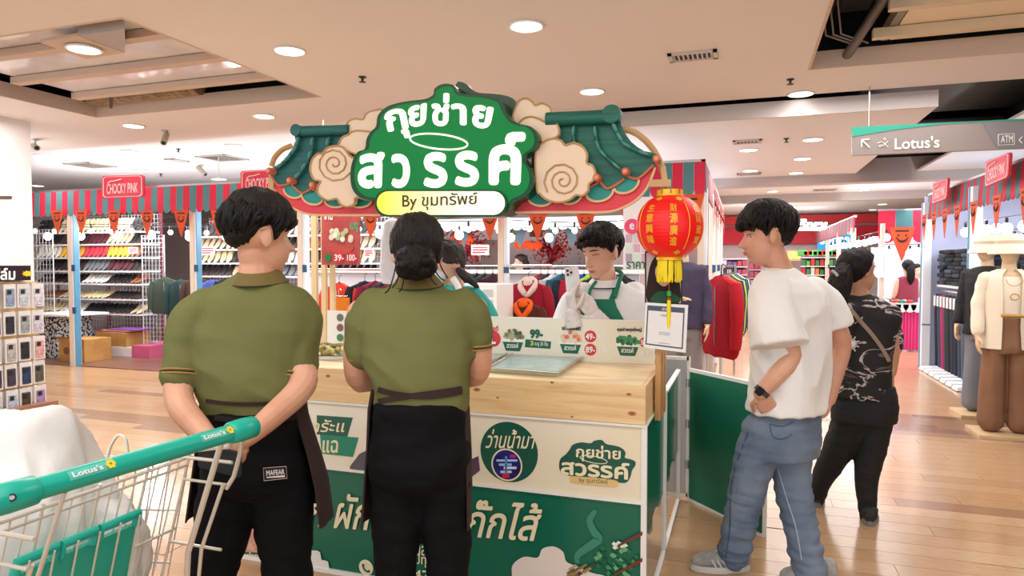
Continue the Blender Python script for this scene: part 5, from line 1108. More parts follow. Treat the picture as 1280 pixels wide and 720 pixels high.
sl_('ส', [(447.5, 190), (481.5, 190), (480, 236), (447.5, 235.5)], .042); sl_('ว', [(489.5, 192), (513, 192.5), (512.5, 235.5), (489.5, 235)], .042); sl_('ร', [(529.5, 190), (559.5, 190), (559.5, 235), (529.5, 235)], .042); sl_('ร', [(568.5, 188.5), (599, 188.5), (599, 233.5), (568.5, 233.5)], .042); sl_('ค์', [(611, 165), (657.5, 165), (655, 231.5), (611, 231.5)], .042)
MB().tube([s(548.5+36*math.cos(a*PI/20), 177+9.3*math.sin(a*PI/20)+4*math.cos(a*PI/20)*.9, .108) for a in range(40)], .0045, 6, closed=True).build('halo_ring', M_GLOW, t)
def rr(x0, y0, x1, y1, r, n=6):
    o = []
    for cx, cy_, a0 in ((x1-r, y0+r, -PI/2), (x1-r, y1-r, 0), (x0+r, y1-r, PI/2), (x0+r, y0+r, PI)): o += [(cx+r*math.cos(a0+PI/2*i/n), cy_+r*math.sin(a0+PI/2*i/n)) for i in range(n+1)]
    return o
def ban_mat():
    m = mat('banner_lit', srgb(250, 244, 180), .4, emit=.35); nt = m.node_tree; b = nt.nodes['Principled BSDF']; tc = nt.nodes.new('ShaderNodeTexCoord'); sx = nt.nodes.new('ShaderNodeSeparateXYZ'); r = nt.nodes.new('ShaderNodeValToRGB')
    nt.links.new(tc.outputs['Generated'], sx.inputs[0]); nt.links.new(sx.outputs[0], r.inputs[0]); r.color_ramp.elements[0].color = srgb(240, 226, 40)+(1,); r.color_ramp.elements[1].color = srgb(254, 252, 226)+(1,); r.color_ramp.elements[1].position = .7
    nt.links.new(r.outputs[0], b.inputs['Base Color']); nt.links.new(r.outputs[0], b.inputs['Emission Color']); return m
plate(rr(468, 237, 634, 271, 16), M_SGD, .112, .03, 'banner_edge', smooth=False); plate(rr(471, 239, 631, 268.5, 14.5), ban_mat(), .115, .006, 'banner', smooth=False)
text('By ขุมทรัพย์', pq4([(503, 242), (597, 240), (597, 260), (503, 264)], Y=SYN-.117), mat('banner_ink', srgb(70, 60, 30), .6), t, bold=.01)
# ================================================================ LANTERN
d_ = 2.83; LC = P(837, 283, d=d_); R_ = .137
t = empty('red_lantern', LC-ZU*.2, 'round red paper lantern with gold characters and yellow tassel hanging at the sign end', 'lantern')
M_LR = mat('lantern_red', srgb(236, 14, 16), .4, emit=.1); M_LG = mat('lantern_gold', srgb(246, 196, 50), .35, .2); M_YT = mat('tassel_yellow', srgb(250, 226, 20), .6)
mb = MB(); rings = []; H_ = R_*.93
for i in range(73):
    u = -1+2*i/72; a = u*1.32; r = R_*math.cos(a)**.8*(1-.008*abs(math.sin(i*PI/3))) ; rings.append([LC+V((r*math.cos(2*PI*j/48), r*math.sin(2*PI*j/48), H_*math.sin(a)/math.sin(1.32))) for j in range(48)])
mb.ring(rings).build('globe', M_LR, t, 'all')
MB().lathe(LC+ZU*(H_-.006), [(.05, 0), (.054, .002), (.054, .028), (.045, .03)], 28).build('top_cap', M_LG, t, True)
MB().lathe(LC-ZU*(H_+.014), [(.05, 0), (.054, .002), (.054, .012), (.05, .016)], 28).build('bottom_ring', M_LG, t, True)
for k in range(9): a = 2*PI*k/9; MB().tube([LC+V((.055*math.cos(a+i*.0), .055*math.sin(a), H_+.004+.018*(i % 2))) for i in (0, 1)], .003, 4).build('cap_detail', cm(190, 60, 30), t)
tas = MB()
for k in range(150):
    a = random.random()*6.28; r = .047*math.sqrt(random.random()*.6+.4); q = LC+V((r*math.cos(a), r*math.sin(a), -H_-.01)); tas.tube([q, q+V((.003*math.cos(a), .003*math.sin(a), -.05)), q+V((random.uniform(-.004, .004), 0, -.085-random.random()*.012))], .003, 4)
tas.build('tassel_skirt', M_YT, t, kind='stuff')
c = LC-ZU*(H_+.08); MB().tube([c, c-ZU*.06], .002, 5).build('tassel_cord', cm(230, 80, 40), t)
MB().lathe(c-ZU*.085, [(.003, 0), (.01, .003), (.01, .022), (.003, .025)], 12).build('green_bead', cm(40, 170, 70), t, True); MB().lathe(c-ZU*.1, [(.003, 0), (.008, .003), (.008, .01), (.003, .012)], 12).build('red_bead', cm(220, 60, 40), t, True)
MB().tube([c-ZU*.1, c-ZU*.16, c-ZU*.215], [.008, .009, .006], 8).build('yellow_tail', M_YT, t, True)
MB().tube([LC+ZU*(H_+.02), P(835, 236, Y=SYN)], .002, 5).build('hanging_cord', M_STEEL, t)
tocam = math.atan2((C0-LC).y, (C0-LC).x)
def onlan(az, el, k=1.0): a = el*1.32; r = R_*math.cos(a)**.8*k; return LC+V((r*math.cos(tocam+az), r*math.sin(tocam+az), H_*math.sin(a)/math.sin(1.32)*k))
def lchar(ch, az, el, sa, se): text(ch, [onlan(az-sa, el+se, 1.012), onlan(az+sa, el+se, 1.012), onlan(az+sa, el-se, 1.012), onlan(az-sa, el-se, 1.012)], M_LG, t, bold=.015, lift=.001, name='gold_character')
for k, ch in enumerate('財源廣進'): lchar(ch, .12, .42-.27*k, .115, .115)
for k, ch in enumerate('生意興隆'): lchar(ch, -.62, .42-.25*k, .13, .1)
for k, ch in enumerate('招財進寶'): lchar(ch, .98, .4-.25*k, .14, .1)
for az in (.56, -1.1, 1.35): MB().tube([onlan(az+.05*math.sin(i/11*PI*1), .62-1.24*i/11, 1.008) for i in range(12)], .0016, 4).build('gold_line', M_LG, t)
for az, el in ((.42, .72), (.35, -.74), (-.72, -.74), (-.5, .74)): MB().prism([onlan(az+.16*math.cos(a*PI/8), el+.07*math.sin(a*PI/8)*(1+.3*math.cos(a*PI/2)), 1.008) for a in range(16)], (LC-onlan(az, el)).normalized()*.001).build('gold_leaf', M_LG, t)
# ================================================================ FOLDING SCREEN
t = empty('folding_screen', (-.1, 4.0, 0), 'green folding screen with white frame standing right of the kiosk', 'screen')
def panel(a, b, z0, z1, m, nm='panel'):
    a = V(a); b = V(b); u = (b-a).normalized()
    nrm = u.cross(ZU)
    MB().prism([a+ZU*(z0+.02)+u*.01, b+ZU*(z0+.02)-u*.01, b+ZU*(z1-.02)-u*.01, a+ZU*(z1-.02)+u*.01], nrm*.012).build(nm, m, t)
    for p, q in ((a+ZU*z0, a+ZU*z1), (b+ZU*z0, b+ZU*z1)): MB().beam(p, q, .022, .022).build('frame_bar', M_EDGE, t)
    for z in (z0+.011, z1-.011): MB().beam(a+ZU*z, b+ZU*z, .022, .022).build('frame_bar', M_EDGE, t)
a = (-.30, KB+.02, 0); b = (.12, 3.80, 0); panel(a, b, .0, .815, mat('felt_green', srgb(6, 110, 82), .6))
for z in (.2, .45, .7): MB().cyl((-.315, KB+.01, z), .012, .05, 10).build('hinge', M_STEEL, t)
t = empty('grey_screen', (-.5, 4.32, 0), 'grey felt screen with white frame behind the kiosk corner', 'screen')
panel((-.62, 4.33, 0), (-.315, 4.33, 0), 0, .875, cm(176, 180, 184, 60))
# ================================================================ PEOPLE
from mathutils.bvhtree import BVHTree
FH = V((FW.x, FW.y, 0)).normalized()      # level viewing direction
def fuse(mb, voxel, smooth=3, disp=None):
    me = bpy.data.meshes.new('tmp'); me.from_pydata(mb.v, [], mb.f); o = bpy.data.objects.new('tmp', me); COL.objects.link(o)
    m = o.modifiers.new('r', 'REMESH'); m.mode = 'VOXEL'; m.voxel_size = voxel
    if smooth: q = o.modifiers.new('s', 'SMOOTH'); q.iterations = smooth; q.factor = .5
    dg = bpy.context.evaluated_depsgraph_get(); e = o.evaluated_get(dg); em = e.to_mesh()
    vs = [v.co.copy() for v in em.vertices]; ns = [v.normal.copy() for v in em.vertices]; fs = [tuple(p.vertices) for p in em.polygons]
    e.to_mesh_clear(); bpy.data.objects.remove(o); bpy.data.meshes.remove(me)
    if disp: vs = [p+n*disp(p, n) for p, n in zip(vs, ns)]
    out = MB(); out.v = [tuple(p) for p in vs]; out.f = fs; out.mi = [0]*len(fs); return out
def bvh(mb): return BVHTree.FromPolygons([V(v) for v in mb.v], mb.f)
def hit(tree, px, py, lift=.003, dd=3):
    r = (P(px, py, d=1)-C0).normalized(); h = tree.ray_cast(C0, r)
    if h[0] is None: return None, None
    return h[0]-r*lift, h[1]
def ribbon(tree, pts, wpx, name, m, t, lift=.004, k=5):
    c = crom([V((x, y, 0)) for x, y in pts], k, False); L = []; R = []
    for i, p in enumerate(c):
        d = c[min(i+1, len(c)-1)]-c[max(i-1, 0)]; n = V((-d.y, d.x, 0)).normalized()*wpx/2
        a, _ = hit(tree, p.x+n.x, p.y+n.y, lift); b, _ = hit(tree, p.x-n.x, p.y-n.y, lift)
        if a is None or b is None: continue
        L.append(a); R.append(b)
    if len(L) < 2: return
    v = (C0-L[0]).normalized()*.003; mb = MB(); rings = [[a, b, b-v, a-v] for a, b in zip(L, R)]; mb.ring(rings); return mb.build(name, m, t, True)
def decal(tree, q4, n=8, lift=.004):   # px quad draped on a body
    pass
def sec(c, hw, hd, lat, n=28, ex=.85, tilt=0):
    c = V(c); lat = V(lat).normalized(); fwd = ZU.cross(lat); out = []
    for j in range(n):
        a = 2*PI*j/n; ca, sa = math.cos(a), math.sin(a)
        out.append(c+lat*(math.copysign(abs(ca)**ex, ca)*hw)+fwd*(math.copysign(abs(sa)**ex, sa)*hd)+ZU*(tilt*sa))
    return out
def loft(mb, secs, n=28, k=3):
    # secs: (centre, hw, hd, lat)
    cs = crom([s[0] for s in secs], k, False); m = len(secs)-1; rings = []
    for i, c in enumerate(cs):
        u = i/k; a = min(int(u), m-1); f = u-a; f = f*f*(3-2*f)
        A, B = secs[a], secs[a+1]; rings.append(sec(c, A[1]*(1-f)+B[1]*f, A[2]*(1-f)+B[2]*f, V(A[3])*(1-f)+V(B[3])*f, n))
    mb.ring(rings); return rings
def limb(mb, pts, rs, n=14, k=4):
    p = crom(pts, k, False); r = []
    m = len(pts)-1
    for i in range(len(p)):
        u = i/k; a = min(int(u), m-1); f = u-a; r.append(rs[a]*(1-f)+rs[a+1]*f)
    mb.tube(p, r, n, round_=True)
def ell_t(n, c, r):
    a = sum((n[i]/r[i])**2 for i in range(3)); b = -2*sum(n[i]*c[i]/r[i]**2 for i in range(3)); cc = sum((c[i]/r[i])**2 for i in range(3))-1
    return (-b+math.sqrt(max(b*b-4*a*cc, 0)))/(2*a)
def head_r(n):
    a = ell_t(n, (0, -.012, .03), (.076, .094, .086)); b = ell_t(n, (0, .022, -.038), (.057, .066, .078)); return (a**14+b**14)**(1/14)
G = lambda x, s: math.exp(-(x/s)**2)
def head_p(n, male=1):
    p = V(n)*head_r(n)
    if p.y > .02:
        x, z = p.x, p.z; ax = abs(x); d = 0
        rid = max(0, min(1, (.022-z)/.05)) if z > -.030 else max(0, 1-(-.030-z)/.008)
        d += .030*G(x, .0105+.003*rid)*rid**1.1+.007*G(ax-.012, .007)*G(z+.027, .009)
        d -= .008*G(ax-.031, .017)*G(z-.010, .012); d += .0045*G(ax-.028, .024)*G(z-.031, .009)*male
        d += .0065*G(x, .021)*G(z+.052, .0065)+.0065*G(x, .018)*G(z+.063, .006)-.003*G(x, .02)*G(z+.0575, .002)
        d += .008*G(x, .022)*G(z+.094, .014)-.004*G(x, .03)*G(z+.077, .008); d += .002*G(ax-.045, .018)*G(z+.02, .02)
        p.y += d
    return p
def frame(f, pitch=0, roll=0):
    f = V(f); f.z = 0; f.normalize(); r = f.cross(ZU); Rz = Matrix((r, f, ZU)).transposed()
    return Rz @ Euler((pitch, roll, 0)).to_matrix()
def head(mb, c, R, s=1, male=1):
    rings = []
    for i in range(86):
        th = PI*(.004+.992*i/85); rings.append([])
        for j in range(120):
            a = 2*PI*j/120; n = V((math.sin(th)*math.sin(a), math.sin(th)*math.cos(a), -math.cos(th))); rings[-1].append(V(c)+R @ (head_p(n, male)*s))
    mb.ring(rings)
    for q in (-1, 1):
        mb.ell(V(c)+R @ (V((q*.076, -.012, -.002))*s), (.008*s, .018*s, .030*s), 12, 10, R @ Euler((.15, 0, -q*.2)).to_matrix())
        mb.tube([V(c)+R @ (V((q*(.0795+.004*math.sin(a)), -.014+.017*math.cos(a)-.004, .002+.028*math.sin(a)))*s) for a in [-.9+i*.42 for i in range(9)]], .0042*s, 6)
def face(t, c, R, s=1, brow=(26, 20, 20), closed=False, lip=(190, 110, 104)):
    W = lambda x, y, z: V(c)+R @ (V((x, y, z))*s)
    def fy(x, z):
        n = V((x, .09, z)).normalized()
        for _ in range(12):
            p = head_p(n); n = V((n.x+(x-p.x)*6, n.y, n.z+(z-p.z)*6)).normalized()
        return head_p(n).y
    for q in (-1, 1):
        e = W(q*.031, fy(q*.031, .010)-.0088, .009)
        if not closed:
            ey = MB().ell(e, (.0125*s, .0105*s, .0072*s), 14, 8, R).build('eye', cm(236, 228, 224, 30), t, 'all'); MB().ell(W(q*.031-.001, fy(q*.031, .010)-.0008, .008), (.0052*s, .003*s, .0056*s), 12, 8, R).build('iris', cm(28, 18, 16, 20), ey, 'all')
        MB().tube([W(q*(.031+.0145*u), fy(q*(.031+.0145*u), .014)+.0012, .0135+.004*(1-u*u)-(.002 if closed else 0)) for u in (-1, -.5, 0, .5, 1)], [.0008*s, .0016*s, .0019*s, .0017*s, .0008*s], 6).build('eyelid', cm(60, 36, 32), t)
        MB().tube([W(q*(.031+.019*u), fy(q*(.031+.019*u), .033)+.001, .032+.004*(1-u*u)-.001*u) for u in (-1, -.5, 0, .5, 1)], [.0014*s, .0028*s, .0032*s, .0028*s, .001*s], 6).build('eyebrow', cm(*brow), t)
    for dz, r in ((-.0535, .0030), (-.0622, .0038)):
        MB().tube([W(.021*u, fy(.021*u, dz)+.0008, dz+(-.002 if dz > -.058 else .002)*(u*u)) for u in (-1, -.5, 0, .5, 1)], [.0006*s, r*.8*s, r*s, r*.8*s, .0006*s], 8).build('lip', cm(*lip), t, 'all')
HL_M = [(0, .058), (.7, .05), (1.15, .02), (1.4, -.012), (1.6, .022), (2.0, .0), (2.3, -.05), (3.1416, -.068)]
HL_F = [(0, .062), (.8, .045), (1.2, .01), (1.5, .0), (1.8, -.03), (2.3, -.07), (3.1416, -.085)]
def ipl(tab, x):
    for (a, va), (b, vb) in zip(tab, tab[1:]):
        if x <= b: return va+(vb-va)*(x-a)/(b-a)
    return tab[-1][1]
def hair(c, R, s, line, thick, m, t, top=.03, seed=0, name='hair', extra=None, frq=14):
    rings = []
    for i in range(110):
        th = PI*(.004+.992*i/109); rings.append([])
        for j in range(150):
            a = 2*PI*j/150; n = V((math.sin(th)*math.sin(a), math.sin(th)*math.cos(a), -math.cos(th))); p = head_p(n); az = abs(a if a <= PI else 2*PI-a)
            zl = ipl(line, az)+.006*noise.noise(V((a*9, seed, 0))); u = max(0, min(1, (p.z-zl)/.022)); u = u*u*(3-2*u)
            T_ = ipl(thick, az)+(top-ipl(thick, az))*max(0, min(1, (p.z-.03)/.07)); k = noise.noise(V((n.x*5+seed, n.y*5, n.z*2)))*.006+.0035*noise.noise(V((math.cos(a)*frq+seed, math.sin(a)*frq, p.z*22)))
            rings[-1].append(V(c)+R @ ((p+n*(-.016*(1-u)+(T_+k)*u))*s))
    mb = MB().ring(rings)
    if extra: extra(mb)
    return mb.build(name, m, t, 'all')
def tufts(c, R, s, line, m, t, top, seed, n=150):
    rnd = random.Random(seed); mb = MB()
    for i in range(n):
        az = rnd.uniform(-PI, PI); zl = ipl(line, abs(az)); sw = rnd.uniform(-.25, .45); z0 = rnd.uniform(.05, .1); z1 = zl-rnd.uniform(-.006, .008)+(.02 if abs(az) > .95 else 0)+(.02 if abs(az) > 2 else 0); pts = []
        for k in range(6):
            u = k/5; z = z0+(z1-z0)*u; a = az-sw*(1-u); rr = .085; d = V((math.sin(a)*rr, math.cos(a)*rr, z)).normalized(); d.z = max(-.98, min(.98, d.z)); p = head_p(d)
            pts.append(V(c)+R @ ((p+d*(top*.82*(1-u)+.007*u+.003*math.sin(PI*u)))*s))
        mb.tube(pts, [.003*s, .0075*s, .009*s, .008*s, .0055*s, .0012*s], 5)
    mb.build('hair_locks', m, t, 'all', kind='stuff')
M_HAIR = mat('hair_black', srgb(9, 8, 9), .5, nscale=9, col2=srgb(26, 20, 19), bump=.8, bscale=60, stretch=(3, 3, .5), spec=.25); M_HAIRB = mat('hair_brown', srgb(56, 40, 34), .5, nscale=9, col2=srgb(28, 20, 19), bump=.5, bscale=70, stretch=(3, 3, .6))
M_SKIN = mat('skin_a', srgb(222, 170, 142), .5, nscale=5, col2=srgb(208, 150, 122)); M_SKIN2 = mat('skin_b', srgb(232, 184, 158), .5, nscale=5, col2=srgb(222, 168, 144)); M_SKIN3 = mat('skin_c', srgb(198, 146, 116), .5, nscale=5, col2=srgb(182, 128, 100))
def hand(mb, wrist, d, pn, side, curl=(.5, .5, .5, .5), thumb=.4, s=1, spread=.06):
    """d: wrist->knuckles, pn: direction the palm faces, side +1 right hand -1 left: thumb side"""
    d = V(d).normalized(); pn = V(pn); pn = (pn-d*pn.dot(d)).normalized(); l = d.cross(pn).normalized()*side; w = V(wrist)
    rings = []
    for u, a, b in ((-.01, .024, .019), (.02, .03, .018), (.05, .039, .016), (.078, .041, .0145), (.088, .038, .012)):
        rings.append([w+d*u*s+(l*math.cos(q)*a+pn*math.sin(q)*b)*s for q in [2*PI*j/16 for j in range(16)]])
    mb.ring(rings)
    for i, (o, L) in enumerate(((.030, .070), (.0102, .080), (-.0102, .074), (-.030, .058))):
        p = w+(d*.078+l*o)*s; ang = 0; dr = (d+l*(spread*(1.5-i))).normalized(); pts = [w+(d*.05+l*o*.9)*s, p]
        for q, f in enumerate((.45, .31, .24)):
            ang += curl[i]*(.9, 1.1, .8)[q]; pts.append(pts[-1]+(dr*math.cos(ang)+pn*math.sin(ang))*L*f*s)
        mb.tube(pts, [.0085*s, .0092*s, .0086*s, .0080*s, .0068*s], 9, round_=True)
    p = w+(d*.022+l*.026)*s; a = (d*.55+l*.75+pn*(.2+thumb)).normalized(); b = (d*.9+l*.25*(1-thumb)+pn*thumb).normalized()
    mb.tube([w+(d*.012+l*.012)*s, p, p+a*.036*s, p+a*.036*s+b*.03*s, p+a*.036*s+(b*.05+pn*thumb*.01)*s], [.014*s, .0135*s, .0105*s, .0095*s, .0075*s], 9, round_=True)
def wr(amp, fx, fz, seed=0, base=None):
    def f(p, n):
        a = amp if base is None else amp*base(p)
        return a*(noise.noise(V((p.x*fx+seed, p.y*fx, p.z*fz)))+.5*noise.noise(V((p.x*fx*2.1+seed+9, p.y*fx*2.1, p.z*fz*2.1+p.x*6))))
    return f
def polow(sd):
    def f(p, n):
        u = p.z*1.0+.55*p.x; lo = max(0, min(1, (1.25-p.z)/.25))
        return .009*noise.noise(V((p.x*5+sd, p.y*5, u*7)))+(.003+.007*lo)*(1-2.4*abs(noise.noise(V((p.x*5-p.z*4+sd, p.y*6, p.z*11+p.x*7)))))
    return f
def foot(t, heel, toe, w=.05, h=.09, m=None, sole=None, name='shoe', laces=None):
    heel = V(heel); toe = V(toe); d = (toe-heel); L = d.length; d.normalize(); l = d.cross(ZU).normalized(); rings = []
    tab = [(0, .55, .75), (.06, .82, .98), (.2, .88, 1.0), (.38, .9, .95), (.55, 1.0, .68), (.75, 1.05, .52), (.9, .8, .42), (.98, .45, .3), (1.0, .2, .15)]
    for u, a, b in tab: rings.append([heel+d*L*u+l*(w*a*math.copysign(abs(math.cos(q))**.8, math.cos(q)))+ZU*(.025+max(-.005, h*b*.5*(1+math.sin(q)))) for q in [2*PI*j/16 for j in range(16)]])
    t = MB().ring(rings).build(name, m, t, True)
    r2 = []
    o = [heel+d*(L*(.5+.52*math.cos(q)))+l*w*1.06*math.sin(q)*(1 if math.cos(q) > -.2 else .9) for q in [2*PI*j/24 for j in range(24)]]
    MB().ring([[p+ZU*.002 for p in o], [p+ZU*.012+(p-heel-d*L*.5)*.02 for p in o], [p+ZU*.032 for p in o]]).build('sole', sole, t, True)
    if laces:
        for k in range(5): u = .42+k*.075; z = .025+h*(.93-.1*k-.02*k); c = heel+d*L*u+ZU*(z-.004); MB().tube([c-l*w*.5-ZU*.012, c+ZU*.004, c+l*w*.5-ZU*.012], .0035, 6).build('lace', laces, t, True)
NOG = lambda y, d: 0
def sleeve(mb, pts, rs, n=20, k=4):
    p = crom(pts, k, False); r = []; m = len(pts)-1
    for i in range(len(p)):
        u = i/k; a = min(int(u), m-1); f = u-a; r.append(rs[a]*(1-f)+rs[a+1]*f)
    mb.tube(p, r, n); mb.ell(pts[0], (rs[0],)*3, 14, 10)
def spx(px, py, d, hw, hd, lat=None): return (P(px, py, d=d), hw*d/F, hd, V(lat) if lat else RT)
M_POLO = mat('olive_polo', srgb(114, 116, 72), .9, nscale=3, col2=srgb(103, 106, 62), bump=.15, bscale=220, spec=.2); M_TROU = mat('black_trousers', srgb(9, 9, 12), .85, bump=.1, bscale=150, spec=.2); M_APR = mat('apron_brown', srgb(50, 33, 30), .85, bump=.1, bscale=120)
M_COLL = mat('collar_brown', srgb(108, 92, 44), .8); M_PIPE = mat('piping_tan', srgb(170, 130, 70), .7); M_PIPED = mat('piping_dark', srgb(48, 52, 26), .8)
def hem(t, pts_c, r, ax, m1, name='sleeve_stripe', w=.003):
    c = V(pts_c); ax = V(ax).normalized(); u = ax.orthogonal().normalized(); v = ax.cross(u)
    MB().tube([c+(u*math.cos(q)+v*math.sin(q))*r for q in [2*PI*j/24 for j in range(24)]], w, 6, closed=True).build(name, m1, t, True)
# ---------------------------------------------------------------- man in green polo (left)
D = 2.25; J = lambda x, y, d=D: P(x, y, d=d)
fl_ = J(309, 878); t = empty('person', (fl_.x, fl_.y, 0), 'man with short black hair in green polo seen from behind, hands behind his back', 'person', 'two people in green polo shirts from behind')
body = MB(); hc = J(326, 298); fw = FH*math.cos(.85)+RT*math.sin(.85); R = frame(fw, -.08); head(body, hc, R, 1.06)
limb(body, [hc-ZU*.05-fw*.02, J(322, 330), J(320, 362)], [.055, .057, .07]); loft(body, [spx(318, 362, D, 35, .05), spx(314, 385, D, 66, .07), spx(314, 440, D, 60, .08), spx(318, 520, D, 50, .09), spx(320, 560, D, 48, .08)])
limb(body, [J(245, 392, 2.2), J(229, 450, 2.18), J(224, 500, 2.13), J(248, 535, 2.04), J(268, 556, 1.99)], [.055, .05, .043, .036, .027]); limb(body, [J(374, 392, 2.26), J(374, 450, 2.24), J(378, 482, 2.18), J(338, 522, 2.04), J(306, 549, 1.96)], [.055, .05, .044, .036, .027])
hand(body, J(268, 556, 1.99), J(296, 576, 1.97)-J(268, 556, 1.99), -FH*.3+ZU*.9, -1, (.9, .95, 1.0, 1.1), .5, .92); hand(body, J(306, 549, 1.96), J(278, 570, 1.93)-J(306, 549, 1.96), FH*.8+ZU*.2, 1, (.8, .9, .9, .9), .4, .92)
for i in range(0): pass
limb(body, [J(290, 600), J(262, 740), J(257, 850)], [.05, .05, .04]); limb(body, [J(350, 600), J(358, 740), J(361, 850)], [.05, .05, .04])
body = fuse(body, .0038, 2); body.build('body', M_SKIN, t, 'all')
TH = [(0, .022), (1.2, .014), (1.6, .008), (2.4, .006), (3.15, .008)]
hair(hc, R, 1.06, [(0, .05), (.7, .045), (1.15, .02), (1.35, -.02), (1.6, .03), (2.0, .01), (2.4, -.035), (3.1416, -.05)], [(0, .03), (1.2, .022), (1.6, .012), (2.4, .012), (3.15, .012)], M_HAIR, t, .04, 3)
tufts(hc, R, 1.06, [(0, .05), (.7, .045), (1.15, .02), (1.35, -.02), (1.6, .03), (2.0, .01), (2.4, -.035), (3.1416, -.05)], M_HAIR, t, .038, 2)
sh = MB(); sx = [(322, 343, 25, .062), (320, 352, 36, .07), (318, 362, 54, .085), (315, 374, 70, .1), (313, 390, 79, .112), (312, 412, 80, .122), (312, 445, 73, .125), (314, 480, 65, .122), (317, 503, 59, .116), (319, 524, 54, .1)]
loft(sh, [spx(a, b, D, c, d) for a, b, c, d in sx])
limb(sh, [J(258, 386, 2.22), J(240, 402, 2.2), J(231, 432, 2.19), J(227, 466, 2.17)], [.07, .068, .062, .06]); limb(sh, [J(364, 384, 2.26), J(375, 402, 2.26), J(374, 432, 2.25), J(370, 466, 2.24)], [.072, .07, .065, .064])
sh = fuse(sh, .008, 4, polow(1)); shb = bvh(sh); sh.build('polo_shirt', M_POLO, t, 'all')
for c, ax, r, q in ((J(227, 468, 2.17), J(227, 466, 2.17)-J(231, 432, 2.19), .0615, 0), (J(370, 468, 2.24), J(370, 466, 2.24)-J(374, 432, 2.25), .0655, 0)):
    for k, (mm, o) in enumerate(((M_PIPE, 0), (M_PIPED, .006), (M_PIPE, .012))): hem(t, c-V(ax).normalized()*o, r+.001, ax, mm)
def collar(t, c, r0, r1, h, ax, m, lat=RT):
    c = V(c); u = V(lat); v = ZU.cross(u); rings = []
    for z, r in ((-.004, r1+.006), (h*.5, (r0+r1)/2+.004), (h, r0), (h, r0-.006), (0, r1-.004)): rings.append([c+u*math.cos(a)*r+v*math.sin(a)*r*1.02+ZU*(z+.012*math.sin(a)) for a in [2*PI*j/32 for j in range(32)]])
    MB().ring(rings, False, True).build('collar', m, t, True)
    MB().tube([c+u*math.cos(a)*(r1+.006)+v*math.sin(a)*(r1+.006)+ZU*(-.004+.012*math.sin(a)) for a in [2*PI*j/32 for j in range(32)]], .0028, 5, closed=True).build('collar_piping', M_PIPED, t, True)
collar(t, J(323, 351), .062, .088, .036, 0, M_COLL)
def trousers(t, hips, legs, m, voxel=.009, amp=.006, fx=7, fz=16, seed=0, name='trousers', base=None, sm=4):
    mb = MB(); loft(mb, hips)
    for pts, rs in legs: limb(mb, pts, rs, 18)
    mb = fuse(mb, voxel, sm, wr(amp, fx, fz, seed, base)); mb.build(name, m, t, 'all'); return bvh(mb)
tb = trousers(t, [spx(319, 508, D, 60, .122), spx(320, 528, D, 61, .124), spx(320, 545, D, 61, .12), spx(321, 580, D, 66, .135), spx(321, 600, D, 64, .13), spx(321, 615, D, 54, .09)],
    [([J(294, 585), J(281, 645), J(262, 740), J(257, 862)], [.105, .098, .078, .07]), ([J(349, 585), J(354, 645), J(360, 740), J(361, 862)], [.105, .095, .078, .07])], M_TROU, seed=4, amp=.010)
for x in (257, 362): h = J(x, 878, 2.22); h.z = 0; foot(t, h-FH*.06, h+FH*.2, m=M_BLACK, sole=M_BLACK)
ribbon(tb, [(268, 522), (300, 526), (340, 526), (372, 520)], 7, 'belt', cm(30, 26, 26, 35), t, .004)
ribbon(shb, [(257, 501), (290, 505), (330, 505), (366, 502), (378, 497)], 5, 'apron_tie', M_APR, t, .005)
q = [hit(tb, x, y, .015)[0] for x, y in ((329, 585), (358, 583), (359, 598), (330, 601))]
if all(q):
    quadbox(q, .002).build('back_label', M_BLACK, t); text('MAFEAR', [q[0].lerp(q[1], .12).lerp(q[3].lerp(q[2], .12), .2), q[0].lerp(q[1], .9).lerp(q[3].lerp(q[2], .9), .2), q[0].lerp(q[1], .9).lerp(q[3].lerp(q[2], .9), .62), q[0].lerp(q[1], .12).lerp(q[3].lerp(q[2], .12), .62)], M_WHITE, t, bold=.02)
    MB().tube([x+(C0-x).normalized()*.002 for x in q], .0008, 4, closed=True).build('label_border', M_PINKW, t) ; quadbox([q[0].lerp(q[1], .12).lerp(q[3].lerp(q[2], .12), .72), q[0].lerp(q[1], .9).lerp(q[3].lerp(q[2], .9), .72), q[0].lerp(q[1], .9).lerp(q[3].lerp(q[2], .9), .88), q[0].lerp(q[1], .12).lerp(q[3].lerp(q[2], .12), .80)], .0008).build('caption_line', M_WHITE, t).location = (C0-q[0]).normalized()*.002
def apron(t, rows, a0, a1, m, lat=RT, name='apron', th=.006, n=40, amp=.008):
    rings = []; lat = V(lat); fwd = ZU.cross(lat); inner = []
    for (c, hw, hd) in rows:
        out = []; inn = []
        for i in range(n+1):
            a = a0+(a1-a0)*i/n; f = 1+amp*math.sin(a*11+c.z*9)/max(hw, .01)*.5; out.append(c+lat*math.cos(a)*hw*f+fwd*math.sin(a)*hd*f); inn.append(c+lat*math.cos(a)*(hw-th)*f+fwd*math.sin(a)*(hd-th)*f)
        rings.append(out+inn[::-1])
    MB().ring(rings).build(name, m, t, True)
apron(t, [(J(317, 496), .17, .13), (J(318, 520), .175, .14), (J(322, 560), .20, .17), (J(324, 600), .222, .19), (J(324, 650), .238, .20)], math.radians(-22), math.radians(188), M_APR)
ph = empty('phone', J(284, 577, 1.93), 'black smartphone held behind the back of the man in green', 'phone')
c = J(276, 574, 1.90); a = (J(300, 582, 1.88)-J(252, 570, 1.92)).normalized(); b = ZU*.9-RT*.3; b = (b-a*b.dot(a)).normalized(); n_ = a.cross(b)
MB().prism([c+a*x*.072+b*y*.036 for x, y in ((-1, -.85), (-.93, -1), (.93, -1), (1, -.85), (1, .85), (.93, 1), (-.93, 1), (-1, .85))], n_*.009).build('case', cm(40, 42, 46, 40), ph)
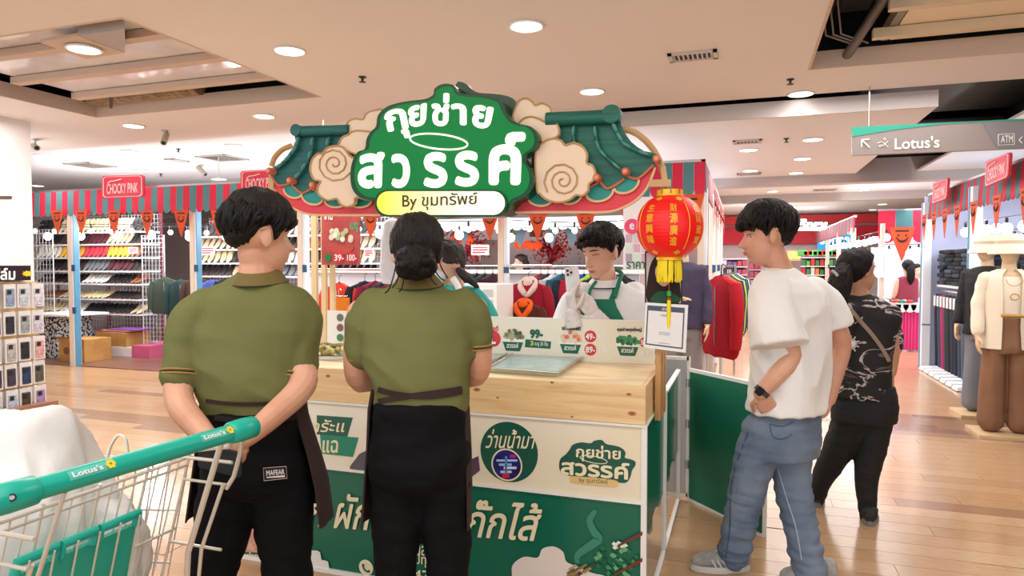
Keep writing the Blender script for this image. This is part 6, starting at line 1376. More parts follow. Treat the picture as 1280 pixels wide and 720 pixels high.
MB().prism([c+a*x*.014+b*y*.012-n_*.0005+a*.045+b*.016 for x, y in ((-1, -1), (1, -1), (1, 1), (-1, 1))], -n_*.0015).build('camera_block', M_BLACK, ph)
# ---------------------------------------------------------------- woman in green polo
fl_ = J(525, 878); t = empty('person', (fl_.x, fl_.y, 0), 'woman with black hair in a low bun, green polo and crossed brown apron ties', 'person', 'two people in green polo shirts from behind')
body = MB(); hc = J(521, 319); fw = FH*math.cos(.3)-RT*math.sin(.3); R = frame(fw, -.28); head(body, hc, R, 1.0, .3)
limb(body, [hc-ZU*.05-fw*.01, J(521, 345), J(522, 366)], [.05, .05, .06]); loft(body, [spx(522, 368, D, 28, .05), spx(522, 385, D, 58, .065), spx(522, 440, D, 54, .08), spx(524, 500, D, 44, .08), spx(526, 560, D, 46, .09)])
limb(body, [J(452, 392, 2.26), J(446, 440, 2.27), J(452, 476, 2.33), J(490, 462, 2.47)], [.05, .046, .042, .032]); limb(body, [J(592, 388, 2.26), J(598, 436, 2.27), J(594, 468, 2.32), J(560, 470, 2.48)], [.05, .046, .042, .032])
hand(body, J(490, 462, 2.47), FH+RT*.3, -ZU, -1, (.3, .3, .3, .4), .3, .9); hand(body, J(560, 470, 2.48), FH-RT*.3, -ZU, 1, (.3, .3, .3, .4), .3, .9)
limb(body, [J(500, 600), J(495, 740), J(494, 850)], [.05, .05, .04]); limb(body, [J(553, 600), J(562, 740), J(562, 850)], [.05, .05, .04])
fuse(body, .0042, 2).build('body', M_SKIN, t, 'all')
def bun(mb):
    b = MB(); b.ell(J(519, 327, 2.155), (.068, .05, .062), 30, 24); b.ell(J(508, 336, 2.15), (.035, .035, .035), 16, 12); b.ell(J(533, 334, 2.15), (.035, .035, .035), 16, 12)
    for k in range(9): b.tube(crom([J(519+24*math.cos(k*.7), 327+20*math.sin(k*.7), 2.13), J(519+6*math.cos(k*2.2), 326+6*math.sin(k*1.7), 2.095), J(519-22*math.cos(k*.7+.8), 328-18*math.sin(k*.7+.8), 2.135)], 5, False), [.006]+[.014]*9+[.006], 8, round_=True)
    b = fuse(b, .004, 2, wr(.004, 40, 40, 5)); mb.add(b.v, b.f)
hair(hc, R, 1.0, HL_F, [(0, .014), (1.5, .012), (3.15, .016)], M_HAIR, t, .024, 8, frq=20); mb = MB(); bun(mb); mb.build('hair_bun', M_HAIR, t, 'all')
mb = MB()
for (pts) in ([(497, 320), (492, 345), (486, 362), (481, 366)], [(500, 335), (496, 352), (490, 360)], [(540, 330), (548, 345), (556, 351)], [(546, 318), (552, 335), (560, 348)], [(505, 345), (503, 358), (499, 365)], [(535, 340), (541, 352), (546, 356)]):
    mb.tube(crom([J(x, y, 2.14) for x, y in pts], 4, False), .0022, 5)
mb.build('loose_strands', M_HAIR, t, 'all', kind='stuff')
MB().tube([J(517+11*math.cos(a*PI/6), 317+4*math.sin(a*PI/6), 2.11) for a in range(12)], .007, 7, closed=True).build('hair_tie', cm(26, 24, 30, 70), t, True)
sh = MB(); sx = [(522, 349, 22, .052), (522, 357, 34, .062), (522, 366, 52, .08), (522, 376, 66, .092), (522, 390, 72, .105), (522, 415, 72, .115), (523, 445, 68, .115), (525, 475, 60, .11), (526, 495, 55, .103), (527, 512, 54, .095)]
loft(sh, [spx(a, b, D, c, d) for a, b, c, d in sx])
limb(sh, [J(466, 383, 2.25), J(455, 396, 2.25), J(450, 420, 2.26), J(451, 446, 2.27)], [.062, .06, .052, .046]); limb(sh, [J(578, 381, 2.25), J(590, 394, 2.25), J(596, 415, 2.26), J(596, 434, 2.27)], [.062, .06, .052, .047])
sh = fuse(sh, .008, 4, polow(5)); shb = bvh(sh); sh.build('polo_shirt', M_POLO, t, 'all')
for c, ax, r in ((J(451, 448, 2.27), ZU*-1, .047), (J(596, 436, 2.27), ZU*-1+RT*.05, .048)):
    for mm, o in ((M_PIPE, 0), (M_PIPED, .006), (M_PIPE, .012)): hem(t, c+ZU*o, r+.002, ax, mm)
collar(t, J(522, 355), .058, .078, .028, 0, M_COLL)
tb = trousers(t, [spx(527, 499, D, 57, .116), spx(526, 515, D, 59, .12), spx(526, 535, D, 60, .12), spx(525, 570, D, 64, .138), spx(525, 592, D, 62, .13), spx(525, 606, D, 52, .09)],
    [([J(499, 570), J(496, 640), J(495, 740), J(494, 862)], [.095, .084, .066, .06]), ([J(553, 570), J(557, 640), J(561, 740), J(563, 862)], [.095, .084, .066, .06])], M_TROU, seed=9, amp=.010)
for x in (494, 562): h = J(x, 878, 2.22); h.z = 0; foot(t, h-FH*.05, h+FH*.19, w=.044, m=M_BLACK, sole=M_BLACK)
for pts in ([(472, 487), (495, 493), (530, 496), (560, 493), (578, 489)], [(472, 502), (495, 498), (530, 493), (560, 489), (578, 486)], ): ribbon(shb, pts, 7, 'apron_tie', M_APR, t, .006)
MB().box(-.012, -.004, -.02, .012, .004, .02).build('belt_loop', M_TROU, t).location = J(525, 513, 2.12)-worg(t)
apron(t, [(J(524, 487), .155, .12), (J(524, 510), .165, .135), (J(524, 560), .17, .16), (J(522, 610), .178, .175), (J(520, 656), .182, .18)], math.radians(-16), math.radians(196), M_APR)
# ---------------------------------------------------------------- serving man behind the counter
D = 3.58; J = lambda x, y, d=D: P(x, y, d=d)
fl_ = J(760, 0); t = empty('person', (fl_.x, fl_.y, 0), 'serving man in white polo and green apron looking down at a phone in gloved hands', 'person')
body = MB(); hc = J(751, 317); fw = (-FH*.66-RT*.75).normalized(); R = frame(fw, -.3, .03); S_ = 1.16; head(body, hc, R, S_)
bl = (RT*.93-FH*.3).normalized()*1   # lateral of the torso
limb(body, [hc-ZU*.06-fw*.02, J(757, 347), J(759, 372)], [.055, .056, .07]); loft(body, [(J(760, 372), .1, .05, bl), (J(760, 385), .17, .07, bl), (J(762, 430), .15, .08, bl), (J(762, 560), .15, .09, bl)])
eL, wL = J(704, 420, 3.5), J(716, 392, 3.40); eR, wR = J(790, 425, 3.52), J(746, 396, 3.40)
limb(body, [J(722, 372, 3.56), J(708, 400, 3.54), eL, wL], [.05, .045, .04, .028]); limb(body, [J(800, 372, 3.6), J(800, 402, 3.58), eR, wR], [.05, .045, .04, .028])
limb(body, [J(740, 560), J(738, 650)], [.08, .06]); limb(body, [J(780, 560), J(782, 650)], [.08, .06])
hl = MB(); dL = (J(711, 356, 3.40)-wL); dR = (J(721, 364, 3.37)-wR)
hand(body, wL, dL, RT*.8+FH*.3, -1, (.35, .4, .45, .5), .3, 1.02); hand(body, wR, dR, -RT*.6+ZU*.4+FH*.5, 1, (.5, .55, .6, .6), .4, 1.02)
fuse(body, .0036, 1).build('body', M_SKIN2, t, 'all')
face(t, hc, R, S_, closed=True)
HLC = [(0, .062), (.7, .055), (1.15, .02), (1.4, -.012), (1.6, .022), (2.0, .0), (2.3, -.05), (3.1416, -.068)]
hair(hc, R, S_, HLC, [(0, .022), (.8, .014), (1.6, .006), (3.15, .01)], M_HAIR, t, .030, 12)
tufts(hc, R, S_, HLC, M_HAIR, t, .03, 5)
M_GLOVE = mat('clear_glove', srgb(238, 232, 230), .25, alpha=.82, bump=.6, bscale=40)
for w_, dd, pn, sd, cu in ((wL, dL, RT*.8+FH*.3, -1, (.35, .4, .45, .5)), (wR, dR, -RT*.6+ZU*.4+FH*.5, 1, (.5, .55, .6, .6))):
    g_ = MB(); hand(g_, w_, dd, pn, sd, cu, .35, 1.13); dn = V(dd).normalized(); g_.tube([w_-dn*.07, w_-dn*.03, w_+dn*.02], [.048, .042, .036], 14); fuse(g_, .005, 2, wr(.003, 60, 60, 2)).build('glove', M_GLOVE, t, 'all')
M_WPOLO = mat('white_polo', srgb(238, 238, 240), .8, bump=.1, bscale=200)
sh = MB(); loft(sh, [(J(758, 353), .075, .06, bl), (J(760, 359), .12, .075, bl), (J(761, 367), .19, .095, bl), (J(762, 380), .205, .11, bl), (J(763, 410), .195, .12, bl), (J(762, 470), .18, .125, bl), (J(762, 520), .18, .125, bl)])
limb(sh, [J(728, 370, 3.57), J(715, 382, 3.55), J(706, 404, 3.53)], [.075, .072, .07]); limb(sh, [J(793, 370, 3.6), J(802, 384, 3.59), J(800, 410, 3.57)], [.078, .076, .074])
sh = fuse(sh, .009, 4, wr(.006, 10, 8, 21)); shb = bvh(sh); sh.build('polo_shirt', M_WPOLO, t, 'all'); collar(t, J(757, 356), .07, .095, .035, 0, M_WPOLO, bl)
M_APG = mat('apron_green', srgb(10, 122, 92), .7, bump=.1, bscale=120); M_YL = cm(236, 226, 60)
mb = MB(); gx = []
def drape(tree, outl, name, m, t, lift=.008, nx=10, ny=8):   # outl: rows of (y, xl, xr) in px
    rings = []
    for (y, xl, xr) in outl:
        row = []
        for i in range(nx+1):
            p, _ = hit(tree, xl+(xr-xl)*i/nx, y, lift)
            row.append(p)
        ok = [p for p in row if p is not None]
        if not ok: continue
        row = [p if p is not None else min(ok, key=lambda q: 0) for p in row]; rings.append(row+[p+(p-C0).normalized()*.004 for p in row[::-1]])
    if len(rings) > 1: MB().ring(rings).build(name, m, t, True)
drape(shb, [(374, 733, 768), (384, 729, 771), (395, 726, 777), (405, 724, 783), (430, 722, 786), (470, 722, 788)], 'apron', M_APG, t)
ribbon(shb, [(770, 342+14), (768, 366), (763, 378)], 7, 'apron_strap', M_APG, t, .008); MB().tube(crom([J(768, 372, 3.45), J(774, 352, 3.47), J(777, 342, 3.52), J(770, 337, 3.62)], 4, False), .011, 8).build('apron_strap', M_APG, t, True)
MB().tube(crom([J(735, 376, 3.45), J(738, 362, 3.47), J(745, 352, 3.5)], 4, False), .009, 8).build('apron_strap', M_APG, t, True)
q = [hit(shb, x, y, .013)[0] for x, y in ((724, 393), (740, 393), (740, 402), (724, 402))]
if all(q): text('สว', q, M_YL, t, bold=.03)
trousers(t, [(J(762, 500), .17, .11, bl), (J(762, 560), .17, .12, bl), (J(762, 580), .15, .11, bl)], [([J(742, 570), J(741, 660)], [.08, .07]), ([J(782, 570), J(783, 660)], [.08, .07])], M_TROU)
ph = empty('phone', J(715, 362, 3.42), 'white smartphone with three lenses held by the serving man', 'phone')
c = J(715.5, 352.5, 3.425); a = (ZU+RT*-.08).normalized(); b = (RT*.93+FH*-.36); b = (b-a*b.dot(a)).normalized(); n_ = a.cross(b); n_ = n_ if n_.dot(C0-c) > 0 else -n_
MB().prism([c+a*x*.075+b*y*.036 for x, y in ((-1, -.8), (-.9, -1), (.9, -1), (1, -.8), (1, .8), (.9, 1), (-.9, 1), (-1, .8))], -n_*.009).build('case', cm(234, 232, 236, 25), ph)
cb = c+a*.048-b*.012; cbl = MB().prism([cb+a*x*.02+b*y*.02 for x, y in ((-1, -.8), (-.8, -1), (.8, -1), (1, -.8), (1, .8), (.8, 1), (-.8, 1), (-1, .8))], n_*.002).build('camera_block', cm(214, 212, 216, 25), ph)
for u, v in ((.01, -.008), (-.01, -.008), (0, .01)): MB().prism(disc(cb+a*u+b*v+n_*.002, .0065, a, b, 14), n_*.002).build('lens', M_BLACK, cbl)
# ---------------------------------------------------------------- worker in teal bending
D = 3.72; J = lambda x, y, d=D: P(x, y, d=d)
fl_ = J(590, 0); t = empty('person', (fl_.x, fl_.y, 0), 'worker in teal shirt with brown ponytail, bending down behind the woman in green', 'person')
body = MB(); hc = J(560, 332); fw = (-RT*.75-FH*.5).normalized(); R = frame(fw, -.5); head(body, hc, R, 1.05, .3); bl = (RT*.5+FH*.8).normalized()
limb(body, [hc-ZU*.05-fw*.02, J(568, 356), J(575, 375)], [.05, .052, .06]); loft(body, [(J(575, 372), .1, .06, RT), (J(582, 400), .13, .08, RT), (J(595, 480), .13, .1, RT), (J(598, 560), .13, .1, RT)])
limb(body, [J(545, 380, 3.6), J(535, 430, 3.55), J(530, 450, 3.4)], [.05, .045, .03]); hand(body, J(530, 450, 3.4), -FH-ZU*.2, -ZU, 1, (.4, .4, .4, .4), .3)
limb(body, [J(585, 560), J(585, 640)], [.08, .06]); limb(body, [J(612, 560), J(612, 640)], [.08, .06]); fuse(body, .005, 2).build('body', M_SKIN2, t, 'all')
hair(hc, R, 1.05, HL_F, [(0, .012), (1.5, .01), (3.15, .014)], M_HAIRB, t, .02, 31, frq=20)
MB().tube(crom([J(574, 338, 3.66), J(582, 346, 3.66), J(590, 352, 3.68), J(598, 360, 3.7)], 4, False), [.02, .024, .026, .027, .027, .026, .024, .022, .02, .018, .015, .012, .006], 10, round_=True).build('ponytail', M_HAIRB, t, 'all')
sh = MB(); loft(sh, [(J(574, 358), .06, .06, RT), (J(578, 366), .12, .08, RT), (J(582, 380), .15, .1, RT), (J(590, 400), .15, .12, RT), (J(596, 450), .15, .13, RT), (J(598, 520), .15, .13, RT)]); limb(sh, [J(592, 372, 3.7), J(604, 392, 3.66), J(603, 420, 3.6)], [.06, .06, .055]); limb(sh, [J(560, 370, 3.6), J(545, 390, 3.6), J(538, 415, 3.56)], [.06, .06, .055])
fuse(sh, .009, 4, wr(.006, 10, 8, 41)).build('tshirt', mat('teal_shirt', srgb(24, 158, 150), .8), t, 'all')
MB().tube(crom([J(566, 348, 3.62), J(572, 358, 3.6), J(574, 372, 3.56), J(572, 395, 3.54)], 4, False), .02, 8).build('apron_strap', M_WHITE, t, True)
MB().ell(J(547, 346, 3.66), (.045, .05, .04), 14, 10).build('face_mask', mat('mask_pale', srgb(226, 232, 238), .7), t, 'all')
trousers(t, [(J(598, 500), .15, .12, RT), (J(598, 560), .15, .12, RT), (J(598, 580), .14, .11, RT)], [([J(584, 570), J(584, 650)], [.08, .06]), ([J(613, 570), J(613, 650)], [.08, .06])], M_TROU)
w_ = P(487, 330, d=4.3); mb = MB(); loft(mb, [(P(490, 355, d=4.3), .06, .05, RT), (P(489, 335, d=4.3), .07, .05, RT), (P(489, 308, d=4.3), .065, .05, RT), (P(490, 280, d=4.3), .055, .04, RT), (P(491, 272, d=4.3), .02, .02, RT)]); fuse(mb, .01, 3, wr(.006, 14, 14, 3)).build('white_bag', mat('white_cloth', srgb(232, 234, 240), .8), label='white cloth bag hanging behind the head of the woman in green', cat='bag', smooth='all')
# ---------------------------------------------------------------- man in white tee
D = 3.12; J = lambda x, y, d=D: P(x, y, d=d)
fl_ = J(960, 725); t = empty('person', (fl_.x, fl_.y, 0), 'young man in loose white tee and blue jeans, hand in pocket, walking left', 'person')
tf = (-RT*.75+FH*.65).normalized(); tl = tf.cross(ZU).normalized()     # facing, own right
body = MB(); hc = J(957, 296); fw = (-RT*.97+FH*.12).normalized(); R = frame(fw, -.12); S_ = 1.12; head(body, hc, R, S_)
limb(body, [hc-ZU*.06-fw*.025, J(973, 333), J(982, 358)], [.056, .056, .072]); loft(body, [(J(985, 358), .1, .06, tl), (J(988, 375), .18, .08, tl), (J(988, 430), .15, .09, tl), (J(984, 520), .14, .1, tl), (J(982, 560), .13, .1, tl)])
wn = J(950, 492, 2.93); limb(body, [J(966, 372, 3.0), J(976, 415, 2.96), J(990, 444, 2.94), J(972, 468, 2.92), wn], [.058, .05, .043, .04, .029]); wf = J(1036, 500, 3.2)
limb(body, [J(1022, 375, 3.26), J(1046, 410, 3.26), J(1052, 436, 3.27), J(1044, 468, 3.24), wf], [.055, .048, .043, .038, .03])
hand(body, wn, J(966, 520, 2.96)-wn, FH*.7+RT*.2, -1, (.75, .8, .85, .9), .3, 1.02); hand(body, wf, J(1026, 520, 3.18)-wf, -RT*.7-FH*.2, 1, (.5, .5, .5, .5), .3, .95)
limb(body, [J(955, 545, 3.12), J(936, 610, 3.15), J(920, 690, 3.2)], [.06, .05, .045]); limb(body, [J(995, 545, 3.1), J(985, 610, 3.1), J(1012, 715, 3.05)], [.06, .05, .045])
fuse(body, .0036, 1).build('body', M_SKIN, t, 'all'); face(t, hc, R, S_)
hair(hc, R, S_, [(0, .036), (.6, .036), (.95, .028), (1.2, .012), (1.4, -.016), (1.6, .024), (2.0, .005), (2.3, -.04), (3.1416, -.055)], [(0, .034), (.8, .03), (1.3, .016), (1.6, .009), (3.15, .014)], M_HAIR, t, .040, 17)
tufts(hc, R, S_, [(0, .036), (.6, .036), (.95, .028), (1.2, .012), (1.4, -.016), (1.6, .024), (2.0, .005), (2.3, -.04), (3.1416, -.055)], M_HAIR, t, .046, 9)
M_TEE = mat('white_tee', srgb(242, 240, 238), .85, bump=.06, bscale=160)
sh = MB(); loft(sh, [(J(976, 338), .07, .065, tl), (J(979, 346), .115, .08, tl), (J(984, 355), .185, .105, tl), (J(988, 368), .215, .125, tl), (J(989, 390), .225, .145, tl), (J(989, 430), .222, .155, tl), (J(987, 475), .222, .16, tl), (J(985, 511), .228, .165, tl)])
sleeve(sh, [J(964, 364, 3.02), J(964, 385, 2.97), J(970, 410, 2.93), J(974, 431, 2.91)], [.085, .094, .108, .118]); sleeve(sh, [J(1016, 366, 3.24), J(1028, 382, 3.25), J(1037, 398, 3.26), J(1041, 409, 3.26)], [.075, .084, .09, .094])
def teew(p, n): return .014*noise.noise(V((p.x*5+p.z*3, p.y*5, p.z*3)))+.009*(1-2.4*abs(noise.noise(V((p.x*8+p.z*5, p.y*8-p.z*4, p.z*3+3)))))
sh = fuse(sh, .008, 3, teew); shb = bvh(sh); sh.build('tshirt', M_TEE, t, 'all')
MB().tube([J(975, 338)+(tl*math.cos(a)*.077+ZU.cross(tl)*math.sin(a)*.07+ZU*(.012*math.sin(a+.5)+.004)) for a in [2*PI*j/28 for j in range(28)]], .008, 8, closed=True).build('neck_rib', M_TEE, t, True)
def jean_mat():
    m = mat('denim', srgb(128, 142, 160), .85, nscale=4.5, col2=srgb(84, 102, 128), bump=.25, bscale=130, lo=.3, hi=.7); return m
jb = lambda p: 1+1.3*max(0, min(1, (.55-p.z)/.4))
tb = trousers(t, [(J(984, 506), .165, .125, tl), (J(983, 525), .178, .14, tl), (J(981, 548), .185, .15, tl), (J(979, 568), .18, .145, tl)],
    [([J(957, 540, 3.08), J(940, 585, 3.1), J(928, 640, 3.14), J(917, 694, 3.19)], [.108, .09, .078, .072]), ([J(993, 543, 3.14), J(989, 590, 3.12), J(999, 650, 3.08), J(1014, 718, 3.03)], [.106, .086, .076, .074])], jean_mat(), .008, .006, 6, 26, 51, 'jeans', jb, 3)
M_STITCH = cm(60, 84, 120); M_SEAM = cm(170, 188, 210)
ribbon(tb, [(962, 530), (966, 545), (978, 549), (990, 543)], 1.6, 'pocket_stitch', M_STITCH, t, .003); ribbon(tb, [(962, 530), (978, 533), (992, 527)], 1.6, 'pocket_stitch', M_STITCH, t, .003)
ribbon(tb, [(972, 585), (984, 625), (995, 660), (1002, 700)], 1.4, 'side_seam', M_SEAM, t, .003); ribbon(tb, [(935, 540), (915, 600), (912, 660), (907, 698)], 1.4, 'side_seam', M_STITCH, t, .003)
M_SNK = mat('sneaker_grey', srgb(176, 172, 166), .6, nscale=16, col2=srgb(140, 138, 136)); M_SNKS = mat('sneaker_sole', srgb(206, 202, 194), .6); M_SILV = cm(206, 206, 212, 30)
def fxy(px, py): return P(px, py, Z=0)
h = fxy(936, 712); e = fxy(864, 712); foot(t, h, e, .052, .1, M_SNK, M_SNKS, 'sneaker', cm(226, 222, 214))
for k in range(4): a = h.lerp(e, .36+k*.09); b_ = a-FH*.055; MB().tube([b_+ZU*(.035), b_+ZU*.07+(e-h).normalized()*.02], .005, 6).build('side_stripe', M_SILV, t, True)
h = fxy(1045, 733); e = fxy(975, 730); foot(t, h, e, .052, .1, M_SNK, M_SNKS, 'sneaker', cm(226, 222, 214))
wd = (wn-J(972, 468, 2.92)).normalized(); wc = wn-wd*.012
t2 = empty('wristwatch', wc, 'dark smartwatch on the wrist of the man in white', 'watch'); u = wd.orthogonal().normalized(); v = wd.cross(u)
MB().ring([[wc+wd*z+(u*math.cos(a)+v*math.sin(a))*r for a in [2*PI*j/24 for j in range(24)]] for z, r in ((-.011, .031), (-.011, .034), (.011, .034), (.011, .031))], False, True).build('strap', cm(70, 72, 74, 50), t2, True)
n_ = (C0-wc); n_ = (n_-wd*n_.dot(wd)).normalized(); n_ = (n_-RT*.3).normalized(); l_ = n_.cross(wd).normalized(); MB().prism([wc+n_*.032+wd*x*.018+l_*y*.016 for x, y in ((-1, -.7), (-.7, -1), (.7, -1), (1, -.7), (1, .7), (.7, 1), (-.7, 1), (-1, .7))], n_*.01).build('watch_case', cm(24, 26, 30, 20), t2)
# ---------------------------------------------------------------- woman in black patterned shirt
D = 3.85; J = lambda x, y, d=D: P(x, y, d=d)
fl_ = J(1055, 655); t = empty('person', (fl_.x, fl_.y, 0), 'woman in black shirt with white sunburst pattern and black leggings walking away right', 'person')
tf = (RT*.45+FH*.9).normalized(); tl = tf.cross(ZU).normalized(); body = MB(); hc = J(1073, 340); fw = (RT*.97+FH*.22).normalized(); R = frame(fw, -.05); head(body, hc, R, 1.03, .3)
limb(body, [hc-ZU*.05-fw*.02, J(1071, 362), J(1076, 380)], [.052, .053, .065]); loft(body, [(J(1078, 382), .1, .06, tl), (J(1081, 395), .16, .08, tl), (J(1082, 440), .13, .08, tl), (J(1080, 490), .11, .07, tl), (J(1080, 530), .1, .06, tl)])
wa = J(1113, 466, 3.8); limb(body, [J(1105, 395, 3.88), J(1113, 425, 3.86), J(1114, 445, 3.83), wa], [.052, .046, .042, .03]); hand(body, wa, -ZU-RT*.05, -RT, 1, (.35, .4, .4, .45), .2, .95)
limb(body, [J(1054, 398, 3.8), J(1046, 430, 3.78), J(1040, 460, 3.9)], [.052, .045, .03]); limb(body, [J(1092, 530), J(1086, 640)], [.05, .035]); limb(body, [J(1064, 530, 3.9), J(1022, 618, 4.08)], [.05, .035]); fuse(body, .0045, 2).build('body', M_SKIN3, t, 'all'); face(t, hc, R, 1.03)
hair(hc, R, 1.03, [(0, .068), (.8, .062), (1.2, .045), (1.4, .018), (1.6, -.012), (2.0, -.05), (3.1416, -.085)], [(0, .008), (1.2, .009), (2, .016), (3.15, .022)], M_HAIR, t, .018, 61, frq=20)
mb = MB(); mb.tube(crom([J(1054, 340, 3.78), J(1049, 356, 3.76), J(1047, 374, 3.74), J(1046, 392, 3.74)], 4, False), [.05, .056, .06, .062, .062, .062, .06, .058, .055, .05, .045, .036, .02], 14, round_=True); fuse(mb, .006, 1, wr(.008, 50, 8, 4)).build('ponytail', M_HAIR, t, 'all')
MB().tube([J(1040, 338, 3.69), J(1044, 341, 3.68), J(1047, 345, 3.68)], .007, 8).build('hair_clip', cm(190, 180, 176, 30), t, True)
def pat_mat():
    m = bpy.data.materials.new('black_pattern'); m.use_nodes = True; nt = m.node_tree; b = nt.nodes['Principled BSDF']; N = nt.nodes.new; L = nt.links.new; tc = N('ShaderNodeTexCoord'); mp = N('ShaderNodeMapping'); mp.inputs['Scale'].default_value = (1, 1, 2.2); mp.inputs['Rotation'].default_value = (0, .5, 0); L(tc.outputs['Object'], mp.inputs[0])
    n = N('ShaderNodeTexNoise'); n.inputs['Scale'].default_value = 3.4; n.inputs['Detail'].default_value = 5; n.inputs['Distortion'].default_value = 1.6; L(mp.outputs[0], n.inputs[0]); r = N('ShaderNodeValToRGB'); e = r.color_ramp.elements
    e[0].position = .485; e[0].color = srgb(20, 17, 20)+(1,); e[1].position = .505; e[1].color = srgb(214, 202, 198)+(1,); x = e.new(.54); x.color = srgb(24, 20, 22)+(1,); x = e.new(.64); x.color = srgb(20, 17, 20)+(1,); x = e.new(.66); x.color = srgb(120, 104, 96)+(1,); x = e.new(.68); x.color = srgb(18, 16, 18)+(1,)
    L(n.outputs[0], r.inputs[0]); L(r.outputs[0], b.inputs['Base Color']); b.inputs['Roughness'].default_value = .75; return m
sh = MB(); loft(sh, [(J(1074, 368), .065, .06, tl), (J(1077, 375), .12, .08, tl), (J(1080, 384), .18, .1, tl), (J(1082, 398), .185, .12, tl), (J(1078, 430), .16, .125, tl), (J(1075, 460), .155, .13, tl), (J(1074, 496), .165, .14, tl)])
limb(sh, [J(1100, 388, 3.9), J(1107, 404, 3.9), J(1112, 420, 3.9), J(1113, 432, 3.88)], [.066, .07, .07, .068]); limb(sh, [J(1060, 390, 3.8), J(1050, 408, 3.79), J(1046, 430, 3.78)], [.07, .074, .076])
sh = fuse(sh, .009, 4, wr(.008, 8, 7, 71)); shb = bvh(sh); sh.build('patterned_shirt', pat_mat(), t, 'all')
M_SUN = cm(232, 226, 222, 70)
for k in range(18):
    a = 2*PI*k/18; L_ = 7+3.5*(k % 2); ribbon(shb, [(1064+2*math.cos(a), 430+2*math.sin(a)), (1064+L_*math.cos(a), 430+L_*math.sin(a))], 1.4, 'sun_ray', M_SUN, t, .004, 2)
p, _ = hit(shb, 1064, 430, .006)
if p: MB().ell(p, (.014, .008, .014), 12, 8).build('sun_disc', M_SUN, t)
ribbon(shb, [(1063, 386), (1076, 402), (1090, 418), (1103, 436), (1112, 452)], 5, 'bag_strap', cm(150, 128, 112, 60), t, .008)
trousers(t, [(J(1080, 480), .155, .12, tl), (J(1080, 505), .175, .145, tl), (J(1079, 525), .17, .14, tl)], [([J(1092, 525, 3.85), J(1088, 560, 3.85), J(1083, 600, 3.84), J(1085, 645, 3.82)], [.102, .086, .062, .044]), ([J(1064, 525, 3.88), J(1046, 565, 3.95), J(1027, 600, 4.03), J(1020, 626, 4.1)], [.1, .084, .06, .044])], mat('leggings', srgb(14, 14, 17), .75), .008, .004, 8, 22, 3, 'leggings')
h = fxy(1087, 659); foot(t, h, h+tf*.24, .046, .08, mat('black_shoe', srgb(26, 26, 28), .6), cm(126, 128, 132), 'shoe'); h = fxy(1019, 635); foot(t, h, h+tf*.24, .046, .08, mat('black_shoe', srgb(26, 26, 28), .6), cm(126, 128, 132), 'shoe')
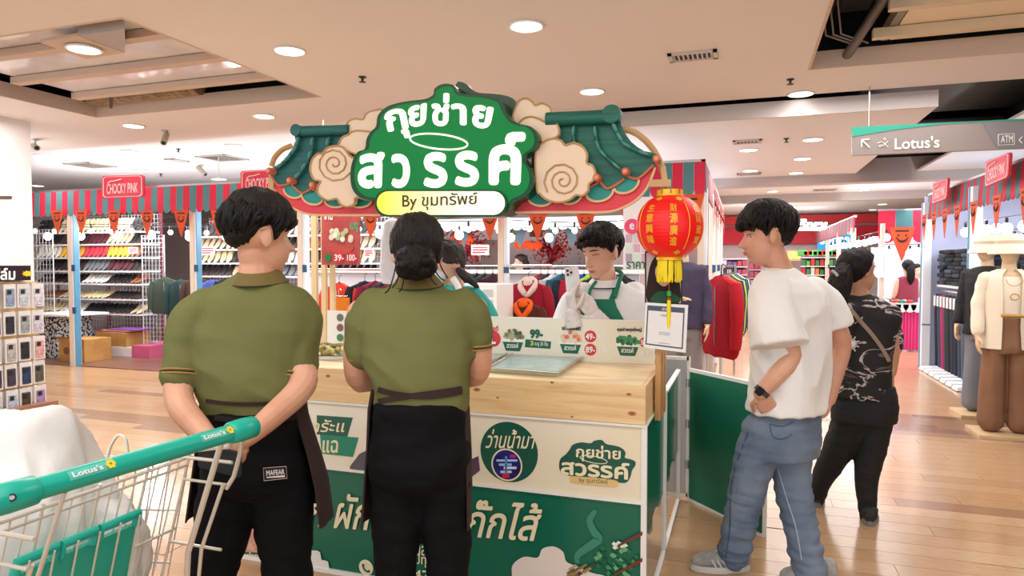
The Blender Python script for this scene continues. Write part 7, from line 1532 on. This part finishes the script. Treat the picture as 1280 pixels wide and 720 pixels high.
# ---------------------------------------------------------------- mannequins
M_MANN = mat('mannequin_skin', srgb(226, 196, 160), .45)
def mannequin(cx, d, top, label, coatm, trm, hat=None, headless=False, ft=(0, 0), yt=0, wide=1, inner=None, face_dir=None, sleeves=True, coat_len=.42):
    base = P(cx, 500, d=d); base.z = 0; f = face_dir or -FH; f = V(f).normalized(); l = f.cross(ZU).normalized(); W = lambda x, y, z: base+l*x+f*y+ZU*z; Hh = top
    t = empty('mannequin', (base.x, base.y, 0), label, 'mannequin'); b = MB()
    if not headless:
        c = W(0, .02, Hh-.12); R = frame(f); rings = []
        for i in range(20):
            th = PI*(.01+.98*i/19); rings.append([c+R @ (V((math.sin(th)*math.sin(a)*.07, math.sin(th)*math.cos(a)*.088, -math.cos(th)*.115))*1) for a in [2*PI*j/20 for j in range(20)]])
        b.ring(rings)
    limb(b, [W(0, 0, Hh-.17), W(0, 0, Hh-.30)], [.045, .06]); loft(b, [(W(0, 0, Hh-.29), .08, .05, l), (W(0, 0, Hh-.34), .16, .07, l), (W(0, 0, Hh-.5), .13, .09, l), (W(0, 0, Hh-.72), .12, .08, l), (W(0, 0, Hh-.9), .15, .09, l)])
    for s_ in (-1, 1):
        if sleeves == 'bent' and s_ == sleeves_side: limb(b, [W(s_*.18, 0, Hh-.36), W(s_*.22, 0, Hh-.62), W(s_*.06, .2, Hh-.6)], [.045, .04, .028]); hand(b, W(s_*.06, .2, Hh-.6), -l*s_+f*.2+ZU*.1, ZU*-1, s_, (.2, .2, .2, .2), .2)
        else: limb(b, [W(s_*.165, 0, Hh-.36), W(s_*.21, -.01, Hh-.62), W(s_*.225, .06, Hh-.84)], [.04, .036, .026]); hand(b, W(s_*.225, .06, Hh-.84), -ZU+f*.1, -l*s_, s_, (.2, .2, .2, .2), .2)
        limb(b, [W(s_*.08, 0, Hh-.9), W(s_*.085, 0, .5), W(s_*.085, 0, .08)], [.06, .05, .035])
    fuse(b, .007, 2).build('body', M_MANN, t, 'all')
    rows = [(W(0, 0, Hh-.272), .078, .062), (W(0, 0, Hh-.29), .12, .075), (W(0, 0, Hh-.315), .17, .09), (W(0, 0, Hh-.36), .19, .105), (W(0, 0, Hh-.5), .178, .118), (W(0, 0, Hh-.3-coat_len*.7), .175, .122), (W(0, 0, Hh-.3-coat_len), .195, .135)]
    if inner:
        i_ = MB(); loft(i_, [(W(0, 0, Hh-.33), .13, .07, l), (W(0, 0, Hh-.4), .15, .095, l), (W(0, 0, Hh-.5), .14, .105, l), (W(0, 0, Hh-.68), .135, .1, l)]); fuse(i_, .01, 2).build('inner_top', inner, t, 'all')
        apron(t, [(c_, h_, d_+.005) for c_, h_, d_ in rows], math.radians(112), math.radians(428), coatm, l, 'jacket', .008, 48, .012)
    c = MB()
    if not inner: loft(c, [(a_, b_, c_, l) for a_, b_, c_ in rows])
    for s_ in (-1, 1):
        if sleeves == 'bent' and s_ == sleeves_side: limb(c, [W(s_*.17, 0, Hh-.36), W(s_*.22, 0, Hh-.62), W(s_*.1, .17, Hh-.6)], [.062, .058, .045])
        else: limb(c, [W(s_*.165, 0, Hh-.355), W(s_*.215, 0, Hh-.6), W(s_*.225, .05, Hh-.8)], [.06, .054, .048])
    fuse(c, .009, 3, wr(.008, 9, 9, cx)).build('sleeves' if inner else 'jacket', coatm, t, 'all')
    tr = MB(); loft(tr, [(W(0, 0, Hh-.66), .14, .1, l), (W(0, 0, Hh-.8), .155, .11, l), (W(0, 0, Hh-.92), .165, .12, l), (W(0, 0, Hh-.98), .15, .11, l)])
    for s_ in (-1, 1): limb(tr, [W(s_*.09, 0, Hh-.92), W(s_*.09*wide, 0, .6), W(s_*.1*wide, 0, .12)], [.09, .085*wide, .095*wide], 18)
    fuse(tr, .01, 3, wr(.008, 16, 1.5, cx+3)).build('trousers', trm, t, 'all')
    MB().bbox(base.x-.24, base.y-.2, 0, base.x+.24, base.y+.2, .03).build('base_plate', mat('base_wood', srgb(214, 182, 140), .4), t)
    if hat:
        c = W(0, .01, Hh-.06); MB().lathe(c, [(.158, -.085), (.14, -.04), (.108, 0), (.098, .06), (.075, .082), (.001, .088), (.001, .082), (.07, .077), (.093, .055), (.102, 0), (.134, -.044), (.152, -.088)], 32, ZU).build('bucket_hat', hat, t, True)
        MB().lathe(c, [(.107, -.002), (.111, .0), (.106, .026), (.103, .024)], 32).build('hat_band', mat('hat_band', srgb(206, 190, 160), .8), t, True)
    return t, W
sleeves_side = 1
M_CRM = mat('cream_linen', srgb(242, 228, 208), .8); M_BRN = mat('brown_cloth', srgb(146, 106, 80), .8, nscale=3, col2=srgb(130, 92, 68))
t, W = mannequin(1257, 5.75, 1.68, 'mannequin in bucket hat, open cream shirt and wide brown trousers by the jeans stall', M_CRM, M_BRN, M_CRM, wide=1.05, inner=M_CRM, coat_len=.64, face_dir=-FH*.9-RT*.35)
MB().tube([W(-.09+.18*i/12, .165, 1.68-.655) for i in range(13)], .014, 8).build('gold_belt', mat('belt_gold', srgb(206, 164, 90), .35, .7), t, True)
MB().tube([W(.055*math.cos(a), .15, 1.68-.36-.05*math.sin(a)) for a in [PI*i/10 for i in range(11)]], .003, 5).build('necklace', mat('belt_gold', srgb(206, 164, 90), .35, .7), t)
MB().tube([W(.03*math.cos(a), .168, 1.68-.5-.025*math.sin(a)) for a in [2*PI*i/14 for i in range(14)]], .005, 6, closed=True).build('chest_emblem', mat('belt_gold', srgb(206, 164, 90), .35, .7), t)
mannequin(1230, 6.5, 1.70, 'mannequin in cream hat and black jacket standing behind the brown trousered one', mat('black_cloth', srgb(26, 26, 30), .8), cm(128, 130, 140, 80), M_CRM, coat_len=.62, face_dir=-FH*.5-RT*.9)
mannequin(852, 6.3, 1.74, 'mannequin in dark purple jacket and grey trousers behind the lantern', mat('purple_cloth', srgb(66, 58, 86), .75), cm(140, 134, 136, 80), None, coat_len=.58, face_dir=-FH*.9-RT*.3, sleeves='bent')
# far people
def far_person(px, d, top, label, hairm, shirtm, f):
    base = P(px, 500, d=d); base.z = 0; t = empty('person', base, label, 'person'); f = V(f).normalized(); l = f.cross(ZU); W = lambda x, y, z: base+l*x+f*y+ZU*z
    b = MB(); c = W(0, 0, top-.13); R = frame(f); head(b, c, R, .98, .3); limb(b, [W(0, 0, top-.2), W(0, 0, top-.3)], [.05, .06]); loft(b, [(W(0, 0, top-.3), .1, .06, l), (W(0, 0, top-.45), .14, .08, l), (W(0, 0, top-.85), .13, .09, l)])
    for s_ in (-1, 1): limb(b, [W(s_*.16, 0, top-.36), W(s_*.2, .02, top-.6), W(s_*.14, .2, top-.7)], [.045, .04, .03]); hand(b, W(s_*.14, .2, top-.7), f, -ZU, s_, (.3,)*4, .2); limb(b, [W(s_*.08, 0, top-.85), W(s_*.08, 0, .1)], [.07, .045])
    fuse(b, .008, 1).build('body', M_SKIN2, t, 'all'); hair(c, R, .98, HL_F, [(0, .014), (3.15, .024)], hairm, t, .024, px, frq=16)
    mb = MB(); mb.tube(crom([W(0, -.08, top-.1), W(0, -.1, top-.25), W(0, -.1, top-.4)], 4, False), [.05, .06, .065, .065, .065, .06, .055, .04, .02], 12, round_=True); mb.build('long_hair', hairm, t, 'all')
    s_ = MB(); loft(s_, [(W(0, 0, top-.28), .09, .07, l), (W(0, 0, top-.34), .18, .09, l), (W(0, 0, top-.55), .17, .11, l), (W(0, 0, top-.9), .18, .12, l)]); fuse(s_, .012, 2).build('top', shirtm, t, 'all')
    s_ = MB(); loft(s_, [(W(0, 0, top-.85), .16, .11, l), (W(0, 0, top-1.0), .17, .12, l)]); limb(s_, [W(.08, 0, top-.95), W(.08, 0, .1)], [.08, .06]); limb(s_, [W(-.08, 0, top-.95), W(-.08, 0, .1)], [.08, .06]); fuse(s_, .012, 2).build('trousers', M_TROU, t, 'all')
far_person(650, 10.6, 1.60, 'far shopper with dark brown hair seen just above the maroon hoodie', M_HAIRB, cm(120, 40, 50, 80), -FH*.3-RT)
far_person(1131, 11.6, 1.52, 'far shopper with long black hair behind the pink table', M_HAIR, cm(150, 60, 80, 80), FH)
far_person(1143, 12.4, 1.45, 'far shopper with black hair and white top at the pink table stall', M_HAIR, cm(220, 220, 226, 80), -FH)
# ================================================================ SHOPPING CART
M_CHROME = mat('cart_wire', srgb(222, 218, 208), .3, .45)
M_CT = mat('cart_teal', srgb(20, 176, 156), .3); M_CTD = mat('cart_teal_deep', srgb(14, 140, 126), .35)
t = cart = empty('shopping_cart', (-1.7, 1.15, 0), 'chrome shopping cart with teal handle and teal child seat flap at lower left', 'shopping cart')
HA, HB = V((-1.252, .82, 1.03)), V((-1.196, 1.43, 1.03)); hd = (HB-HA).normalized()
MB().tube([HA, HB], .0215, 24).build('handle', M_CT, t, True)
for a, b, nm in ((HB-hd*.075, HB+hd*.012, 'handle_end'), (HA-hd*.02, HA+hd*.085, 'handle_end')): MB().tube([a, a+hd*.006, a+(b-a)*.5, b-hd*.008, b], [.023, .0275, .029, .0275, .02], 24).build(nm, M_CT, t, True)
def on_handle(u0, u1, a0, a1, r=.0225):  # band on the handle surface: u along, a angle
    x = hd; n0 = (C0-(HA+HB)/2); n0 = (n0-x*n0.dot(x)).normalized(); y = n0.cross(x)
    return lambda u, v: HA+hd*((HB-HA).length*u)+(n0*math.cos(v)+y*math.sin(v))*r
h = on_handle(0, 1, 0, 0)
def hq(u0, u1, a0, a1): 
    p = [h(u0, a1), h(u1, a1), h(u1, a0), h(u0, a0)]; return p
def hband(u0, u1, a0, a1, m, nm, r=.0222):
    hh = on_handle(0, 1, 0, 0, r); rings = [[hh(u, a0+(a1-a0)*i/8) for i in range(9)] for u in (u0, (u0+u1)/2, u1)]; mb = MB()
    mb.add([p for q in rings for p in q], [(9*i+j, 9*i+j+1, 9*i+10+j, 9*i+9+j) for i in range(2) for j in range(8)]); mb.build(nm, m, t, True)
top = 1 if h(0, .5).z > h(0, -.5).z else -1
for u0, u1 in ((.215, .37), (.72, .875)):
    hband(u0, u1, -.15, .75, mat('label_teal', srgb(90, 196, 180), .4), 'handle_label')
    text("Lotus's", hq(u0+.01, u1-.045, .05*top, .6*top) if top > 0 else hq(u0+.01, u1-.045, -.05, -.6), M_WHITE, t, bold=.03, lift=.0012)
    c = h(u1-.018, .35*top); n_ = (c-(HA+hd*(c-HA).dot(hd))).normalized(); v_ = n_.cross(hd)
    for k in range(6): a = k*PI/3; q = c+n_*.0012+(hd*math.cos(a)+v_*math.sin(a))*.0065; MB().prism(disc(q, .0042, hd, v_, 8), n_*.0006).build('flower_petal', cm(240, 210, 40), t)
MB().tube([h(.045, -.1), h(.045, -.1)+(C0-h(.045, -.1)).normalized()*.008], .007, 18).build('lock_ring', M_BLACK, t, True); c = h(.045, -.1)+(C0-h(.045, -.1)).normalized()*.009; MB().tube([c, c+(C0-c).normalized()*.001], .004, 16).build('lock_face', M_STEEL, t, True)
GX, GY0, GY1, GZ = -1.41, .90, 1.44, .93; BX = -1.52; GB = .48
wire = lambda pts, r, nm='wire', n=7: MB().tube(pts, r, n).build(nm, M_CHROME, t, True)
gp = lambda y, z: V((GX+(BX-GX)*(GZ-z)/(GZ-GB), y+(-.05)*(GZ-z)/(GZ-GB)*0, z))
for z in (GZ, GZ-.022, GZ-.20, GZ-.36, GB): wire([gp(GY0, z), gp(GY1, z)], .0035 if z < GZ else .0045)
for i in range(17): y = GY0+(GY1-GY0)*i/16; wire([gp(y, GZ+(.01 if i % 4 == 0 else 0)), gp(y-.03, GB)], .0022 if i % 4 else .0038)
FX = -2.25
def sidep(y0, y1, nm):
    for k, z in enumerate((GZ, GZ-.15, GZ-.3, GB)):
        wire([V((GX+(BX-GX)*(GZ-z)/(GZ-GB), y0, z)), V((FX+.1*(GZ-z), y1, z-.06*(1 if k < 3 else 0)))], .004 if k == 0 else .003)
    for i in range(16):
        u = i/15; x = GX+(FX-GX)*u; wire([V((x, y0+(y1-y0)*u, GZ-.06*u)), V((BX+(FX+.045-BX)*u, y0+(y1-y0)*u*.9, GB))], .0022)
sidep(GY1, GY1-.07, 'r'); sidep(GY0, GY0+.07, 'l')
for k in range(9): y = GY0+.07+(GY1-GY0-.14)*k/8; wire([V((FX, y, GZ-.06)), V((FX+.045, y, GB)), V((BX, y, GB))], .0025)
wire([V((FX, GY0+.07, GZ-.06)), V((FX, GY1-.07, GZ-.06))], .0045)
# child seat flap on the gate
def flap(y0, y1, z0, z1, nm): q = [gp(y0, z1)+V((.012, 0, 0)), gp(y1, z1)+V((.012, 0, 0)), gp(y1, z0)+V((.012, 0, 0)), gp(y0, z0)+V((.012, 0, 0))]; return quadbox(q, .012).build(nm, M_CT, t)
flap(.985, 1.12, .55, .80, 'seat_flap'); flap(1.125, 1.285, .55, .80, 'seat_flap')
for y0, y1 in ((.985, 1.07), (1.085, 1.165), (1.18, 1.285)): MB().tube([gp(y0, .80)+V((.012, 0, 0)), gp(y0, .83)+V((.014, 0, 0)), gp(y1, .83)+V((.014, 0, 0)), gp(y1, .80)+V((.012, 0, 0))], .011, 10).build('flap_loop', M_CT, t, True)
for i in range(6): y = 1.0+i*.055; wire([gp(y, .83)+V((.03, 0, 0)), gp(y-.01, .5)+V((.03, 0, 0))], .0025)
# handle brackets and legs
for s_, y in ((1, 1.42), (-1, .9)):
    if s_ > 0: wire(crom([V((-1.225, y-.03*s_, 1.02)), V((-1.24, y-.02*s_, .985)), V((-1.30, y-.0*s_, .97)), V((GX, y, .95))], 4, False), .006)
    k_ = 1 if s_ > 0 else .6
    wire([V((-1.235, y-.05*s_, 1.01)), V((-1.36, y-.04*s_, .70)), V((-1.40, y-.03*s_, .30)), V((-1.42, y-.03*s_, .13))], .0075*k_, 'leg')
    wire([V((-1.27, y-.01*s_, .88)), V((-1.345, y-.01*s_, .70)), V((-1.385, y-.01*s_, .4))], .005*k_)
    if s_ > 0: wire([V((-1.20, y-.02*s_, 1.01)), V((-1.225, y, .96)), V((-1.245, y, .90)), V((-1.27, y, .865))], .006)
    wire([V((-1.25, y, .935)), V((GX, y, .935))], .005); wire([V((-1.27, y, .875)), V((GX, y, .875))], .004); wire([V((-1.29, y, .70)), V((GX-.05, y, .70))], .004)
    wire([V((-1.42, y-.03*s_, .13)), V((-2.2, y-.07*s_, .13))], .012, 'base_rail')
    for x in (-1.4, -2.15):
        c = V((x, y-.04*s_, .06)); MB().lathe(c-YU*.014, [(.001, 0), (.055, 0), (.06, .004), (.06, .024), (.055, .028), (.001, .028)], 22, YU).build('wheel', cm(50, 52, 56), t, True); MB().beam(c+YU*.02, c+YU*.02+ZU*.08, .03, .004).beam(c-YU*.02, c-YU*.02+ZU*.08, .03, .004).build('fork', M_STEEL, t)
wire(crom([P(134, 573, d=1.62), P(139, 556, d=1.62), P(148, 544, d=1.62), P(157, 549, d=1.62), P(160, 567, d=1.62)], 5, False), .0035, 'hook')
# bags
M_BAG = mat('plastic_bag', srgb(238, 238, 238), .3, alpha=.9, bump=.5, bscale=14)
def plasticbag(c, r, seed, label, peaks=()):
    mb = MB(); n, m = 90, 60; rings = []
    for i in range(m+1):
        th = PI*(.01+.98*i/m); rings.append([])
        for j in range(n):
            a = 2*PI*j/n; d = V((math.sin(th)*math.cos(a), math.sin(th)*math.sin(a), -math.cos(th))); k = 1+.20*(1-2.2*abs(noise.noise(V((d.x*1.1+seed, d.y*1.1, d.z*.9)))))-.1+.035*(1-3*abs(noise.noise(V((d.x*3+seed+d.z, d.y*3, d.z*1.6)))))
            for pk in peaks: k += pk[3]*max(0, d.dot(V(pk[:3]).normalized()))**24
            ex = lambda v, e: math.copysign(abs(v)**e, v)
            rings[-1].append(V(c)+V((ex(d.x, .8)*r[0]*k, ex(d.y, .8)*r[1]*k, ex(d.z, .8)*r[2]*k)))
    mb.ring(rings); return mb.build('plastic_bag', M_BAG, None, 'all', label=label, cat='plastic bag')
plasticbag((-1.80, 1.19, .775), (.29, .20, .27), 3.1, 'large full white plastic bag standing in the shopping cart', ((.4, .1, .9, .16), (-.3, -.2, .9, .12)))
plasticbag((-1.60, 1.33, .66), (.10, .10, .17), 8.3, 'smaller white plastic bag at the right side of the shopping cart')
# ================================================================ PHONE CASE RACK
XR = -6.78
t = empty('display_rack', (XR-.15, 4.6, 0), 'case display rack with dark header sign beside the white column', 'display rack')
MB().box(XR-.28, 3.9, .04, XR-.06, P(46, 400, X=XR).y, P(20, 334, X=XR).z).build('body', M_WHITE, t)
M_GW = mat('gold_bar', srgb(226, 184, 120), .4, .2)
yb = [352, 386, 419, 450, 482]; Y1 = P(52, 400, X=XR).y
for y in yb: z = P(30, y, X=XR).z; MB().box(XR-.06, 3.9, z-.02, XR-.03, Y1-.02, z).build('gold_rail', M_GW, t)
MB().bbox(XR-.3, 3.85, 0, XR+.12, P(60, 400, X=XR).y, .05).build('base', mat('base_brown', srgb(150, 104, 74), .5), t)
z0, z1 = P(20, 352, X=XR+.05).z+.01, P(20, 332, X=XR+.05).z
MB().box(XR-.1, 3.9, z0, XR+.04, P(40, 400, X=XR+.04).y, z1).build('header', cm(36, 22, 34, 40), t)
text('ฟิล์ม', [P(-12, 335, X=XR+.045), P(19, 335, X=XR+.045), P(19, 350, X=XR+.045), P(-12, 350, X=XR+.045)], M_WHITE, t, bold=.03)
c = P(34, 342, X=XR+.045); MB().prism([c+(YU*math.cos(a*PI/9)*.055+ZU*math.sin(a*PI/9)*.032)*(1 if a % 2 else .66) for a in range(18)], (.002, 0, 0)).build('yellow_star', cm(250, 200, 20), t)
cols = [[(226, 226, 230), (150, 170, 196), (206, 214, 222), (226, 222, 230)], [(60, 60, 66), (52, 56, 66), (160, 172, 176), (220, 214, 226)], [(206, 208, 208), (190, 190, 188), (50, 52, 56), (232, 178, 172)], [(70, 66, 90), (70, 60, 84), (40, 66, 100), (96, 92, 80)], [(210, 216, 230), (190, 204, 226), (66, 60, 56), (176, 142, 200)]]
rn = ['top', 'second', 'middle', 'fourth', 'bottom']; cn = ['far left', 'left', 'middle', 'right']
for r in range(5):
    for k in range(4):
        xl, xr = [(-16, -1), (2, 18), (20, 36), (37.5, 53)][k]; a, b = P(xl+.5, 400, X=XR), P(xr, 400, X=XR); z1 = P(30, yb[r]+2.5, X=XR).z; z0 = P(30, yb[r]+32, X=XR).z; dx = .02+.012*((r+k) % 2)
        p = empty('case_pack', (XR+dx, (a.y+b.y)/2, z0), 'packed phone case, %s of the %s row by the white column' % (cn[k], rn[r]), 'phone case', 'phone cases on the rack by the column')
        MB().bbox(XR+dx-.012, a.y, z0, XR+dx, b.y, z1, .004).build('pack', cm(214, 208, 206, 25), p)
        w_ = (b.y-a.y); cs = MB().bbox(XR+dx, a.y+w_*.16, z0+.02, XR+dx+.01, b.y-w_*.16, z1-.045, .008).build('case', mat('case_%d_%d' % (r, k), srgb(*cols[r][k]), .2, nscale=30, col2=srgb(*[int(q*.72) for q in cols[r][k]])), p)
        MB().bbox(XR+dx+.01, a.y+w_*.22, z1-.10, XR+dx+.014, a.y+w_*.55, z1-.055, .003).build('lens_window', M_BLACK, cs)
        MB().tube([(XR-.04, (a.y+b.y)/2, z1+.004), (XR+dx+.03, (a.y+b.y)/2, z1+.004)], .003, 6).build('peg', M_CHROME, p)
